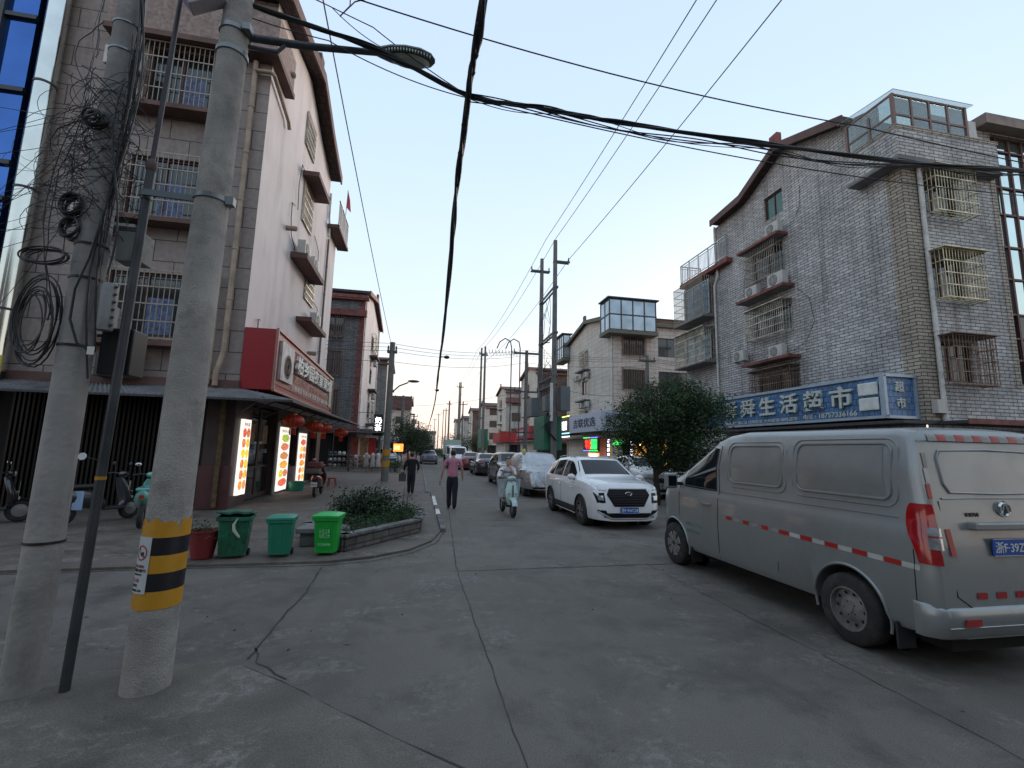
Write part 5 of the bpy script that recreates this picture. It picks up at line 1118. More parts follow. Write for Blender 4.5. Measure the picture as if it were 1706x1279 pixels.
tx(6.9, 7.9, 28.9, 30.2, 3.9, 5.1, 'grey_box', M('box_metal', (.14,.16,.17), rough=.5), bev=.02); tx(7.75, 8.3, 25.2, 25.9, 4.0, 5.4, 'grey_box', MC['box_metal'], bev=.02); tx(7.0, 7.35, 25.9, 26.6, 4.0, 4.9, 'grey_box', MC['box_metal'], bev=.02)
for z_ in (12.0-.6, 9.0-.4, 6.0, 5.5, 3.8): MB().box(7.38, 7.45, 25.6, 29.2, z_, z_+.12).box(7.6, 7.66, 25.6, 29.2, z_, z_+.12).build('platform_beam', m_arm, TF)
r = random.Random(9); k_ = 0
for k in range(9):
    y_ = 26.2+k*.3; MB().lathe([(.05, 0), (.09, .08), (.04, .14), (.09, .2), (.04, .26), (.07, .32), (.02, .4)], (7.5, y_, 6.15 if k % 2 else 5.15), 'z', 8).build('bushing', m_ins, TF)
for k in range(16):
    y_ = 26+r.uniform(0, 3); z0 = r.choice([5.6, 6.1, 8.7]); z1 = z0+r.uniform(.8, 3); x_ = 7.5+r.uniform(-.4, .4)
    MB().tube([(x_, y_, z0), (x_+r.uniform(-.2, .2), y_+r.uniform(-.3, .3), (z0+z1)/2), (7.5, y_+r.uniform(-.8, .8), z1)], .015, 4).build('jumper_wire', m_cable, TF)
for k in range(6):
    MB().tube([(7.3, 25.5+.2*k, 3.9), (7.0, 25.4+.2*k, 3.3-.05*k), (7.2, 25.4+.2*k, 2.7), (7.6, 25.5, 2.3)], .03, 5).build('jumper_wire', m_cable, TF)
tx(7.2, 7.35, 25.45, 25.6, 3.4, 5.6, 'white_conduit', m_pvc)
upole(7.5, 33.2, 9.1, 'shorter concrete pole with one crossarm beyond the transformer poles', .17, .12, [(8.9, -1.0, 1.0), (6.0, -.9, .9), (3.0, -.8, .8)])
CU = thing('riser_conduits', 'thin vertical conduits with curled cable tops around the shorter pole', 'conduit', (7.0, 33, 0))
for x_ in (6.3, 6.95): MB().tube([(x_, 33, 0), (x_, 33, 9.2), (x_-.1, 33, 9.7), (x_-.5, 33, 9.9), (x_-.9, 33, 9.6), (x_-1.1, 33, 9.1)], .045, 6).build('conduit', m_arm, CU, smooth=True)
MB().tube([(8.4, 32.5, 0), (8.4, 32.5, 9.0), (8.6, 32.5, 9.6), (9.1, 32.5, 9.7)], .04, 6).build('conduit', m_arm, CU, smooth=True)
for k in range(9): MB().tube([(6.9-.25*k, 33, 8.9), (6.7-.25*k, 33, 8.6), (6.6-.25*k, 33, 9.0)], .02, 4).build('curled_cable', m_cable, CU)
for i, (y_, h_) in enumerate(((57, 14.6), (60.7, 15.2), (93, 15), (96.5, 15.4), (129, 14.8), (132, 15), (166, 15))):
    upole(7.5, y_, h_, ['nearer pole of the second twin pair down the right side', 'farther pole of the second twin pair down the right side', 'nearer pole of the third twin pair down the right side', 'farther pole of the third twin pair down the right side', 'nearer pole of the fourth twin pair down the right side', 'farther pole of the fourth twin pair down the right side', 'single pole beyond the fourth twin pair down the right side'][i], .19, .12, [(h_-1.0, -.75 if i % 2 == 0 else -.1, .2 if i % 2 == 0 else .85)])
MB().box(7.35, 8.2, 57.4, 60.3, 1.8, 4.2).build('green_cabinet', MC['cabinet_green'], bev=.03); tag(bpy.data.objects['green_cabinet'], 'green electrical cabinet between the second pair of poles', 'cabinet')
for i, (x_, y_, h_) in enumerate(((5.6, 110, 11), (5.0, 140, 12), (4.6, 165, 12), (3.6, 190, 11), (2.6, 225, 12), (6.6, 76, 9.4))):
    upole(x_, y_, h_, ['single pole on the median, left of the third twin pair', 'slim distant pole left of the fourth twin pair', 'thin distant pole, third from the far end of the line', 'thin distant pole, second from the far end of the line', 'thinnest and farthest pole of the line', 'shorter single pole between the second and third twin pairs'][i], .16, .1, [(h_-.5, -.7, .7)])
LP_ = upole(-1.66, 24.2, 7.1, 'concrete lamp pole with yellow rings on the left pavement', .19, .13, [(6.6, -.25, .25)], tape=True)
SL = thing('street_lamp', 'slim street lamp on a curved arm, on the concrete pole with yellow rings', 'street lamp', (-1.5, 24.2, 4.6))
MB().tube([(-1.5, 24.2, 4.55), (-1.2, 24.2, 4.85), (-.75, 24.2, 5.05)], .035, 8).build('arm', m_galvd, SL, smooth=True); MB().sph((-.5, 24.2, 5.12), .16, 12, 8, (1.9, .8, .45)).build('lamp_head', m_galvd, SL, smooth=True)
upole(-1.8, 45, 6.6, 'second concrete pole behind the left roadside trees', .17, .12, [(6.3, -.8, .8)]); upole(-3.3, 39.5, 5.2, 'thin dark post just beyond the milk tea sign', .08, .06)
SL2 = thing('street_lamp', 'small street lamp on the second pole above the left trees', 'street lamp', (-1.2, 45, 4.6)); MB().tube([(-1.7, 45, 4.4), (-1.2, 45, 4.75)], .04, 6).build('arm', m_galvd, SL2); MB().sph((-.9, 45, 4.85), .17, 10, 6, (1.9, .8, .45)).build('lamp_head', m_galvd, SL2, smooth=True)
upole(15.6, 30, 8.6, 'concrete pole rising from behind the round green tree', .16, .12, [(8.2, -.6, .6)])
upole(-1.2, 75, 7.0, 'third left pole half hidden by the trees', .16, .11, [(6.6, -.6, .6)]); upole(-.6, 105, 7.5, 'fourth left pole far down the left side', .15, .11, [(7.1, -.6, .6)])
# wires across the street
for i, dz in enumerate((.25, .05, .45, -.5)):
    W([(-30, 24.5, 7.0+dz), (-1.7, 24.2, 6.6+dz), (7.4, 33.2, 8.7+dz), (15.6, 30, 8.2+dz*.6), (30, 28, 7.2+dz)], .011, ['second wire from the top of the four crossing from the concrete lamp pole', 'third wire from the top of the four crossing from the concrete lamp pole', 'topmost of the four thin wires crossing from the concrete lamp pole', 'lowest of the four thin wires crossing from the concrete lamp pole'][i], [.3, .35, .25, .3], 'thin wires crossing the street')
W([(-1.66, 24.2, 4.4), (.74, 53.9, 3.8)], .013, 'black wire from the lamp pole to the end of the overhead bundle', .3)
W([(-1.8, 45, 4.8), (.46, 45, 3.92)], .015, 'short strut wire from the second left pole', 0); W([(-1.8, 45, 5.6), (7.5, 33.2, 6.1)], .012, 'sagging wire from the second left pole to the shorter right pole', .3)
W([(-1.8, 45, 6.3), (-1.2, 75, 6.6), (-.6, 105, 7.1)], .012, 'wire linking the poles down the left side', .3)
W([(7.5, 33.2, 6.0), (7.5, 57, 5.8), (7.5, 93, 5.9)], .016, 'low cable linking the poles down the right side', .5)
W([(7.5, 33.2, 3.1), (7.5, 57, 3.9), (7.5, 93, 4.4)], .016, 'lowest cable linking the poles down the right side', .4)
W([(7.5, 25.8, 5.4), (15.6, 30, 6.0), (16.2, 12.6, 4.6)], .012, 'cable from the transformer poles past the cream tiled house', .4)
W([(7.5, 29, 8.6), (16.3, 45, 8.2)], .012, 'wire from the transformer poles to the cream tiled house', .3)
W([(16.3, 12.6, 6.0), (15.6, 30, 8.0)], .008, 'wire from the brick house corner to the pole by the tree', .2)
for (x_, y_, z_) in ((0, 0, 0),): pass
# ================================================================== vehicles (local frame: +y is the front, z 0 the road)
def lerp(a, b, t): return a+(b-a)*t
def interp(tab, y):
    if y <= tab[0][0]: return tab[0][1]
    for i in range(len(tab)-1):
        if y <= tab[i+1][0]:
            t = (y-tab[i][0])/max(1e-9, tab[i+1][0]-tab[i][0]); return lerp(tab[i][1], tab[i+1][1], t)
    return tab[-1][1]
m_tyre = M('tyre', (.018, .018, .018), rough=.85, var=.3, scale=9, dirt=.5, dcol=(.09,.08,.07), dscale=7)
m_alloy = M('alloy', (.34, .34, .34), rough=.35, metal=.8, var=.15)
m_alloyd = M('alloy_dark', (.07, .065, .06), rough=.35, metal=.7)
m_steelw = M('wheel_steel', (.22, .215, .20), rough=.55, metal=.5, var=.25, scale=9, dirt=.5, dscale=8)
m_cglass = M('car_glass', (.010, .014, .018), rough=.03, spec=.22, var=.05)
m_trim = M('car_trim', (.02, .02, .021), rough=.55)
m_chrome = M('chrome', (.6, .6, .6), rough=.15, metal=1, var=0)
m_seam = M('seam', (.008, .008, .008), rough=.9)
m_plate = M('plate_blue', (.015, .07, .34), rough=.4, var=.1); m_platew = M('plate_white', (.7, .72, .75), rough=.4)
m_redlens = M('red_lens', (.34, .008, .010), rough=.12, var=.25, scale=7, coat=.8)
m_clearlens = M('clear_lens', (.45, .46, .48), rough=.12, metal=.6, var=.4, scale=20, coat=.8)
def paint(name, c, metal=.0, rough=.32, dirt=.12): return M(name, c, rough=rough, metal=metal, var=.03, scale=2, coat=.7, dirt=dirt, dcol=(.10,.095,.085), dscale=1.6)
class Car:
    def __init__(s, name, label, cat, ztop, hwt, zs=.22, zb=1.0, hwr=.6, tilt=0., group=None, lean=.02):
        s.T = thing(name, label, cat, (0,0,0), group); s.zt, s.hwt, s.zs, s.zb, s.hwr, s.tilt, s.lean = ztop, hwt, zs, zb, hwr, tilt, lean
        s.y0, s.y1 = ztop[0][0], ztop[-1][0]
    def sec(s, y):
        zt = interp(s.zt, y); hw = interp(s.hwt, y); zs = interp(s.zs, y) if isinstance(s.zs, list) else s.zs
        zb = interp(s.zb, y) if isinstance(s.zb, list) else s.zb
        hr0 = interp(s.hwr, y) if isinstance(s.hwr, list) else s.hwr
        b = min(zb, zt-.07); k = max(0, min(1, (zt-b-.07)/.4)); hr = lerp(hw-.13, min(hr0, hw-.06), k)
        zm = lerp(zs, b, .55); e = s.lean
        return [(0, zs), (hw-.2, zs), (hw-.05, zs+.02), (hw-.01, zs+.10), (hw, zm), (hw-.008, lerp(zm, b, .6)), (hw-.025, b-.05), (hw-.05, b),
                (lerp(hw-.055, hr+.03, .5)+e*k, lerp(b, zt-.07, .5)), (hr+.03, zt-.075), (hr-.005, zt-.03), (hr-.07, zt-.006), (hr*.5, zt+.006), (0, zt+.01)]
    def df(s, x, y, z):   # tilt of the tail: the upper part leans forward
        if y < s.y0+.6: y = y+s.tilt*max(0, z-.95)*(1-(y-s.y0)/.6)
        return (x, y, z)
    def sx(s, y, z):
        S_ = s.sec(y)
        for i in range(2, 12):
            (xa, za), (xb, zb) = S_[i], S_[i+1]
            if za <= z <= zb and zb > za: return lerp(xa, xb, (z-za)/(zb-za))
        return S_[2][0] if z < S_[2][1] else 0
    def sz(s, x, y):
        S_ = s.sec(y); x = abs(x)
        for i in range(13, 6, -1):
            (xa, za), (xb, zb) = S_[i], S_[i-1]
            if xa <= x <= xb and xb > xa: return lerp(za, zb, (x-xa)/(xb-xa))
        return S_[7][1]
    def inside(s, x, y, z): 
        return s.zsv(y) <= z <= s.sz(min(abs(x), s.sec(y)[7][0]), y) and abs(x) <= s.sx(y, z)
    def zsv(s, y): return s.sec(y)[0][1]
    def yf(s, x, z, front=True):
        a, b = (s.y1, s.y1-1.4) if front else (s.y0, s.y0+1.4)
        for i in range(281):
            y = lerp(a, b, i/280)
            if s.inside(x, y, z): return y
        return b
    def body(s, mat, wheels=(), rw=.33, n=None):
        ys = sorted({round(lerp(s.y0, s.y1, i/46), 4) for i in range(47)}|{round(p[0], 4) for p in s.zt}|{round(p[0], 4) for p in s.hwt})
        vs = []; fs = []; m = 26
        for y in ys:
            S_ = s.sec(y); L_ = S_+[(-x, z) for x, z in S_[-2:0:-1]]; m = len(L_)
            vs += [s.df(x, y, z) for x, z in L_]
        for i in range(len(ys)-1):
            for j in range(m): fs.append((i*m+j, i*m+(j+1)%m, (i+1)*m+(j+1)%m, (i+1)*m+j))
        for b_ in (0, (len(ys)-1)*m):
            fs.append((b_, b_+1, b_+m-1)); fs.append((b_+12, b_+13, b_+m-12))
            for j in range(1, 12): fs.append((b_+j, b_+j+1, b_+m-j-1, b_+m-j))
        o = MB().add(vs, fs).build('body', mat, s.T, smooth=True, angle=38)
        if wheels:
            cu = MB()
            for yw in wheels:
                cu.lathe([(rw, -1.2), (rw, -.45)], (0, yw, rw-.02 if False else .33), 'x', 36); cu.lathe([(rw, .45), (rw, 1.2)], (0, yw, .33), 'x', 36)
            c_ = cu.build('cutter', m_seam, s.T)
            md = o.modifiers.new('b', 'BOOLEAN'); md.operation = 'DIFFERENCE'; md.object = c_; md.solver = 'EXACT'
            dg = bpy.context.evaluated_depsgraph_get(); dg.update(); me = bpy.data.meshes.new_from_object(o.evaluated_get(dg))
            o.modifiers.clear(); old = o.data; o.data = me; bpy.data.meshes.remove(old); bpy.data.objects.remove(c_)
            try: me.set_sharp_from_angle(angle=rad(38))
            except Exception: pass
            for yw in wheels:
                for sd_ in (-1, 1):
                    a_ = MB(); a_.lathe([(rw, sd_*.44), (rw, sd_*.62), (rw-.005, sd_*.62), (.001, sd_*.44)] if False else [(rw-.002, sd_*.455), (.001, sd_*.455)], (0, yw, .33), 'x', 28); a_.build('wheel_well', m_seam, s.T)
        s.B = o; return o
    def side(s, lo, hi, y0, y1, mat, name, off=.004, sides=(1, -1), nu=14, nv=5, parent=None, solid=True):
        """panel on the flank between height curves lo(y), hi(y)"""
        out = []
        for sd_ in sides:
            vs = []; fs = []
            for i in range(nu+1):
                y = lerp(y0, y1, i/nu); a = lo(y) if callable(lo) else lo; b = hi(y) if callable(hi) else hi; b = max(b, a+.001)
                for j in range(nv+1):
                    z = lerp(a, b, j/nv); vs.append(s.df(sd_*(s.sx(y, z)+off), y, z))
            for i in range(nu):
                for j in range(nv): k = i*(nv+1)+j; fs.append((k, k+nv+1, k+nv+2, k+1))
            o = MB().add(vs, fs).build(name, mat, parent or s.T, smooth=True, angle=180); out.append(o)
        return out
    def top(s, ya, yb, wf, mat, name, off=.005, nu=10, nv=10):
        vs = []; fs = []
        for i in range(nu+1):
            y = lerp(ya, yb, i/nu); w_ = wf(y) if callable(wf) else wf
            for j in range(nv+1):
                x = lerp(-w_, w_, j/nv); vs.append(s.df(x, y, s.sz(x, y)+off))
        for i in range(nu):
            for j in range(nv): k = i*(nv+1)+j; fs.append((k, k+nv+1, k+nv+2, k+1))
        return MB().add(vs, fs).build(name, mat, s.T, smooth=True, angle=180)
    def end(s, poly, mat, name, front=True, off=.006, th=0., parent=None, mirror=False):
        """panel on the nose or the tail; poly = outline of (x, z) going round"""
        outs = []
        for mi in ((1, -1) if mirror else (1,)):
            cx_ = sum(p[0] for p in poly)/len(poly); cz_ = sum(p[1] for p in poly)/len(poly); P = []; n = len(poly); 
            ring = []
            for i in range(n):
                a, b = poly[i], poly[(i+1)%n]
                for t in (0, .5): ring.append((lerp(a[0], b[0], t), lerp(a[1], b[1], t)))
            rings = [1, .66, .33]; vs = []; fs = []; k = len(ring); sg = 1 if front else -1
            for q in rings:
                for (x, z) in ring:
                    X, Z = lerp(cx_, x, q), lerp(cz_, z, q); vs.append(s.df(mi*X, s.yf(X, Z, front)+sg*off, Z))
            vs.append(s.df(mi*cx_, s.yf(cx_, cz_, front)+sg*off, cz_))
            for r_ in range(2):
                for i in range(k): fs.append((r_*k+i, r_*k+(i+1)%k, (r_+1)*k+(i+1)%k, (r_+1)*k+i))
            for i in range(k): fs.append((2*k+i, 2*k+(i+1)%k, 3*k))
            outs.append(MB().add(vs, fs).build(name, mat, parent or s.T, smooth=True, angle=180))
        return outs
    def seam(s, pts, w_=.006, sides=(1, -1), mat=None, name='seam', off=.0015):
        for sd_ in sides:
            mb = MB(); P = []
            for i in range(len(pts)-1):
                (ya, za), (yb, zb) = pts[i], pts[i+1]; k = max(2, int(math.hypot(yb-ya, zb-za)/.08))
                for j in range(k+(i == len(pts)-2)): t = j/k; y, z = lerp(ya, yb, t), lerp(za, zb, t); P.append(s.df(sd_*(s.sx(y, z)+off), y, z))
            mb.tube(P, w_/2, 5); mb.build(name, mat or m_seam, s.T, smooth=True)
    def wheel(s, x, y, r, wd, kind):
        sd_ = 1 if x > 0 else -1
        W_ = MB().lathe([(r*.62, -wd/2), (r*.9, -wd/2), (r*.985, -wd*.40), (r, -wd*.25), (r, wd*.25), (r*.985, wd*.40), (r*.9, wd/2), (r*.62, wd/2), (r*.62, -wd/2)], (x, y, r), 'x', 40).build('wheel', m_tyre, s.T, smooth=True, angle=50)
        f = sd_; rim = MB(); rr = r*.62
        if kind == 'steel':
            rim.lathe([(rr, f*wd*.48), (rr*.92, f*wd*.49), (rr*.88, f*wd*.25), (rr*.62, f*wd*.22), (rr*.45, f*wd*.36), (rr*.2, f*wd*.36), (rr*.18, f*wd*.42), (.001, f*wd*.42)], (x, y, r), 'x', 36, cap=False)
            rim.build('rim', m_steelw, W_, smooth=True, angle=45)
            h = MB()
            for k in range(10):
                a = 2*math.pi*k/10; h.lathe([(.001, f*wd*.302), (.016, f*wd*.30)], (x, y+math.cos(a)*rr*.72, r+math.sin(a)*rr*.72), 'x', 8)
            for k in range(5):
                a = 2*math.pi*k/5; h.lathe([(.001, f*wd*.40), (.008, f*wd*.365)], (x, y+math.cos(a)*rr*.32, r+math.sin(a)*rr*.32), 'x', 6)
            h.build('wheel_hole', m_seam, W_)
        elif kind == 'cover':
            rim.lathe([(rr, f*wd*.46), (rr*.95, f*wd*.5), (rr*.9, f*wd*.46), (rr*.3, f*wd*.44), (.001, f*wd*.5)], (x, y, r), 'x', 36, cap=False); rim.build('hubcap', m_alloyd, W_, smooth=True, angle=40)
            sp = MB()
            for k in range(7):
                a = 2*math.pi*k/7; c_, d_ = math.cos(a), math.sin(a); e_, g_ = -d_, c_
                q = [(rr*.2, -.03), (rr*.92, -.055), (rr*.92, .055), (rr*.2, .03)]; vs = [(x+f*wd*.53, y+u*c_+v*e_, r+u*d_+v*g_) for u, v in q]+[(x+f*wd*.44, y+u*c_+v*e_, r+u*d_+v*g_) for u, v in q]
                sp.add(vs, [(0,1,2,3),(4,5,6,7),(0,1,5,4),(1,2,6,5),(2,3,7,6),(3,0,4,7)])
            sp.build('spoke', m_alloy, W_, bev=.004)
        else:
            rim.lathe([(rr, f*wd*.5), (rr*.95, f*wd*.5), (rr*.93, f*wd*.1), (.001, f*wd*.1)], (x, y, r), 'x', 32, cap=False); rim.build('rim', m_alloyd, W_, smooth=True, angle=40)
            sp = MB()
            for k in range(5):
                a = 2*math.pi*k/5+.3; c_, d_ = math.cos(a), math.sin(a); e_, g_ = -d_, c_
                for o_ in (-.012, .012) if kind == 'alloy' else (0,):
                    q = [(rr*.1, -.022+o_), (rr*.96, -.016+o_*3), (rr*.96, .016+o_*3), (rr*.1, .022+o_)]; vs = [(x+f*wd*.5, y+u*c_+v*e_, r+u*d_+v*g_) for u, v in q]+[(x+f*wd*.3, y+u*c_+v*e_, r+u*d_+v*g_) for u, v in q]
                    sp.add(vs, [(0,1,2,3),(4,5,6,7),(0,1,5,4),(1,2,6,5),(2,3,7,6),(3,0,4,7)])
            sp.build('spoke', m_alloy, W_)
            MB().lathe([(.03, f*wd*.45), (.03, f*wd*.54), (.001, f*wd*.54)], (x, y, r), 'x', 14).build('hub', m_alloy, W_)
        return W_
    def plate(s, x, z, front, txt, w_=.44, h_=.14, bright=True):
        y = s.yf(x, z, front); sg = 1 if front else -1; y = s.df(0, y, z)[1]+sg*.02
        P_ = MB().box(x-w_/2, x+w_/2, y-.006, y+.006, z-h_/2, z+h_/2).build('number_plate', m_plate, s.T, bev=.004)
        fr_ = MB()
        u = (-sg, 0, 0); lettering(txt, m_platew, P_, (x+sg*(w_/2-.02), y+sg*.008, z-h_*.32), u, (0,0,1), w=w_-.04, h=h_*.64, ext=.002, bold=.004)
        for a, b, c, d in ((-1, 1, .94, 1), (-1, 1, -1, -.94)): fr_.box(x-w_/2+.004, x+w_/2-.004, y+sg*.0055, y+sg*.0085, z+h_/2*c*.97, z+h_/2*d*.97)
        fr_.build('plate_rim', m_platew, P_)
        return P_
    def mirror(s, y, z, mat, r=.10, out=.13):
        for sd_ in (1, -1):
            x = sd_*(s.sx(y, z)+out); m_ = MB().sph((x, y, z), r, 16, 10, (1.05, .62, .72)).build('mirror', mat, s.T, smooth=True)
            MB().bar((sd_*s.sx(y, z-.06), y, z-.06), (x, y, z-.03), .05, .03).build('mirror_arm', m_trim, m_)
            MB().lathe([(.001, -.055*1.05), (.075, -.055)], (x, y-.008, z), 'y', 14).build('mirror_glass', m_cglass, m_)
    def place(s, x, y, rz=0): s.T.location = (x, y, 0); s.T.rotation_euler = (0, 0, rad(rz))

# ---------------- silver panel van
m_silver = M('paint_silver', (.285, .30, .298), rough=.36, metal=.45, var=.03, scale=2, coat=.4, dirt=.28, dcol=(.10,.095,.085), dscale=1.6)
V = Car('cargo_van', 'large silver windowless cargo van parked at the right edge, its tail toward us', 'van',
    [(-2.32, 1.95), (-2.28, 2.0), (-2.1, 2.03), (0, 2.05), (.35, 2.01), (.55, 1.95), (1.40, 1.52), (1.52, 1.44), (1.8, 1.34), (2.02, 1.20), (2.12, 1.02), (2.2, .70), (2.22, .5)],
    [(-2.32, .79), (-2.28, .83), (-2.2, .845), (-1.9, .85), (1.5, .85), (1.8, .83), (2.0, .77), (2.12, .68), (2.2, .55), (2.22, .45)],
    zs=[(-2.32, .34), (-2.0, .30), (1.8, .28), (2.22, .30)], zb=1.22, hwr=[(-2.3, .70), (.4, .70), (1.3, .66)], tilt=.16, lean=.04)
V.body(m_silver, wheels=(-1.5, 1.6), rw=.385)
for x_ in (-.765, .765):
    V.wheel(x_, -1.5, .32, .19, 'steel'); V.wheel(x_, 1.6, .32, .19, 'cover')
# arch lips
for yw in (-1.5, 1.6):
    for sd_ in (-1, 1):
        P_ = []
        for k in range(25):
            a = math.pi*(-.08+1.16*k/24); y = yw+math.cos(a)*.395; z = .33+math.sin(a)*.395; P_.append((sd_*(V.sx(y, max(z, .34))+.004), y, z))
        MB().tube(P_, .014, 6).build('arch_lip', m_silver, V.T, smooth=True)
zt = lambda y: interp(V.zt, y)
V.side(lambda y: 1.23+.03*max(0, (y-.9)), lambda y: min(1.83, zt(y)-.10), .52, 1.33, m_cglass, 'door_window', off=.005, nu=16)
V.seam([(1.36, 1.26), (.52, 1.24), (.50, 1.82), (.70, 1.84), (1.1, 1.66), (1.36, 1.49)], .016, mat=m_trim, name='window_rubber', off=.004)
V.seam([(.46, .34), (.46, 1.2), (.44, 1.86)], .009, name='door_seam'); V.seam([(.5, 1.88), (.75, 1.86), (1.1, 1.68)], .007, name='door_seam'); V.seam([(1.42, .78), (1.46, 1.3)], .007, name='door_seam')
V.seam([(-2.14, .42), (-2.16, 1.0)], .008, name='bumper_seam'); V.seam([(-.62, .36), (-.62, .55)], .006, name='door_seam')
V.seam([(-2.05, 1.24), (-1.0, 1.235), (.3, 1.235), (.44, 1.24)], .016, mat=m_silver, name='crease', off=-.001)
# blanked side windows with raised rounded borders
def rrect(y0, y1, z0, z1, r_):
    P_ = []
    for cy_, cz_, a0 in ((y1-r_, z1-r_, 0), (y0+r_, z1-r_, 90), (y0+r_, z0+r_, 180), (y1-r_, z0+r_, 270)):
        for k in range(5): a = rad(a0+90*k/4); P_.append((cy_+math.cos(a)*r_, cz_+math.sin(a)*r_))
    return P_+[P_[0]]
for (a, b, c, d) in ((-.70, .22, 1.38, 1.86), (-1.98, -.92, 1.38, 1.88)):
    for sd_ in (-1, 1):
        P_ = [(sd_*(V.sx(y, z)+.006), y, z) for y, z in rrect(a, b, c, d, .09)]; MB().tube(P_, .011, 6, cap=False).build('panel_border', m_silver, V.T, smooth=True)
        P_ = [(sd_*(V.sx(y, z)+.002), y, z) for y, z in rrect(a-.06, b+.06, c-.06, d+.045, .12)]; MB().tube(P_, .007, 6, cap=False).build('panel_border', m_silver, V.T, smooth=True)
    V.side(c+.03, d-.03, a+.03, b-.03, m_silver, 'blank_panel', off=-.006 if False else .003, nu=10)
# reflective tape
m_tr = M('tape_red', (.36, .02, .02), rough=.3, var=.15, scale=9); m_tw = M('tape_white', (.46, .45, .42), rough=.3, var=.12, scale=9, dirt=.3); m_tg = M('tape_faded', (.27, .265, .25), rough=.4, var=.1)
yy = .28; k = 0
while yy > -2.1:
    l_ = .115 if k < 6 else .15
    if not (yy-l_ < -1.06 and yy > -1.12 and False):
        V.side(lambda y: .885-.02*(.28-y)-(.0), lambda y: .93-.02*(.28-y), yy-l_, yy-.004, m_tr if k % 2 == 0 else (m_tw if k > 5 else m_tg), 'reflector_tape', off=.003, nu=2, nv=1)
    yy -= l_+(.05 if k < 5 else .004); k += 1
for k in range(12): x0 = -.60+k*.10; V.end([(x0, 1.905), (x0+.098, 1.905), (x0+.098, 1.965), (x0, 1.965)], m_tr if k % 2 else m_tg, 'reflector_tape', front=False, off=.012)
for sd_ in (-1, 1):
    for k in range(4):
        z0 = 1.80-k*.13; xx = sd_*(.665+.018*k); V.end([(xx, z0), (xx+sd_*.045, z0), (xx+sd_*.05, z0-.125), (xx+sd_*.01, z0-.125)], [m_tg, m_tw, m_tr, m_tg][k], 'reflector_tape', front=False, off=.006)
V.seam([(.62, 1.03), (.82, 1.03)], .028, mat=m_chrome, name='door_handle', off=.022); V.seam([(.60, 1.03), (.84, 1.03)], .05, mat=m_silver, name='handle_cup', off=-.012)
for sd_ in (-1, 1):
    mr_ = MB().box(sd_*.93, sd_*1.13, 1.30, 1.40, 1.20, 1.44).build('mirror', m_silver, V.T, bev=.035, seg=3); MB().box(sd_*.965, sd_*1.095, 1.294, 1.30, 1.245, 1.395).build('mirror_glass', m_cglass, mr_); MB().bar((sd_*.82, 1.38, 1.27), (sd_*.95, 1.36, 1.28), .06, .05).build('mirror_arm', m_trim, mr_)
MB().box(-.95, -.87, 1.38, 1.46, 1.22, 1.45).build('mirror_cover', m_silver, V.T, bev=.03) if False else None
# stencilled load text on the door
m_stc = M('stencil', (.14, .22, .19), rough=.6)
for tx_, z_, w_ in (('核载2人 1325kg', .66, .42), ('总质量 2720kg', .56, .36)):
    me_o = Vector((-(V.sx(.95, z_)+.003), 1.25, z_)); lettering(tx_, m_stc, V.T, me_o, (0,-1,0), (0,0,1), w=w_, h=.06, ext=.0015)
# tail
def cornerlamp(zlist, mat, name, off):
    for sd_ in (1, -1):
        vs = []; fs = []; ny, nx = 5, 7
        cols = None; rows = []
        for (z, yside, xrear) in zlist:
            row = []
            for i in range(ny): y = lerp(yside, V.y0+.03, i/(ny-1)); row.append(V.df(sd_*(V.sx(y, z)+off), y, z))
            x_edge = V.sx(V.y0, z)
            for i in range(nx): x = lerp(x_edge+.0, xrear, i/(nx-1)); row.append(V.df(sd_*x, V.y0-off-(.004 if i else 0), z))
            rows.append(row)
        m_ = len(rows[0]); vs = [p for r_ in rows for p in r_]
        for i in range(len(rows)-1):
            for j in range(m_-1): fs.append((i*m_+j, i*m_+j+1, (i+1)*m_+j+1, (i+1)*m_+j))
        MB().add(vs, fs).build(name, mat, V.T, smooth=True, angle=60)
cornerlamp([(.90, -2.20, .775), (1.0, -2.18, .77), (1.12, -2.14, .76), (1.2, -2.12, .752), (1.28, -2.13, .742), (1.34, -2.155, .735), (1.375, -2.19, .73)], m_redlens, 'tail_light', .012)
cornerlamp([(1.02, -2.305, .755), (1.11, -2.305, .745)], m_clearlens, 'reverse_light', .020); cornerlamp([(1.125, -2.305, .742), (1.19, -2.305, .735)], m_clearlens, 'indicator', .020)
# tailgate features
V.end([(-.52, 1.47), (.52, 1.47), (.56, 1.54), (.56, 1.74), (.5, 1.82), (-.5, 1.82), (-.56, 1.74), (-.56, 1.54)], m_silver, 'blank_panel', front=False, off=.008)
def ring_on_tail(P_, r_, mat, nm, off=.006): MB().tube([V.df(x, V.yf(x, z, False)-off, z) for x, z in P_], r_, 6, cap=False).build(nm, mat, V.T, smooth=True)
ring_on_tail([(.56*a, b) for a, b in [(-1, 1.54), (-1, 1.76), (-.93, 1.82), (0, 1.835), (.93, 1.82), (1, 1.76), (1, 1.54), (.93, 1.47), (0, 1.46), (-.93, 1.47), (-1, 1.54)]], .010, m_silver, 'panel_border')
ring_on_tail([(-.62, 1.42), (-.3, 1.425), (.3, 1.425), (.62, 1.42)], .007, m_silver, 'crease')
ring_on_tail([(-.72, 1.9), (-.3, 1.905), (.3, 1.905), (.72, 1.9)], .006, m_seam, 'seam', .002); ring_on_tail([(-.66, 1.40), (-.655, .66), (-.5, .56), (.5, .56), (.655, .66), (.66, 1.40)], .005, m_seam, 'seam', .001)
yb_ = V.y0
mb = MB().box(-.42, .42, yb_-.035, yb_+.06, 1.175, 1.235).build('chrome_bar', m_silver, V.T, bev=.012)
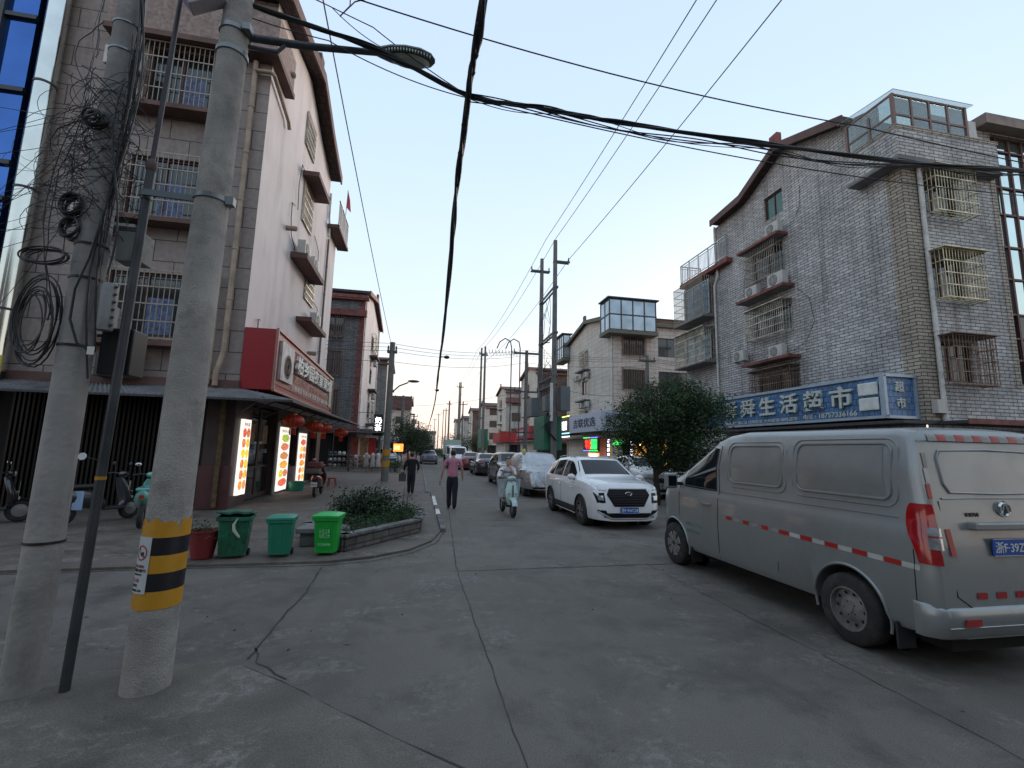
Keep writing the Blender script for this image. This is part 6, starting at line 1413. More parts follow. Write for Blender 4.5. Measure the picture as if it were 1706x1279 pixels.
for k, z0 in enumerate((1.0,)):
    for sd_ in (-1, 1): V.end([(sd_*.62, .97), (sd_*.67, .97), (sd_*.67, 1.18), (sd_*.62, 1.18)], m_tr, 'reflector_tape', front=False, off=.006)
for k in range(5): x0 = -.46+k*.2; V.end([(x0, .635), (x0+.1, .635), (x0+.1, .685), (x0, .685)], m_tr, 'reflector_tape', front=False, off=.007)
V.plate(-.03, 1.035, False, '浙F·39ZY8')
em = MB(); em.lathe([(.058, 0), (.070, -.012), (.058, -.024), (.046, -.012), (.058, 0)], (0, 0, 0), 'y', 28)
em.v = [(p[0], p[1], p[2]*.9) for p in em.v]; em.bar((-.0, -.012, .066), (-.038, -.014, -.04), .018, .014).bar((0, -.012, .066), (.038, -.014, -.04), .018, .014)
Y_ = V.df(0, yb_, 1.335)[1]-.004; em.xf(Matrix.Translation((0, Y_, 1.335))); em.build('emblem', m_chrome, V.T, smooth=True)
lettering('长安汽车', m_trim, V.T, (-.42, V.df(0, yb_, 1.3)[1]-.006, 1.275), (1,0,0), (0,0,1), w=.15, h=.034, ext=.003)
# rear bumper
bp = MB(); vs = []; fs = []; prof = [(.33, -.0), (.36, .045), (.50, .06), (.56, .055), (.585, .02), (.59, -.02)]
path = []
for t in range(27):
    x = lerp(-1, 1, t/26); ax_ = abs(x); 
    path.append((x*.86, V.y0+.03+(max(0, ax_-.86)/.14)**2*.10))
path = [(-.852, V.y0+.20)]+path+[(.852, V.y0+.20)]
for (x, y) in path:
    for (z, o_) in prof: vs.append((x*(1+o_*.25*(abs(y-V.y0) < .15)), y-o_*(1 if abs(x) < .84 else .3*(abs(y-V.y0) < .2)), z))
m_ = len(prof)
for i in range(len(path)-1):
    for j in range(m_-1): fs.append((i*m_+j, i*m_+j+1, (i+1)*m_+j+1, (i+1)*m_+j))
bp.add(vs, fs).build('rear_bumper', m_silver, V.T, smooth=True, angle=60)
for sd_ in (-1, 1): 
    P_ = [(sd_*.50, .445), (sd_*.66, .445), (sd_*.64, .50), (sd_*.50, .50)]; MB().prism(P_, lambda a, b, c: (a, b, c), V.y0-.045, V.y0-.037).build('bumper_reflector', m_redlens, V.T)
MB().tube([(-.8, V.y0-.03, .435), (.8, V.y0-.03, .435)], .006, 5).build('bumper_crease', m_silver, V.T)
for yw in (-1.95, 1.13):
    for sd_ in (-1, 1): MB().box(sd_*.66, sd_*.84, yw-.01 if yw < 0 else yw, yw+.01, .14, .36).build('mud_flap', m_trim, V.T)
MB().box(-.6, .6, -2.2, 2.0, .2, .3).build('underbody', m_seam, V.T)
# front glass and lamps (seen from other positions)
V.top(.66, 1.36, lambda y: .60, m_cglass, 'windscreen', off=.006); V.end([(.42, .95), (.66, .95), (.68, 1.12), (.46, 1.10)], m_clearlens, 'headlight', mirror=True); V.end([(-.4, .7), (.4, .7), (.4, .86), (-.4, .86)], m_trim, 'grille')
V.place(4.93, 5.45, 0)

# ---------------- generic passenger cars
def car(name, label, cat, pt, kind='suv', x=0, y=0, rz=0, detail=1, plate='浙F·6K218', rim='alloy', group=None, wheelr=.34):
    if kind == 'suv':
        zt_ = [(-2.14, .62), (-2.10, .95), (-2.02, 1.10), (-1.78, 1.36), (-1.6, 1.46), (-1.2, 1.555), (-.4, 1.60), (.05, 1.575), (.25, 1.535), (.98, 1.15), (1.1, 1.115), (1.6, 1.07), (1.9, 1.01), (2.04, .92), (2.10, .78), (2.14, .60), (2.15, .42)]
        hw_ = [(-2.14, .70), (-2.08, .80), (-1.9, .86), (-1.4, .885), (1.3, .885), (1.7, .865), (1.92, .82), (2.05, .75), (2.12, .68), (2.15, .62)]; zb, hwr = 1.04, .62; wy = (-1.26, 1.32); ws = (.30, .93); rw_ = (-1.98, -1.66)
    elif kind == 'sedan':
        zt_ = [(-2.38, .55), (-2.34, .92), (-2.2, 1.04), (-1.75, 1.08), (-1.6, 1.10), (-.95, 1.40), (-.7, 1.44), (-.2, 1.46), (.1, 1.44), (.28, 1.39), (1.05, 1.0), (1.2, .97), (1.8, .88), (2.2, .74), (2.33, .55), (2.36, .4)]
        hw_ = [(-2.38, .70), (-2.3, .82), (-2.1, .88), (-1.5, .905), (1.4, .905), (1.9, .86), (2.15, .76), (2.3, .64), (2.36, .5)]; zb, hwr = .93, .56; wy = (-1.4, 1.42); ws = (.33, 1.0); rw_ = (-1.55, -1.0)
    else:   # minivan / van
        zt_ = [(-2.25, .7), (-2.22, 1.7), (-2.05, 1.85), (-.5, 1.9), (.6, 1.86), (.8, 1.8), (1.6, 1.2), (1.75, 1.1), (2.1, .95), (2.22, .7), (2.25, .4)]
        hw_ = [(-2.25, .76), (-2.1, .84), (1.5, .85), (1.9, .8), (2.15, .7), (2.25, .55)]; zb, hwr = 1.12, .68; wy = (-1.35, 1.45); ws = (.85, 1.55); rw_ = None
    c_ = Car(name, label, cat, zt_, hw_, zs=.2, zb=zb, hwr=hwr, group=group, lean=.015)
    c_.body(pt, wheels=wy if detail else (), rw=wheelr+.045)
    for yw in wy:
        for xx in (-.775, .775): c_.wheel(xx, yw, wheelr, .2, rim)
    ztf = lambda q: interp(zt_, q)
    if kind == 'suv': spans = [(-1.62, -1.12), (-1.06, -.30), (-.22, .72)]
    elif kind == 'sedan': spans = [(-1.18, -.42), (-.34, .82)]
    else: spans = [(-2.0, -1.0), (-.9, .1), (.2, 1.25)]
    for a, b in spans: c_.side(lambda q: zb+.03, lambda q: max(zb+.035, ztf(q)-.095), a, b, m_cglass, 'side_window', off=.004, nu=12)
    c_.top(ws[0], ws[1], lambda q: lerp(hwr-.03, hwr+.12, (q-ws[0])/(ws[1]-ws[0])), m_cglass, 'windscreen', off=.005)
    if rw_: c_.top(rw_[0], rw_[1], lambda q: lerp(hwr+.05, hwr-.04, (q-rw_[0])/(rw_[1]-rw_[0])), m_cglass, 'rear_window', off=.005)
    else: c_.end([(-.6, 1.2), (.6, 1.2), (.56, 1.62), (-.56, 1.62)], m_cglass, 'rear_window', front=False)
    for q in ((spans[-1][0]-.04),): c_.seam([(q, .35), (q, zb-.02)], .007, name='door_seam')
    c_.seam([(spans[0][1]+.03 if kind == 'suv' else spans[0][0]+.05, .5), (spans[0][1]+.03 if kind == 'suv' else spans[0][0]+.05, zb-.02)], .007, name='door_seam')
    c_.side(.2, .40 if kind == 'suv' else .34, wy[0]+.4, wy[1]-.4, m_trim, 'sill_trim', off=.008)
    c_.mirror(.78 if kind != 'van' else 1.35, zb+.06, pt)
    c_.T['plate'] = 0; del c_.T['plate']
    if kind != 'suv' or detail < 2:
        hz = .66 if kind == 'sedan' else .72
        c_.end([(.42, hz), (.76, hz+.02), (.80, hz+.12), (.46, hz+.08)], m_clearlens, 'headlight', mirror=True); c_.end([(-.36, hz-.12), (.36, hz-.12), (.4, hz+.06), (-.4, hz+.06)], m_trim, 'grille')
    tz = .86 if kind == 'sedan' else .95
    c_.end([(.46, tz-.08), (.80, tz-.07), (.82, tz+.08), (.46, tz+.05)], m_redlens, 'tail_light', front=False, mirror=True)
    c_.end([(-.7, .28), (.7, .28), (.7, .44), (-.7, .44)], m_trim, 'rear_valance', front=False); c_.end([(-.6, .26), (.6, .26), (.6, .38), (-.6, .38)], m_trim, 'front_valance')
    if plate: c_.plate(0, tz-.04 if kind != 'van' else .75, False, plate); 
    c_.place(x, y, rz); return c_
m_carwhite = paint('paint_white', (.66, .67, .68), rough=.25, dirt=.08)
SU = car('suv', 'white SUV facing us with a black hexagonal grille, behind the silver van', 'SUV', m_carwhite, 'suv', detail=2, plate=None, rim='alloy', wheelr=.345)
# its face
SU.T.location = (0, 0, 0); SU.T.rotation_euler = (0, 0, 0)
m_gr = M('grille_black', (.005,.005,.006), rough=.4, spec=.2)
SU.end([(-.36, .52), (.36, .52), (.42, .62), (.52, .78), (.46, .90), (-.46, .90), (-.52, .78), (-.42, .62)], m_gr, 'grille', off=.012)
gm_ = MB()
for k in range(6):
    z_ = .57+.055*k; w_ = .36+.022*k; gm_.tube([(x, SU.yf(x, z_)+.016, z_) for x in [lerp(-w_, w_, t/8) for t in range(9)]], .006, 4)
gm_.build('grille_bar', M('grille_bar', (.012,.012,.013), rough=.4, metal=.3), SU.T)
MB().tube([(x, SU.yf(x, .845)+.014, .915) for x in [lerp(-.46, .46, t/10) for t in range(11)]], .009, 5).build('chrome_strip', m_chrome, SU.T)
SU.end([(.56, .60), (.74, .60), (.80, .82), (.58, .82)], m_gr, 'headlight_housing', mirror=True, off=.012)
SU.end([(.60, .66), (.71, .66), (.74, .76), (.61, .76)], m_clearlens, 'headlight', mirror=True, off=.02)
SU.end([(.52, .855), (.80, .875), (.82, .905), (.52, .89)], m_clearlens, 'daytime_light', mirror=True, off=.010)
SU.end([(.52, .37), (.72, .38), (.74, .45), (.56, .44)], m_gr, 'fog_light', mirror=True, off=.012)
SU.end([(-.46, .285), (.46, .285), (.50, .37), (-.50, .37)], m_gr, 'lower_grille', off=.010)
MB().tube([(x, SU.yf(x, .26 if abs(x) < .45 else .26+(abs(x)-.45)*.55)+.016, .26 if abs(x) < .45 else .26+(abs(x)-.45)*.55) for x in [lerp(-.72, .72, t/14) for t in range(15)]], .017, 6).build('skid_trim', m_alloy, SU.T, smooth=True)
SU.plate(0, .44, True, '浙F·9WC28'); 
e_ = MB(); yq = SU.yf(0, .80)+.02
e_.lathe([(.05, 0), (.058, .008), (.05, .016), (.042, .008), (.05, 0)], (0, 0, 0), 'y', 24); e_.v = [(p[0]*1.5, p[1], p[2]*.8) for p in e_.v]
e_.bar((-.035, .008, -.03), (-.012, .008, .03), .012, .01).bar((.012, .008, -.03), (.035, .008, .03), .012, .01).bar((-.025, .008, -.004), (.025, .008, .004), .012, .01); e_.xf(Matrix.Translation((0, yq, .80))); e_.build('emblem', m_chrome, SU.T, smooth=True)
for sd_ in (-1, 1):
    MB().tube([(sd_*.58, q, SU.sz(.58, q)+.045) for q in [lerp(-1.3, .1, t/8) for t in range(9)]], .014, 6).build('roof_rail', m_alloy, SU.T, smooth=True)
    for yw in (-1.26, 1.32):
        P_ = []
        for k in range(21): a = math.pi*(-.05+1.1*k/20); q = yw+math.cos(a)*.39; z = .33+math.sin(a)*.39; P_.append((sd_*(SU.sx(q, max(z, .24))+.002), q, z))
        MB().tube(P_, .022, 6).build('arch_cladding', m_trim, SU.T, smooth=True)
SU.seam([(-1.5, .92), (-.3, .93), (1.2, .90), (1.6, .86)], .010, mat=m_carwhite, name='crease', off=0); 
SU.seam([(.58, .84), (.76, .84)], .02, mat=m_carwhite, name='door_handle', off=.015); SU.seam([(-.42, .86), (-.24, .86)], .02, mat=m_carwhite, name='door_handle', off=.015)
SU.seam([(wy_, .22) for wy_ in (-.8, .0, .85)], .02, mat=m_chrome, name='sill_strip', off=.01)
SU.place(4.72, 12.2, 180)
m_pdark = paint('paint_dark', (.02, .022, .028), rough=.2); m_pbei = paint('paint_bronze', (.05, .045, .045), metal=.4, rough=.25); m_pred = paint('paint_red', (.16, .02, .025), rough=.25); m_pblu = paint('paint_grey', (.12, .14, .17), metal=.4)
car('suv', 'dark SUV with pale roof parked facing us between the black sedan and the covered car', 'SUV', m_pbei, 'suv', 4.55, 23.6, 180, plate=None)
car('sedan', 'black sedan seen from behind, farther up the parked row', 'sedan', m_pdark, 'sedan', 4.5, 32.4, 0, plate='浙F·L309K')
car('sedan', 'dark red sedan parked just beyond the black sedan', 'sedan', m_pred, 'sedan', 4.2, 40, 0, plate=None, detail=0)
car('sedan', 'white sedan parked beyond the dark red sedan', 'sedan', m_carwhite, 'sedan', 4.6, 47, 0, plate=None, detail=0)
car('minivan', 'white minivan driving toward us beyond the pink shirted man', 'minivan', m_carwhite, 'van', 3.2, 41, 180, plate=None, detail=0)
car('sedan', 'grey blue car driving down the far left lane by the trees', 'sedan', m_pblu, 'sedan', 1.0, 52, 0, plate=None, detail=0)
car('hatchback', 'white car parked on the forecourt behind the white SUV', 'car', m_carwhite, 'suv', 9.3, 18.6, 175, plate=None, detail=1)
car('sedan', 'silver car half hidden by the tree trunk, near the van nose', 'sedan', paint('paint_pale', (.45,.46,.46), rough=.25), 'sedan', 9.9, 14.2, 140, plate=None, detail=1)
car('sedan', 'pale car on the left pavement under the awnings', 'sedan', m_carwhite, 'suv', -3.0, 42.5, 200, plate=None, detail=0)
# box truck far away
TK = thing('box_truck', 'pale green box truck far down the right lane', 'truck', (3.9, 58, 0))
MB().box(2.9, 4.9, 57, 61, .9, 2.75).build('cargo_box', M('truck_green', (.33,.42,.36), rough=.5), TK, bev=.04); MB().box(3.0, 4.8, 55.3, 56.9, .5, 2.1).build('cab', m_carwhite, TK, bev=.15); MB().box(3.1, 4.7, 55.27, 55.5, 1.3, 1.95).build('windscreen', m_cglass, TK)
for x_ in (3.1, 4.7):
    for y_ in (56, 60): MB().lathe([(.4, -.12), (.4, .12)], (x_, y_, .4), 'x', 16).build('wheel', m_tyre, TK)
# ---------------- car under a silver cover
CV = Car('covered_car', 'car wrapped in a wrinkled silver protective cover, behind the white SUV', 'covered car',
    [(-2.3, .55), (-2.26, .95), (-2.1, 1.12), (-1.6, 1.45), (-1.2, 1.58), (-.3, 1.64), (.3, 1.6), (1.1, 1.2), (1.7, 1.08), (2.15, .95), (2.26, .7), (2.3, .45)],
    [(-2.3, .72), (-2.1, .88), (-1.5, .93), (1.5, .93), (2.0, .86), (2.3, .66)], zs=.30, zb=1.0, hwr=.66, lean=.06)
m_cov = M('cover_silver', (.42, .44, .46), rough=.34, metal=.75, var=.12, scale=3, dirt=.15)
def wrinkle(m):
    N = m.node_tree.nodes; L = m.node_tree.links; b = N['Principled BSDF']; t = N.new('ShaderNodeTexCoord'); mp = N.new('ShaderNodeMapping'); mp.inputs['Scale'].default_value = (2.2, .9, 1.3); mp.inputs['Rotation'].default_value = (.5, .2, .4)
    q = N.new('ShaderNodeTexNoise'); q.inputs['Scale'].default_value = 1.6; q.inputs['Detail'].default_value = 2; q.inputs['Distortion'].default_value = 1.6; k = N.new('ShaderNodeBump'); k.inputs['Strength'].default_value = 1; k.inputs['Distance'].default_value = .05
    L.new(t.outputs['Object'], mp.inputs[0]); L.new(mp.outputs[0], q.inputs['Vector']); L.new(q.outputs['Fac'], k.inputs['Height']); L.new(k.outputs[0], b.inputs['Normal'])
wrinkle(m_cov)
CV.body(m_cov); CV.B.name = 'cover'
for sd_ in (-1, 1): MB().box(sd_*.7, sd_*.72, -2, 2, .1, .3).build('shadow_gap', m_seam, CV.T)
for yw in (-1.35, 1.4):
    for xx in (-.74, .74): CV.wheel(xx, yw, .33, .2, 'alloy')
for x_ in [-.9+.09*k for k in range(21)]: 
    if abs(x_) < .7: MB().tube([(x_, CV.yf(x_, .95)+.006, .95), (x_+.05*math.sin(x_*9), CV.yf(x_, .75)+.02, .75), (x_+.03, CV.yf(x_, .62)+.012, .62)], [.012, .02, .006], 6).build('fold', m_cov, CV.T, smooth=True)
CV.place(4.75, 19.0, 180)
MB().sph((4.1, 18.3, 1.66), .08, 10, 8, (1, 1, 1.6)).build('yellow_bag', M('bag_yellow', (.55,.55,.15), rough=.6)); tag(bpy.data.objects['yellow_bag'], 'small yellow bag standing on the roof of the covered car', 'bag')
# ================================================================== people
m_skin = M('skin', (.36, .20, .14), rough=.6, var=.08, scale=6); m_skin2 = M('skin_pale', (.42, .26, .19), rough=.6, var=.08, scale=6)
m_hair = M('hair', (.012, .010, .009), rough=.6, var=.3, scale=20)
def skin_mesh(name, J, E, mat, parent, root=0, sub=2, flat=None):
    """J: list of ((x,y,z), rx, ry) joints, E: edges; grown with the Skin modifier and baked"""
    me = bpy.data.meshes.new(name); me.from_pydata([j[0] for j in J], E, []); ob = bpy.data.objects.new('tmp', me); C.objects.link(ob)
    sk = ob.modifiers.new('s', 'SKIN'); sk.use_smooth_shade = True; sk.branch_smoothing = .3
    if not me.skin_vertices: me.attributes
    for i, j in enumerate(J):
        d = me.skin_vertices[0].data[i]; d.radius = (j[1], j[2] if len(j) > 2 else j[1]); d.use_root = (i == root)
    su = ob.modifiers.new('u', 'SUBSURF'); su.levels = sub; su.render_levels = sub
    dg = bpy.context.evaluated_depsgraph_get(); m2 = bpy.data.meshes.new_from_object(ob.evaluated_get(dg)); bpy.data.objects.remove(ob)
    m2.materials.clear(); m2.materials.append(mat); m2.polygons.foreach_set('use_smooth', [True]*len(m2.polygons)); m2.update()
    return link(name, m2, parent)
def hand_pts(J, E, wi, w_, d, side, curl=.5, s=1.):
    """palm and five separate fingers growing from wrist index wi; d = pointing direction, side = thumb side"""
    w_ = Vector(w_); d = Vector(d).normalized(); t = (Vector(side)-d*Vector(side).dot(d)).normalized(); n = d.cross(t)
    p = w_+d*.045*s; J.append((tuple(p), .024*s, .016*s)); E.append((wi, len(J)-1)); pi = len(J)-1
    for k, (o_, L_) in enumerate(((-.027, .060), (-.009, .072), (.009, .078), (.027, .070))):
        a = p+t*(o_*s)+d*.038*s; J.append((tuple(a), .010*s)); E.append((pi, len(J)-1))
        b = a+(d*(1-curl*.4)+n*curl*.5)*L_*.55*s; J.append((tuple(b), .009*s)); E.append((len(J)-2, len(J)-1))
        c = b+(d*(1-curl)+n*curl)*L_*.45*s; J.append((tuple(c), .007*s)); E.append((len(J)-2, len(J)-1))
    a = w_+d*.025*s+t*.030*s; J.append((tuple(a), .012*s)); E.append((pi, len(J)-1)); b = a+(d*.7+t*.6+n*.3)*.045*s; J.append((tuple(b), .0095*s)); E.append((len(J)-2, len(J)-1))
def head(T, c, h, skin, fwd=(0,-1,0), hairstyle='short', up=(0,0,1), bodyless=True):
    """face, ears and hair of a head centred at c with height h"""
    f = Vector(fwd).normalized(); u = Vector(up).normalized(); r_ = f.cross(u).normalized(); c = Vector(c); L = lambda a, b, d: tuple(c+r_*a*h+f*b*h+u*d*h)
    hp = MB(); n = 20; prof = [(-.50, .16, .22, .16), (-.42, .24, .27, .12), (-.3, .29, .33, .06), (-.12, .33, .38, .01), (.05, .345, .41, -.01), (.2, .33, .41, -.02), (.35, .27, .35, -.03), (.45, .16, .22, -.03), (.5, .02, .03, -.03)]
    vs = []; fs = []
    for (z, a, b, o_) in prof:
        for j in range(n):
            t = 2*math.pi*j/n; vs.append(L(math.cos(t)*a, math.sin(t)*b+o_, z))
    for i in range(len(prof)-1):
        for j in range(n): fs.append((i*n+j, i*n+(j+1)%n, (i+1)*n+(j+1)%n, (i+1)*n+j))
    fs.append(tuple(range(n))); fs.append(tuple((len(prof)-1)*n+j for j in range(n)))
    hp.add(vs, fs); ns = [L(0, .36, .04), L(0, .44, -.10), L(0, .47, -.15), L(0, .36, -.19)]
    hp.tube(ns, [.03*h, .045*h, .06*h, .03*h], 6)
    for s_ in (-1, 1): hp.sph(L(s_*.35, -.02, -.05), .09*h, 8, 6, (.5, .8, 1))
    hd = hp.build('head', skin, T, smooth=True, angle=180)
    for s_ in (-1, 1):
        MB().sph(L(s_*.13, .355, 0), .035*h, 8, 6, (1.3, .6, .7)).build('eye', m_hair, hd); MB().tube([L(s_*.06, .385, .085), L(s_*.2, .345, .09)], .014*h, 4).build('eyebrow', m_hair, hd)
    MB().tube([L(-.09, .345, -.29), L(0, .36, -.285), L(.09, .345, -.29)], .018*h, 5).build('mouth', M('lips', (.26,.09,.08)), hd)
    hb = MB(); vs = []; fs = []; HP = [(-.32, 1.03, 1.06), (-.1, 1.08, 1.08), (.1, 1.10, 1.09), (.25, 1.12, 1.10), (.4, 1.14, 1.12), (.5, 1.25, 1.2), (.55, .3, .3)]
    for k, (z, sa, sb) in enumerate(HP):
        a = interp([(p[0], p[1]) for p in prof], z); b = interp([(p[0], p[2]) for p in prof], z); o_ = interp([(p[0], p[3]) for p in prof], z)
        for j in range(n):
            t = 2*math.pi*j/n; ff = math.sin(t); zz = z
            if ff > -.1 and z < .3: zz = max(z, min(.27, .27*(ff+.1)*2.2+z*(1-min(1, (ff+.1)*2.2))))
            vs.append(L(math.cos(t)*a*sa, math.sin(t)*b*sb+o_-.01, zz))
    for i in range(len(HP)-1):
        for j in range(n): fs.append((i*n+j, i*n+(j+1)%n, (i+1)*n+(j+1)%n, (i+1)*n+j))
    fs.append(tuple((len(HP)-1)*n+j for j in range(n))); hb.add(vs, fs)
    if hairstyle == 'bun': hb.sph(L(0, -.45, .25), .17*h, 10, 8)
    hb.build('hair', m_hair, T, smooth=True, angle=180)
def stander(label, x, y, z0, H, top, bot, skin, face=(0,1,0), stride=.12, armL=None, armR=None, sleeve='short', shoe=None, wide=1., shoesole=.0):
    """a walking person, local origin at the feet; face = direction of travel"""
    T = thing('person', label, 'person', (x, y, z0)); f = Vector(face).normalized(); r_ = Vector((f.y, -f.x, 0)); k = H/1.7
    P = lambda a, b, c: tuple(r_*(a*k)+f*(b*k)+Vector((0,0,c*k))+Vector((x, y, z0)))
    hip, kn, an = .9, .49, .08
    lf, rf = stride, -stride
    J = [(P(0, 0, .97), .10*k)]; E = []
    def chain(pts, frm=0):
        prev = frm
        for p, r in pts: J.append((P(*p), r*k)); E.append((prev, len(J)-1)); prev = len(J)-1
        return prev
    org = Vector((x, y, z0))
    sh = chain([((0, -.0, 1.12), .115), ((0, 0, 1.28), .13), ((0, -.0, 1.40), .085), ((0, .0, 1.47), .055), ((0, .012, 1.56), .06)])
    si = sh-2
    aL = armL or [(-.20, 0, 1.38), (-.255, -.04, 1.12), (-.27, .04, .87)]; aR = armR or [(.20, 0, 1.38), (.25, .05, 1.12), (.28, .12, .88)]
    hands = []
    for A in (aL, aR):
        e = chain([(A[0], .052), (A[1], .040), (A[2], .027)], si); d = Vector(P(*A[2]))-Vector(P(*A[1])); d.normalize()
        hand_pts(J, E, e, P(*A[2]), d, f, .55, k*.98)
    lg = []
    for s_, st in ((-1, lf), (1, rf)):
        e = chain([((s_*.09, 0, .90), .082), ((s_*.08, st*.45+.02, .49), .056), ((s_*.07, st, .10), .038), ((s_*.07, st+.06, .04), .035), ((s_*.075, st+.15, .03), .028)]); lg.append(st)
    J2 = [((p[0]-0, p[1], p[2]), *r) for p, *r in [(j[0],)+tuple(j[1:]) for j in J]]
    loc = lambda JJ: [((j[0][0]-x, j[0][1]-y, j[0][2]-z0),)+tuple(j[1:]) for j in JJ]
    skin_mesh('body', loc(J), E, skin, T)
    head(T, P(0, .03, 1.60), .225*k, skin, f)
    # clothes: shells that follow the limbs
    J_ = J; J = [(P(0, 0, .86), .165*k*wide, .125*k)]; E_ = E; E = []
    def ch2(pts, frm=0):
        prev = frm
        for p, rx, ry in pts: J.append((P(*p), rx*k, ry*k)); E.append((prev, len(J)-1)); prev = len(J)-1
        return prev
    w = wide
    e = ch2([((0, 0, .98), .165*w, .122), ((0, -.0, 1.12), .16*w, .115), ((0, 0, 1.27), .175*w, .125), ((0, 0, 1.39), .12*w, .09), ((0, 0, 1.445), .065, .06)])
    for A in (aL, aR):
        a0, a1, a2 = [Vector(q) for q in A]
        if sleeve == 'short': q1 = a0.lerp(a1, .75); ch2([((a0.x, a0.y, a0.z-.005), .078, .075), (tuple(q1), .066, .062)], 4)
        else: q1 = a1.lerp(a2, .88); ch2([((a0.x, a0.y, a0.z-.005), .08, .078), (tuple(a1), .062, .06), (tuple(q1), .047, .045)], 4)
    skin_mesh('shirt', loc(J), E, top, T)
    J = [(P(0, 0, 1.02), .145*k*w, .108*k)]; E = []
    ch2([((0, 0, .93), .15*w, .115)])
    for s_, st in ((-1, lf), (1, rf)): ch2([((s_*.09, 0, .80), .105, .108), ((s_*.08, st*.45+.02, .49), .084, .087), ((s_*.072, st*.95, .16), .066, .07), ((s_*.07, st, .03), .066, .07)], 1)
    skin_mesh('trousers', loc(J), E, bot, T)
    for s_, st in ((-1, lf), (1, rf)):
        J = [(P(s_*.07, st-.035, .05), .042*k), (P(s_*.07, st+.05, .045), .046*k), (P(s_*.078, st+.13, .035), .042*k), (P(s_*.08, st+.19, .03), .030*k)]; E = [(0, 1), (1, 2), (2, 3)]
        skin_mesh('shoe', loc(J), E, shoe or m_hair, T)
    return T
m_pink_s = M('shirt_pink', (.40, .16, .22), rough=.85, var=.12, scale=12, bump=.5, bscale=14); m_navy = M('trousers_navy', (.010, .010, .018), rough=.9, var=.2, bump=.3, bscale=12)
m_blackc = M('cloth_black', (.010, .010, .011), rough=.95, var=.3, bump=.3, bscale=12)
PM = stander('person in pink short sleeved shirt and dark trousers walking away down the street', .98, 13.95, 0, 1.70, m_pink_s, m_navy, m_skin, stride=.13, wide=1.05,
    armL=[(-.205, 0, 1.38), (-.285, -.02, 1.12), (-.325, .05, .88)], armR=[(.205, 0, 1.38), (.275, .0, 1.12), (.30, .06, .87)])
ph = MB().box(.60, .635, 14.0, 14.02, .66, .80).build('phone', m_chrome, bev=.003); tag(ph, 'small pale phone in the left hand of the pink shirted person', 'phone')
PD = stander('person in loose black jacket and dark trousers walking away along the left kerb', -.27, 17.7, .05, 1.50, m_blackc, m_navy, m_skin, stride=.10, sleeve='long', wide=1.15, shoe=M('shoe_grey', (.18,.16,.14)),
    armL=[(-.2, 0, 1.36), (-.29, -.02, 1.12), (-.30, .12, .95)], armR=[(.2, 0, 1.36), (.29, -.06, 1.14), (.25, .06, .94)])
bg_ = MB().box(-.72, -.46, 17.72, 17.86, .50, .78); bg_.sph((-.59, 17.79, .80), .07, 8, 6, (1.2, .8, .6)); o = bg_.build('shopping_bag', M('bag_dark', (.05,.055,.05), rough=.7, var=.3), bev=.04); tag(o, 'dark soft bag hanging from the left hand of the person in black', 'bag')
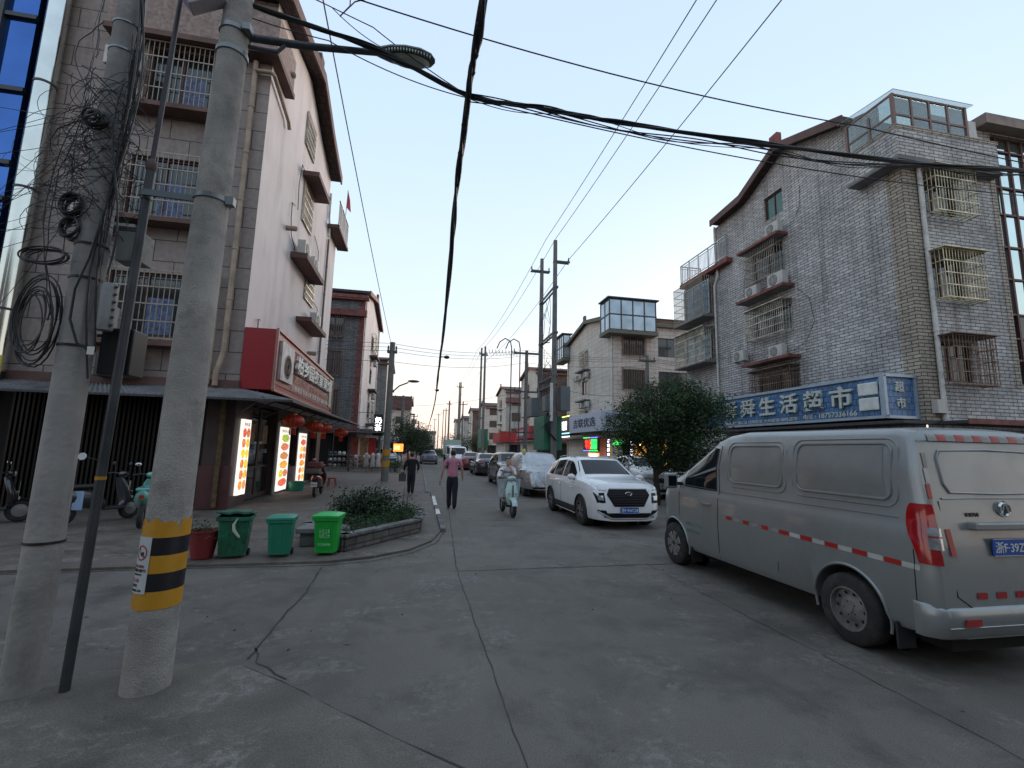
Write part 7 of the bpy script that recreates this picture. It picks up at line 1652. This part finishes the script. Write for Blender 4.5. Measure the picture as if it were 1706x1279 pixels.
# rider on the mint scooter, local: faces -y
m_mint = paint('paint_mint', (.36, .50, .47), rough=.3, dirt=.05)
def scooter(label, body_m, x, y, z, rz, lean=0, seatm=None, group=None, screen=False, rear_box=False, plate=None):
    T = thing('scooter', label, 'scooter', (0, 0, 0), group)
    for yy, nm in ((-.62, 'wheel'), (.60, 'wheel')):
        w_ = MB().lathe([(.13, -.045), (.20, -.045), (.225, -.02), (.225, .02), (.20, .045), (.13, .045), (.13, -.045)], (0, yy, .225), 'x', 28).build(nm, m_tyre, T, smooth=True); MB().lathe([(.13, -.03), (.02, -.04), (.02, .04), (.13, .03)], (0, yy, .225), 'x', 20).build('rim', m_alloy, w_)
    J = [((0, -.44, .62), .10, .06), ((0, -.40, .78), .105, .055), ((0, -.36, .90), .06, .05), ((0, -.47, .48), .12, .07), ((0, -.46, .36), .09, .06)]; 
    fsd = MB(); vs = []; fs = []   # front shield: tall rounded panel
    rows = [(.30, .10, -.50, .04), (.42, .15, -.52, .05), (.56, .185, -.50, .06), (.70, .175, -.46, .06), (.82, .13, -.42, .06), (.90, .09, -.39, .05)]; m_ = 14
    for z_, hw, yc, dp in rows:
        for j in range(m_):
            a = 2*math.pi*j/m_; sx_ = abs(math.cos(a))**.6*(1 if math.cos(a) > 0 else -1); sy_ = abs(math.sin(a))**.8*(1 if math.sin(a) > 0 else -1); vs.append((sx_*hw, yc+sy_*dp+abs(sx_)*.05, z_))
    for i in range(len(rows)-1):
        for j in range(m_): fs.append((i*m_+j, i*m_+(j+1)%m_, (i+1)*m_+(j+1)%m_, (i+1)*m_+j))
    fs.append(tuple(range(m_))); fs.append(tuple((len(rows)-1)*m_+j for j in range(m_))); fsd.add(vs, fs); fsd.build('front_shield', body_m, T, smooth=True, angle=60)
    MB().box(-.02, .02, -.57, -.56, .5, .82).build('shield_trim', m_chrome, T)
    # front mudguard, floor, seat, tail
    mg = MB(); vs = []; fs = []
    for i in range(11):
        a = rad(20+14*i)
        for j in range(5): t = (j-2)/2; r_ = .255-.03*abs(t)**2; vs.append((t*.075, -.62-math.cos(a)*r_, .225+math.sin(a)*r_))
    for i in range(10):
        for j in range(4): k = i*5+j; fs.append((k, k+1, k+6, k+5))
    mg.add(vs, fs).build('mudguard', body_m, T, smooth=True, angle=180)
    MB().box(-.15, .15, -.44, -.02, .24, .30).build('footboard', m_trim, T, bev=.02)
    tl = MB(); rows = [(-.06, .13, .26, .50), (.05, .15, .26, .66), (.25, .17, .30, .70), (.5, .16, .38, .72), (.72, .12, .52, .74), (.86, .05, .62, .74)]; vs = []; fs = []; m_ = 12
    for y_, hw, za, zb in rows:
        for j in range(m_):
            a = 2*math.pi*j/m_; vs.append((math.cos(a)*hw, y_, (za+zb)/2+math.sin(a)*(zb-za)/2))
    for i in range(len(rows)-1):
        for j in range(m_): fs.append((i*m_+j, i*m_+(j+1)%m_, (i+1)*m_+(j+1)%m_, (i+1)*m_+j))
    fs.append(tuple(range(m_))); fs.append(tuple((len(rows)-1)*m_+j for j in range(m_))); tl.add(vs, fs).build('rear_body', body_m, T, smooth=True, angle=60)
    MB().box(-.13, .13, -.02, .72, .72, .79).build('seat', seatm or m_trim, T, bev=.035)
    MB().tube([(0, -.60, .225), (0, -.50, .5), (0, -.38, .92)], .025, 8).build('fork', m_alloyd, T)
    MB().tube([(-.33, -.30, .98), (-.2, -.36, 1.0), (0, -.38, .97), (.2, -.36, 1.0), (.33, -.30, .98)], .016, 8).build('handlebar', m_trim, T, smooth=True)
    hc = MB(); hc.sph((0, -.40, .98), .1, 14, 8, (1.3, .75, .62)); hc.build('handlebar_cover', body_m, T, smooth=True)
    MB().lathe([(.001, -.485), (.045, -.482), (.06, -.46)], (0, 0, .97), 'y', 18).build('headlight', m_clearlens, T, smooth=True)
    for s_ in (-1, 1):
        MB().tube([(s_*.2, -.36, 1.0), (s_*.24, -.37, 1.12), (s_*.26, -.36, 1.17)], .006, 5).build('mirror_stem', m_trim, T); MB().sph((s_*.265, -.355, 1.20), .05, 12, 8, (1.1, .3, .8)).build('mirror', m_chrome if not screen else m_trim, T, smooth=True)
        MB().sph((s_*.10, -.545, .60), .03, 8, 6, (1.2, .5, .6)).build('indicator', m_clearlens, T)
    MB().box(-.09, .09, -.592, -.58, .44, .50).build('front_plate', m_platew, T, bev=.004)
    MB().box(-.04, .04, .86, .88, .60, .66).build('tail_light', m_redlens, T)
    if plate:
        p_ = MB().box(-.1, .1, .88, .885, .36, .50).build('number_plate', m_platew, T); lettering(plate, m_cable, p_, (.08, .89, .40), (-1,0,0), (0,0,1), w=.16, h=.06, ext=.001)
    if rear_box: MB().box(-.2, .2, .62, .98, .8, 1.14).build('rear_box', m_trim, T, bev=.03)
    if z or True: T.location = (x, y, z); T.rotation_euler = (0, rad(lean), rad(rz))
    return T
scooter('pale mint green scooter ridden toward us by a person in white', m_mint, 2.42, 12.75, 0, 3)
RD = thing('person', 'person in white shirt riding the mint scooter, one hand raised to the mouth', 'person', (0, 0, 0))
def rider(T):
    J = [((0, .22, .86), .12, .11)]; E = []
    def ch(pts, frm=0):
        pr = frm
        for p, r in pts: J.append((p, r)); E.append((pr, len(J)-1)); pr = len(J)-1
        return pr
    e = ch([((0, .20, 1.0), .115), ((0, .14, 1.14), .12), ((0, .10, 1.25), .08), ((0, .08, 1.31), .05), ((0, .06, 1.38), .055)]); si = e-2
    w1 = (-.30, -.22, 1.0); e1 = ch([((-.17, .1, 1.22), .048), ((-.27, -.02, 1.04), .038), (w1, .026)], si); hand_pts(J, E, e1, w1, (-.1, -1, 0), (1, 0, 0), .8, .95)
    w2 = (.05, -.06, 1.24); e2 = ch([((.17, .08, 1.22), .048), ((.17, -.10, 1.03), .038), (w2, .026)], si); hand_pts(J, E, e2, w2, (-.25, .35, 1), (-1, 0, 0), .6, .95)
    for s_ in (-1, 1): ch([((s_*.11, .16, .84), .085), ((s_*.19, -.20, .74), .06), ((s_*.15, -.14, .38), .042), ((s_*.15, -.22, .33), .034), ((s_*.155, -.30, .32), .028)])
    skin_mesh('body', J, E, m_skin2, T); head(T, (0, .03, 1.435), .215, m_skin2, (0.08, -1, -.06))
    m_ws = M('shirt_white', (.58, .58, .62), rough=.85, var=.06, bump=.5, bscale=12)
    J = [((0, .22, .80), .15, .13)]; E = []
    def c2(pts, frm=0):
        pr = frm
        for p, rx, ry in pts: J.append((p, rx, ry)); E.append((pr, len(J)-1)); pr = len(J)-1
    c2([((0, .20, .94), .155, .13), ((0, .18, 1.02), .16, .13), ((0, .13, 1.15), .165, .13), ((0, .10, 1.235), .10, .09), ((0, .08, 1.28), .06, .055)])
    c2([((-.17, .1, 1.21), .075, .07), ((-.27, -.02, 1.04), .062, .06), ((-.295, -.18, 1.005), .05, .045)], 4); c2([((.17, .08, 1.21), .075, .07), ((.172, -.09, 1.04), .062, .06), ((.12, -.08, 1.13), .055, .05)], 4)
    skin_mesh('shirt', J, E, m_ws, T)
    J = [((0, .22, .86), .15, .12)]; E = []
    for s_ in (-1, 1): c2([((s_*.12, .10, .84), .10, .10), ((s_*.19, -.20, .74), .078, .078), ((s_*.155, -.14, .42), .058, .06)])
    skin_mesh('trousers', J, E, M('trousers_pale', (.30, .33, .32), rough=.9), T)
    for s_ in (-1, 1): skin_mesh('shoe', [((s_*.15, -.12, .34), .04), ((s_*.15, -.22, .335), .042), ((s_*.155, -.31, .33), .03)], [(0, 1), (1, 2)], m_hair, T)
rider(RD); RD.location = (2.42, 12.75, 0); RD.rotation_euler = (0, 0, rad(3))
AP = MB(); vs = []; fs = []   # wind apron hanging from the bars over the knees
for i in range(9):
    t = i/8
    for j in range(13): 
        u_ = (j-6)/6; vs.append((u_*(.34-.06*t)+.0, -.30+.10*abs(u_)+.03*math.sin(j*1.3+i*.3)-.05*t+.12*abs(u_)**2, 1.0-.52*t))
for i in range(8):
    for j in range(12): 
        if abs(j-5.5) > 2.6: k = i*13+j; fs.append((k, k+1, k+14, k+13))
o = AP.add(vs, fs).build('wind_apron', M('apron_grey', (.30,.34,.36), rough=.6, var=.2), org=(0,0,0)); o.location = (2.42, 12.75, 0); o.rotation_euler = (0, 0, rad(3)); tag(o, 'pale grey wind apron hanging on both sides of the mint scooter handlebar', 'apron'); sm = o.modifiers.new('Solid', 'SOLIDIFY'); sm.thickness = .012
# parked scooters
scooter('teal and white scooter parked in the shade behind the thick pole', paint('paint_teal', (.16,.42,.36), rough=.3), -5.55, 11.2, .05, 200, seatm=paint('seat_teal', (.12,.33,.30)), rear_box=False)
scooter('dark scooter with pale blue side panel parked beside the teal scooter', paint('paint_blueblack', (.03,.035,.04)), -6.6, 11.5, .05, 150, screen=True)
MB().box(-6.78, -6.6, 11.0, 11.03, .35, .72).build('blue_board', M('board_blue', (.30,.42,.60), rough=.4), bev=.01); tag(bpy.data.objects['blue_board'], 'pale blue board standing in front of the dark scooter', 'board')
scooter('dark scooter with raised mirrors parked at the far left edge', paint('paint_black', (.015,.015,.017)), -8.6, 11.3, .05, 120, lean=4)
scooter('dark red loaded scooter with white plate parked facing the restaurant', paint('paint_darkred', (.07,.012,.012)), -3.35, 17.1, .05, 182, rear_box=False, plate='嘉2031')
# ================================================================== street furniture and plants
def bin_(x, y, rz, mat, lidm, label, s=1., open_=0., tilt=0, txt=None, dirty=False, wx=1.):
    T = thing('wheelie_bin', label, 'bin', (0,0,0), 'green rubbish bins in a row'); H, w0, w1, d0, d1 = .64, .185, .225, .16, .21
    vs = []; fs = []; rows = [(.05, w0, d0), (.35, lerp(w0, w1, .5), lerp(d0, d1, .5)), (H, w1, d1), (H, w1-.015, d1-.015), (.10, w0-.015, d0-.015)]; m_ = 4
    cor = lambda w_, d_, z_: [(w_-.03, -d_, z_), (w_, -d_+.03, z_), (w_, d_-.03, z_), (w_-.03, d_, z_), (-w_+.03, d_, z_), (-w_, d_-.03, z_), (-w_, -d_+.03, z_), (-w_+.03, -d_, z_)]
    for z_, w_, d_ in rows: vs += cor(w_, d_, z_)
    for i in range(len(rows)-1):
        for j in range(8): fs.append((i*8+j, i*8+(j+1)%8, (i+1)*8+(j+1)%8, (i+1)*8+j))
    fs.append(tuple(range(8))); fs.append(tuple(32+j for j in range(8)))
    MB().add(vs, fs).build('bin_body', mat, T, bev=.006)
    MB().box(-w1-.02, w1+.02, -d1-.02, -d1-.0005, H-.05, H+.01).box(-w1-.02, -w1-.0005, -d1, d1+.02, H-.05, H+.01).box(w1+.0005, w1+.02, -d1, d1+.02, H-.05, H+.01).box(-w1, w1, d1+.0005, d1+.02, H-.05, H+.01).build('rim', mat, T, bev=.005)
    for k in (-.11, -.05, .05, .11): MB().prism([(k-.008, .1), (k+.008, .1), (k*1.12+.008, H-.08), (k*1.12-.008, H-.08)], lambda a, b, c: (a, b-(c-.05)*.085, c), -w0+.02, -w0+.034).build('rib', mat, T)
    ld = MB(); vs = []; fs = []; nx, ny = 9, 7
    for i in range(ny):
        for j in range(nx):
            u_, v_ = (j/(nx-1)*2-1), (i/(ny-1)*2-1); vs.append((u_*(w1+.03), v_*(d1+.035), .035*(1-u_**4)*(1-v_**4)+(.012*math.sin(j*1.7+i) if dirty else 0)))
    b_ = len(vs); vs += [(p[0], p[1], p[2]-.03) for p in vs]
    for i in range(ny-1):
        for j in range(nx-1): k = i*nx+j; fs += [(k, k+1, k+nx+1, k+nx), (b_+k, b_+k+nx, b_+k+nx+1, b_+k+1)]
    for j in range(nx-1): fs += [(j, b_+j, b_+j+1, j+1), ((ny-1)*nx+j, (ny-1)*nx+j+1, b_+(ny-1)*nx+j+1, b_+(ny-1)*nx+j)]
    for i in range(ny-1): fs += [(i*nx, (i+1)*nx, b_+(i+1)*nx, b_+i*nx), (i*nx+nx-1, b_+i*nx+nx-1, b_+(i+1)*nx+nx-1, (i+1)*nx+nx-1)]
    ld.add(vs, fs); ld.xf(Matrix.Translation((0, d1, H+.035)) @ Matrix.Rotation(rad(open_), 4, 'X') @ Matrix.Translation((0, -d1, 0))); ld.build('lid', lidm, T, smooth=True, angle=30)
    MB().tube([(-w1+.03, d1+.01, H), (-w1+.03, d1+.06, H+.02), (w1-.03, d1+.06, H+.02), (w1-.03, d1+.01, H)], .011, 6).build('handle', mat, T)
    for s_ in (-1, 1): MB().lathe([(.001, -.02), (.055, -.02), (.055, .02), (.001, .02)], (s_*(w0+.01), d0-.01, .056), 'x', 16).build('wheel', m_tyre, T)
    if txt: lettering(txt, M('bin_text', (.30,.75,.35)), T, (-.12, -w0-.012, .17), (1,0,0), (0,-.085,1), w=.24, h=.05, ext=.002); lettering('垃圾分类', M('bin_text', ()), T, (-.10, -.205, .30), (1,0,0), (0,-.085,1), w=.2, h=.16, ext=.002)
    T.location = (x, y-.03, .035); T.rotation_euler = (0, rad(tilt), rad(rz)); T.scale = (s*.8*wx, s*.85, s*.90); return T
bin_(-2.72, 8.02, 8, M('bin_dark', (.014,.13,.065), rough=.5, var=.4, scale=5, dirt=.95, dcol=(.008,.012,.008), dscale=9), M('bin_lid_dark', (.02,.12,.075), rough=.5, var=.3, dirt=.5, dscale=5), 'dirtiest, dark green wheelie bin, left of the three, lid ajar', 1.06, open_=-7, tilt=1, dirty=True, wx=1.12)
bin_(-2.06, 8.05, 4, M('bin_mid', (.015,.21,.12), rough=.5, var=.15, scale=4, dirt=.35, dcol=(.01,.05,.03), dscale=4), M('bin_lid_mid', (.035,.24,.16), rough=.45, dirt=.3), 'plain mid green wheelie bin, middle of the three', .98)
bin_(-1.38, 8.1, -6, M('bin_bright', (.01,.36,.045), rough=.4, var=.08), M('bin_lid_bright', (.02,.42,.09), rough=.4), 'brightest, newest green wheelie bin with pale printing, beside the planter', 1.02, txt='可回收物')
bt = MB(); bt.tube([(-2.62, 7.77, .64), (-2.66, 7.75, .55), (-2.65, 7.75, .47), (-2.58, 7.75, .38), (-2.56, 7.75, .36)], [.006, .02, .024, .018, .003], 7); o = bt.build('banana_peel', M('peel_pale', (.45,.45,.36)), smooth=True); tag(o, 'pale torn strip hanging down the front of the dirty bin', 'litter')
RBK = thing('red_bucket', 'red plastic tub filled with green plants, between the striped pole and bins', 'bucket', (-3.12, 7.95, .035))
MB().lathe([(.145, .05), (.20, .42), (.215, .43), (.215, .45), (.195, .45), (.14, .07)], (-3.12, 7.95, 0), 'z', 28, cap=False).lathe([(.145, .052), (.001, .052)], (-3.12, 7.95, 0), 'z', 28, cap=False).build('tub', M('tub_red', (.20,.018,.022), rough=.5, var=.15, dirt=.3), RBK, smooth=True, angle=40)
MB().lathe([(.19, .37), (.001, .39)], (-3.12, 7.95, 0), 'z', 20, cap=False).build('soil', m_dark, RBK)
# leaves are the tub's own planting
m_leafd = leafmat('leaf_dark', (.022, .045, .020)); m_leafm = leafmat('leaf_mid', (.035, .075, .028)); m_leafg = leafmat('leaf_ground', (.028, .060, .022))
leaves(260, [(-3.12, 7.95, .43, .17, .17, .05)], .05, 3, shell=.1).build('foliage', m_leafm, RBK, recalc=False)
# green basin and red stool near the shop door
g = thing('green_basin', 'round green plastic basin on the ground beside the middle menu board', 'basin', (-4.55, 18.9, .05)); MB().lathe([(.24, .05), (.30, .36), (.33, .38), (.31, .38), (.27, .36), (.22, .08), (.001, .08)], (-4.5, 19.0, 0), 'z', 28, cap=False).build('basin_wall', M('basin_green', (.02,.20,.13), rough=.4), g, smooth=True, angle=40)
# small red stool on the ground farther on
st = thing('red_stool', 'small red plastic stool behind the loaded dark red scooter', 'stool', (-3.5, 20.6, .05)); MB().box(-3.68, -3.36, 20.45, 20.77, .38, .42).build('seat', M('stool_red', (.30,.02,.03), rough=.5), st, bev=.01)
for sx_ in (-1, 1):
    for sy_ in (-1, 1): MB().bar((-3.52+sx_*.15, 20.61+sy_*.15, .05), (-3.52+sx_*.12, 20.61+sy_*.12, .38), .03).build('leg', MC['stool_red'], st)
# extra parcels on the loaded scooter: rack bags
for k, (dx, dz) in enumerate(((-.02, 0), (.03, .2))): 
    o = MB().box(-3.62+dx, -3.16+dx, 16.2, 16.6, .82+dz, 1.0+dz).build('parcel', M('parcel_%d' % k, [(.10,.09,.08), (.14,.03,.03)][k], rough=.7, var=.3), bev=.04); tag(o, ['lower grey parcel strapped on the loaded scooter', 'upper red parcel stacked on the loaded scooter'][k], 'parcel')
# planter bed
PB = thing('planter', 'low stone edged planting bed at the corner of the pavement', 'planter', (-.9, 9.8, .05))
co = [(-1.15, 8.28), (.02, 9.95), (.06, 11.3), (-1.7, 11.6), (-2.0, 9.5)]
m_stone = brick('planter_stone', (.17,.15,.13), (.12,.105,.09), (.05,.045,.04), .35, .12, .012, .5, stain=.5, bump=.8)
for i in range(5):
    a, b = Vector(co[i]+(0,)), Vector(co[(i+1)%5]+(0,)); d = (b-a).normalized()*.05
    MB().bar((a.x-d.x, a.y-d.y, .155), (b.x+d.x, b.y+d.y, .155), .14, .21).build('wall', m_stone, PB); MB().bar((a.x-d.x*1.4, a.y-d.y*1.4, .285), (b.x+d.x*1.4, b.y+d.y*1.4, .285), .20, .05).build('coping', m_kerb, PB, bev=.008)
MB().add([(x_, y_, .26) for x_, y_ in co], [(0,1,2,3,4)]).build('soil', M('soil', (.025,.02,.015), rough=1, var=.4, scale=8), PB)
gc = leaves(5200, [(-.95, 9.3, .33, .42, .55, .09), (-.45, 10.3, .33, .5, .8, .10), (-1.3, 10.4, .32, .55, .9, .10), (-.2, 10.8, .33, .28, .6, .10), (-1.05, 8.8, .31, .2, .35, .07)], .055, 11, shell=.0); o = gc.build('ground_cover', m_leafg, recalc=False); tag(o, 'low dense green leaves covering the planter bed', 'ground cover', kind='stuff')
SHB = thing('shrub', 'dark leafy shrub rising from the planter bed', 'shrub', (-1.0, 10.2, .26))
mb = MB(); r = random.Random(3)
for k in range(16): a = r.uniform(0, 6.28); q = r.uniform(.15, .42); mb.tube([(-1.0, 10.2, .26), (-1.0+math.cos(a)*q*.5, 10.2+math.sin(a)*q*.5, .5), (-1.0+math.cos(a)*q, 10.2+math.sin(a)*q, .78+r.uniform(-.1, .15))], [.014, .009, .004], 5)
mb.build('stem', M('bark', (.04,.03,.022), rough=.95, var=.3, scale=10, bump=.5), SHB); leaves(3400, [(-1.05, 10.2, .60, .50, .4, .25), (-1.3, 10.1, .52, .28, .3, .18), (-.7, 10.3, .48, .28, .35, .17)], .075, 5, shell=.35).build('crown', leafmat('leaf_shrub', (.022,.040,.020)), SHB, recalc=False)
for k, (x_, y_) in enumerate(((-.30, 9.95), (-.22, 10.15))):
    T = thing('tall_weed', ['taller thin dark weed stalk at the right of the planter', 'shorter thin dark weed stalk at the right of the planter'][k], 'weed', (x_, y_, .26)); MB().tube([(x_, y_, .26), (x_+.01, y_, .7), (x_+.03, y_, .95-.12*k)], [.008, .006, .003], 5).build('stem', MC['bark'], T); leaves(130, [(x_+.01, y_, .62, .05, .05, .28)], .05, 8+k, shell=.0).build('foliage', m_leafd, T, recalc=False)
SB = thing('stone_bench', 'grey stone block behind the brightest bin at the planter end', 'stone block', (-1.6, 8.9, .05)); MB().box(-2.0, -1.15, 8.62, 9.05, .26, .34).build('top_slab', m_kerb, SB, bev=.01); MB().box(-1.93, -1.55, 8.68, 8.98, .05, .26).build('base', m_kerb, SB); MB().box(-1.45, -1.12, 8.5, 8.75, .05, .3).build('base', M('black_stone', (.03,.035,.035), rough=.7), SB)

# trees
def tree(label, x, y, z0, ells, n, leaf, lm, trunk_r, th, seed, br=7, fork=False, group=None, cat='tree'):
    T = thing('tree', label, cat, (x, y, z0), group); r = random.Random(seed); mb = MB()
    mb.tube([(x, y, z0-.05), (x+.03, y, z0+th*.4), (x-.02, y+.02, z0+th)], [trunk_r*1.25, trunk_r, trunk_r*.8], 12)
    for k in range(br):
        e = ells[k % len(ells)]; a = r.uniform(0, 6.28); q = r.uniform(.1, .6); end = Vector((e[0]+math.cos(a)*e[3]*q, e[1]+math.sin(a)*e[4]*q, e[2]+e[5]*r.uniform(-.1, .6))); st = Vector((x, y, z0+th*r.uniform(.75, 1)))
        mid = st.lerp(end, .45)+Vector((r.uniform(-.1, .1), r.uniform(-.1, .1), .15)); mb.tube([st, mid, end], [trunk_r*.6, trunk_r*.35, trunk_r*.1], 6)
        for _ in range(3):
            e2 = end+Vector((r.uniform(-1, 1)*e[3]*.5, r.uniform(-1, 1)*e[4]*.5, r.uniform(-.2, .6)*e[5])); mb.tube([mid.lerp(end, .5), e2], [trunk_r*.2, trunk_r*.05], 4)
    mb.build('trunk', MC['bark'], T, smooth=True, recalc=False)
    leaves(n, ells, leaf, seed, shell=.45).build('crown', lm, T, recalc=False)
    return T
tree('dense round dark green tree between the white SUV and the silver van', 8.0, 14.9, 0, [(8.3, 15, 3.1, 1.6, 1.5, 1.15), (9.7, 15, 3.15, 1.15, 1.2, 1.0), (7.1, 15, 2.55, .95, 1.1, .65), (8.6, 15, 2.1, 1.2, 1.2, .8), (10.3, 15.2, 3.3, .75, .8, .65), (8.0, 14.9, 3.6, .9, 1.0, .6), (9.2, 15, 3.8, .9, 1.0, .55), (9.1, 14.9, 1.5, .8, .9, .45), (6.55, 15, 2.55, .35, .5, .25), (7.4, 14.9, 1.75, .8, .9, .5), (10.0, 15, 2.2, .8, .9, .6), (9.8, 15.2, 1.5, .7, .8, .45), (8.6, 15.1, .95, .45, .5, .3)], 36000, .11, leafmat('leaf_tree', (.022, .046, .015)), .10, 1.3, 5, br=22)
tree('leafy tree nearest behind the concrete lamp pole on the left', -1.0, 41, .05, [(-1.5, 41, 2.9, 1.3, 1.3, 1.3), (-.4, 41, 2.5, 1.2, 1.2, 1.2), (-1.9, 41, 2.0, .8, .9, .9)], 5200, .17, leafmat('leaf_far', (.03,.05,.02)), .09, 1.4, 7)
tree('second leafy tree behind the first one along the left kerb', .1, 52, .05, [(-.2, 52, 2.6, 1.5, 1.4, 1.5), (.5, 52, 2.0, 1.1, 1.2, 1.0)], 4200, .19, leafmat('leaf_far', ()), .09, 1.2, 8)
tree('third, palest tree of the left roadside row', -.9, 62, .05, [(-1.4, 62, 3.0, 1.5, 1.5, 1.7), (.3, 62, 2.3, 1.2, 1.2, 1.3)], 3600, .22, leafmat('leaf_far2', (.045,.07,.03)), .1, 1.3, 9)
for k, (x_, y_, s_) in enumerate(((7.9, 66, 1.0), (9.0, 76, 1.1), (6.8, 88, 1.2), (6.2, 104, 1.3), (-.6, 80, 1.2), (-1.3, 98, 1.3))):
    tree(['small street tree right of the box truck', 'bushy street tree under the red banner house', 'street tree between the distant twin poles', 'farthest street tree on the right side', 'fourth tree of the left roadside row', 'farthest tree of the left roadside row'][k], x_, y_, .05, [(x_, y_, 2.5*s_, 1.5*s_, 1.5*s_, 1.2*s_), (x_+.8, y_, 2.0*s_, 1.1*s_, 1.1*s_, .9*s_)], 1500, .26, leafmat('leaf_far', ()), .1, 1.2, 20+k)
# hedge on the median
hg = MB(); hd_ = leaves(5200, [(lerp(4.6, 2.9, t/13), lerp(78, 150, t/13), .55, .9, 3.4, .65) for t in range(14)], .3, 31, shell=.5); o = hd_.build('hedge', leafmat('leaf_far', ()), recalc=False); tag(o, 'long low hedge along the far median of the street', 'hedge', kind='stuff')
# potted plants and goods on the left pavement
r = random.Random(17)
for k in range(9):
    x_, y_ = -1.95+.16*(k % 5)+r.uniform(-.05, .05), 33+.6*(k//5)+r.uniform(-.2, .2)
    T = thing('potted_plant', ['potted green plant by the kerb under the orange lit sign'][0], 'potted plant', (x_, y_, .05), 'potted plants under the orange lit sign'); MB().lathe([(.09, .05), (.13, .3), (.11, .3), (.001, .26)], (x_, y_, 0), 'z', 12, cap=False).build('pot', M('pot_pale', (.28,.30,.28), rough=.6, var=.3), T); leaves(150, [(x_, y_, .55, .17, .17, .24)], .12, 40+k, shell=.1).build('foliage', m_leafm, T, recalc=False)
for k, (x_, c_) in enumerate(((-.75, (.35,.03,.03)), (-.45, (.30,.04,.06)))):
    T = thing('flower_pot', ['left red flowering plant beside the potted plants', 'right red flowering plant beside the potted plants'][k], 'potted plant', (x_, 33.2, .05)); MB().lathe([(.1, .05), (.14, .4), (.001, .36)], (x_, 33.2, 0), 'z', 12, cap=False).build('pot', MC['pot_pale'], T); leaves(220, [(x_, 33.2, .85, .22, .2, .3)], .11, 50+k, shell=.1).build('foliage', M('flower_%d' % k, c_, var=.4), T, recalc=False)
def rack(x, y, w_, h_, label, seed):
    T = thing('display_rack', label, 'display rack', (x, y, .05)); mb = MB()
    for xx in (x-w_/2, x+w_/2):
        for yy in (y-.25, y+.25): mb.bar((xx, yy, .05), (xx, yy, h_), .03)
    mb.build('frame', m_acd, T); r = random.Random(seed)
    for i in range(3):
        z = .3+i*(h_-.3)/3; MB().box(x-w_/2, x+w_/2, y-.25, y+.25, z, z+.03).build('shelf', m_soffit, T)
        for j in range(int(w_/.28)):
            c_ = r.choice([(.40,.38,.34), (.25,.20,.12), (.10,.16,.08), (.30,.06,.05), (.45,.45,.45), (.05,.05,.06), (.2,.22,.12)]); xx = x-w_/2+.14+j*.28
            o = MB().sph((xx, y-.05, z+.03+.11), .12, 10, 6, (1, .8, r.uniform(.8, 1.1))).build('goods', M('goods_%d' % int(sum(c_)*100), c_, var=.5, scale=9), T); 
rack(-3.9, 33.0, 1.5, 1.2, 'crowded goods rack at the left under the grey awning', 1); rack(-5.4, 33.5, 1.3, 1.5, 'dark goods rack against the slate brick shop', 2); rack(-2.9, 34.8, 1.1, 1.1, 'low goods rack nearest the pale car', 3)
for k, (x_, c_) in enumerate(((-3.0, (.42,.40,.38)), (-2.65, (.50,.48,.45)), (-3.4, (.35,.30,.25)))):
    T = thing('hanging_clothes', ['white coat hanging beside the goods rack', 'palest long garment hanging nearest the lamp pole', 'beige garment hanging over the goods rack'][k], 'clothes', (x_, 31.8, .05)); J = [((x_, 31.8, 1.25), .10, .06), ((x_, 31.8, .95), .13, .07), ((x_, 31.8, .55), .16, .08)]
    MB().lathe([(.04, 1.32), (.13, 1.22), (.12, .95), (.17, .45), (.16, .42), (.001, .5)], (x_, 31.8, 0), 'z', 10, cap=False).build('garment', M('cloth_%d' % k, c_, var=.2, rough=.9), T, smooth=True); MB().tube([(x_, 31.8, .05), (x_, 31.8, 1.4)], .015, 5).build('stand', m_acd, T)
for k, x_ in enumerate((-4.9, -4.2, -3.6)):
    o = MB().box(x_-.28, x_+.28, 36.9, 36.95, .5, 2.4).build('hanging_cloth', M('cloth_red%d' % k, [(.22,.05,.03), (.28,.15,.08), (.35,.03,.02)][k], var=.4, scale=5), bev=.01); tag(o, ['dull red door curtain in the slate brick shop front', 'tan door curtain in the slate brick shop front', 'bright red door curtain in the slate brick shop front'][k], 'curtain')
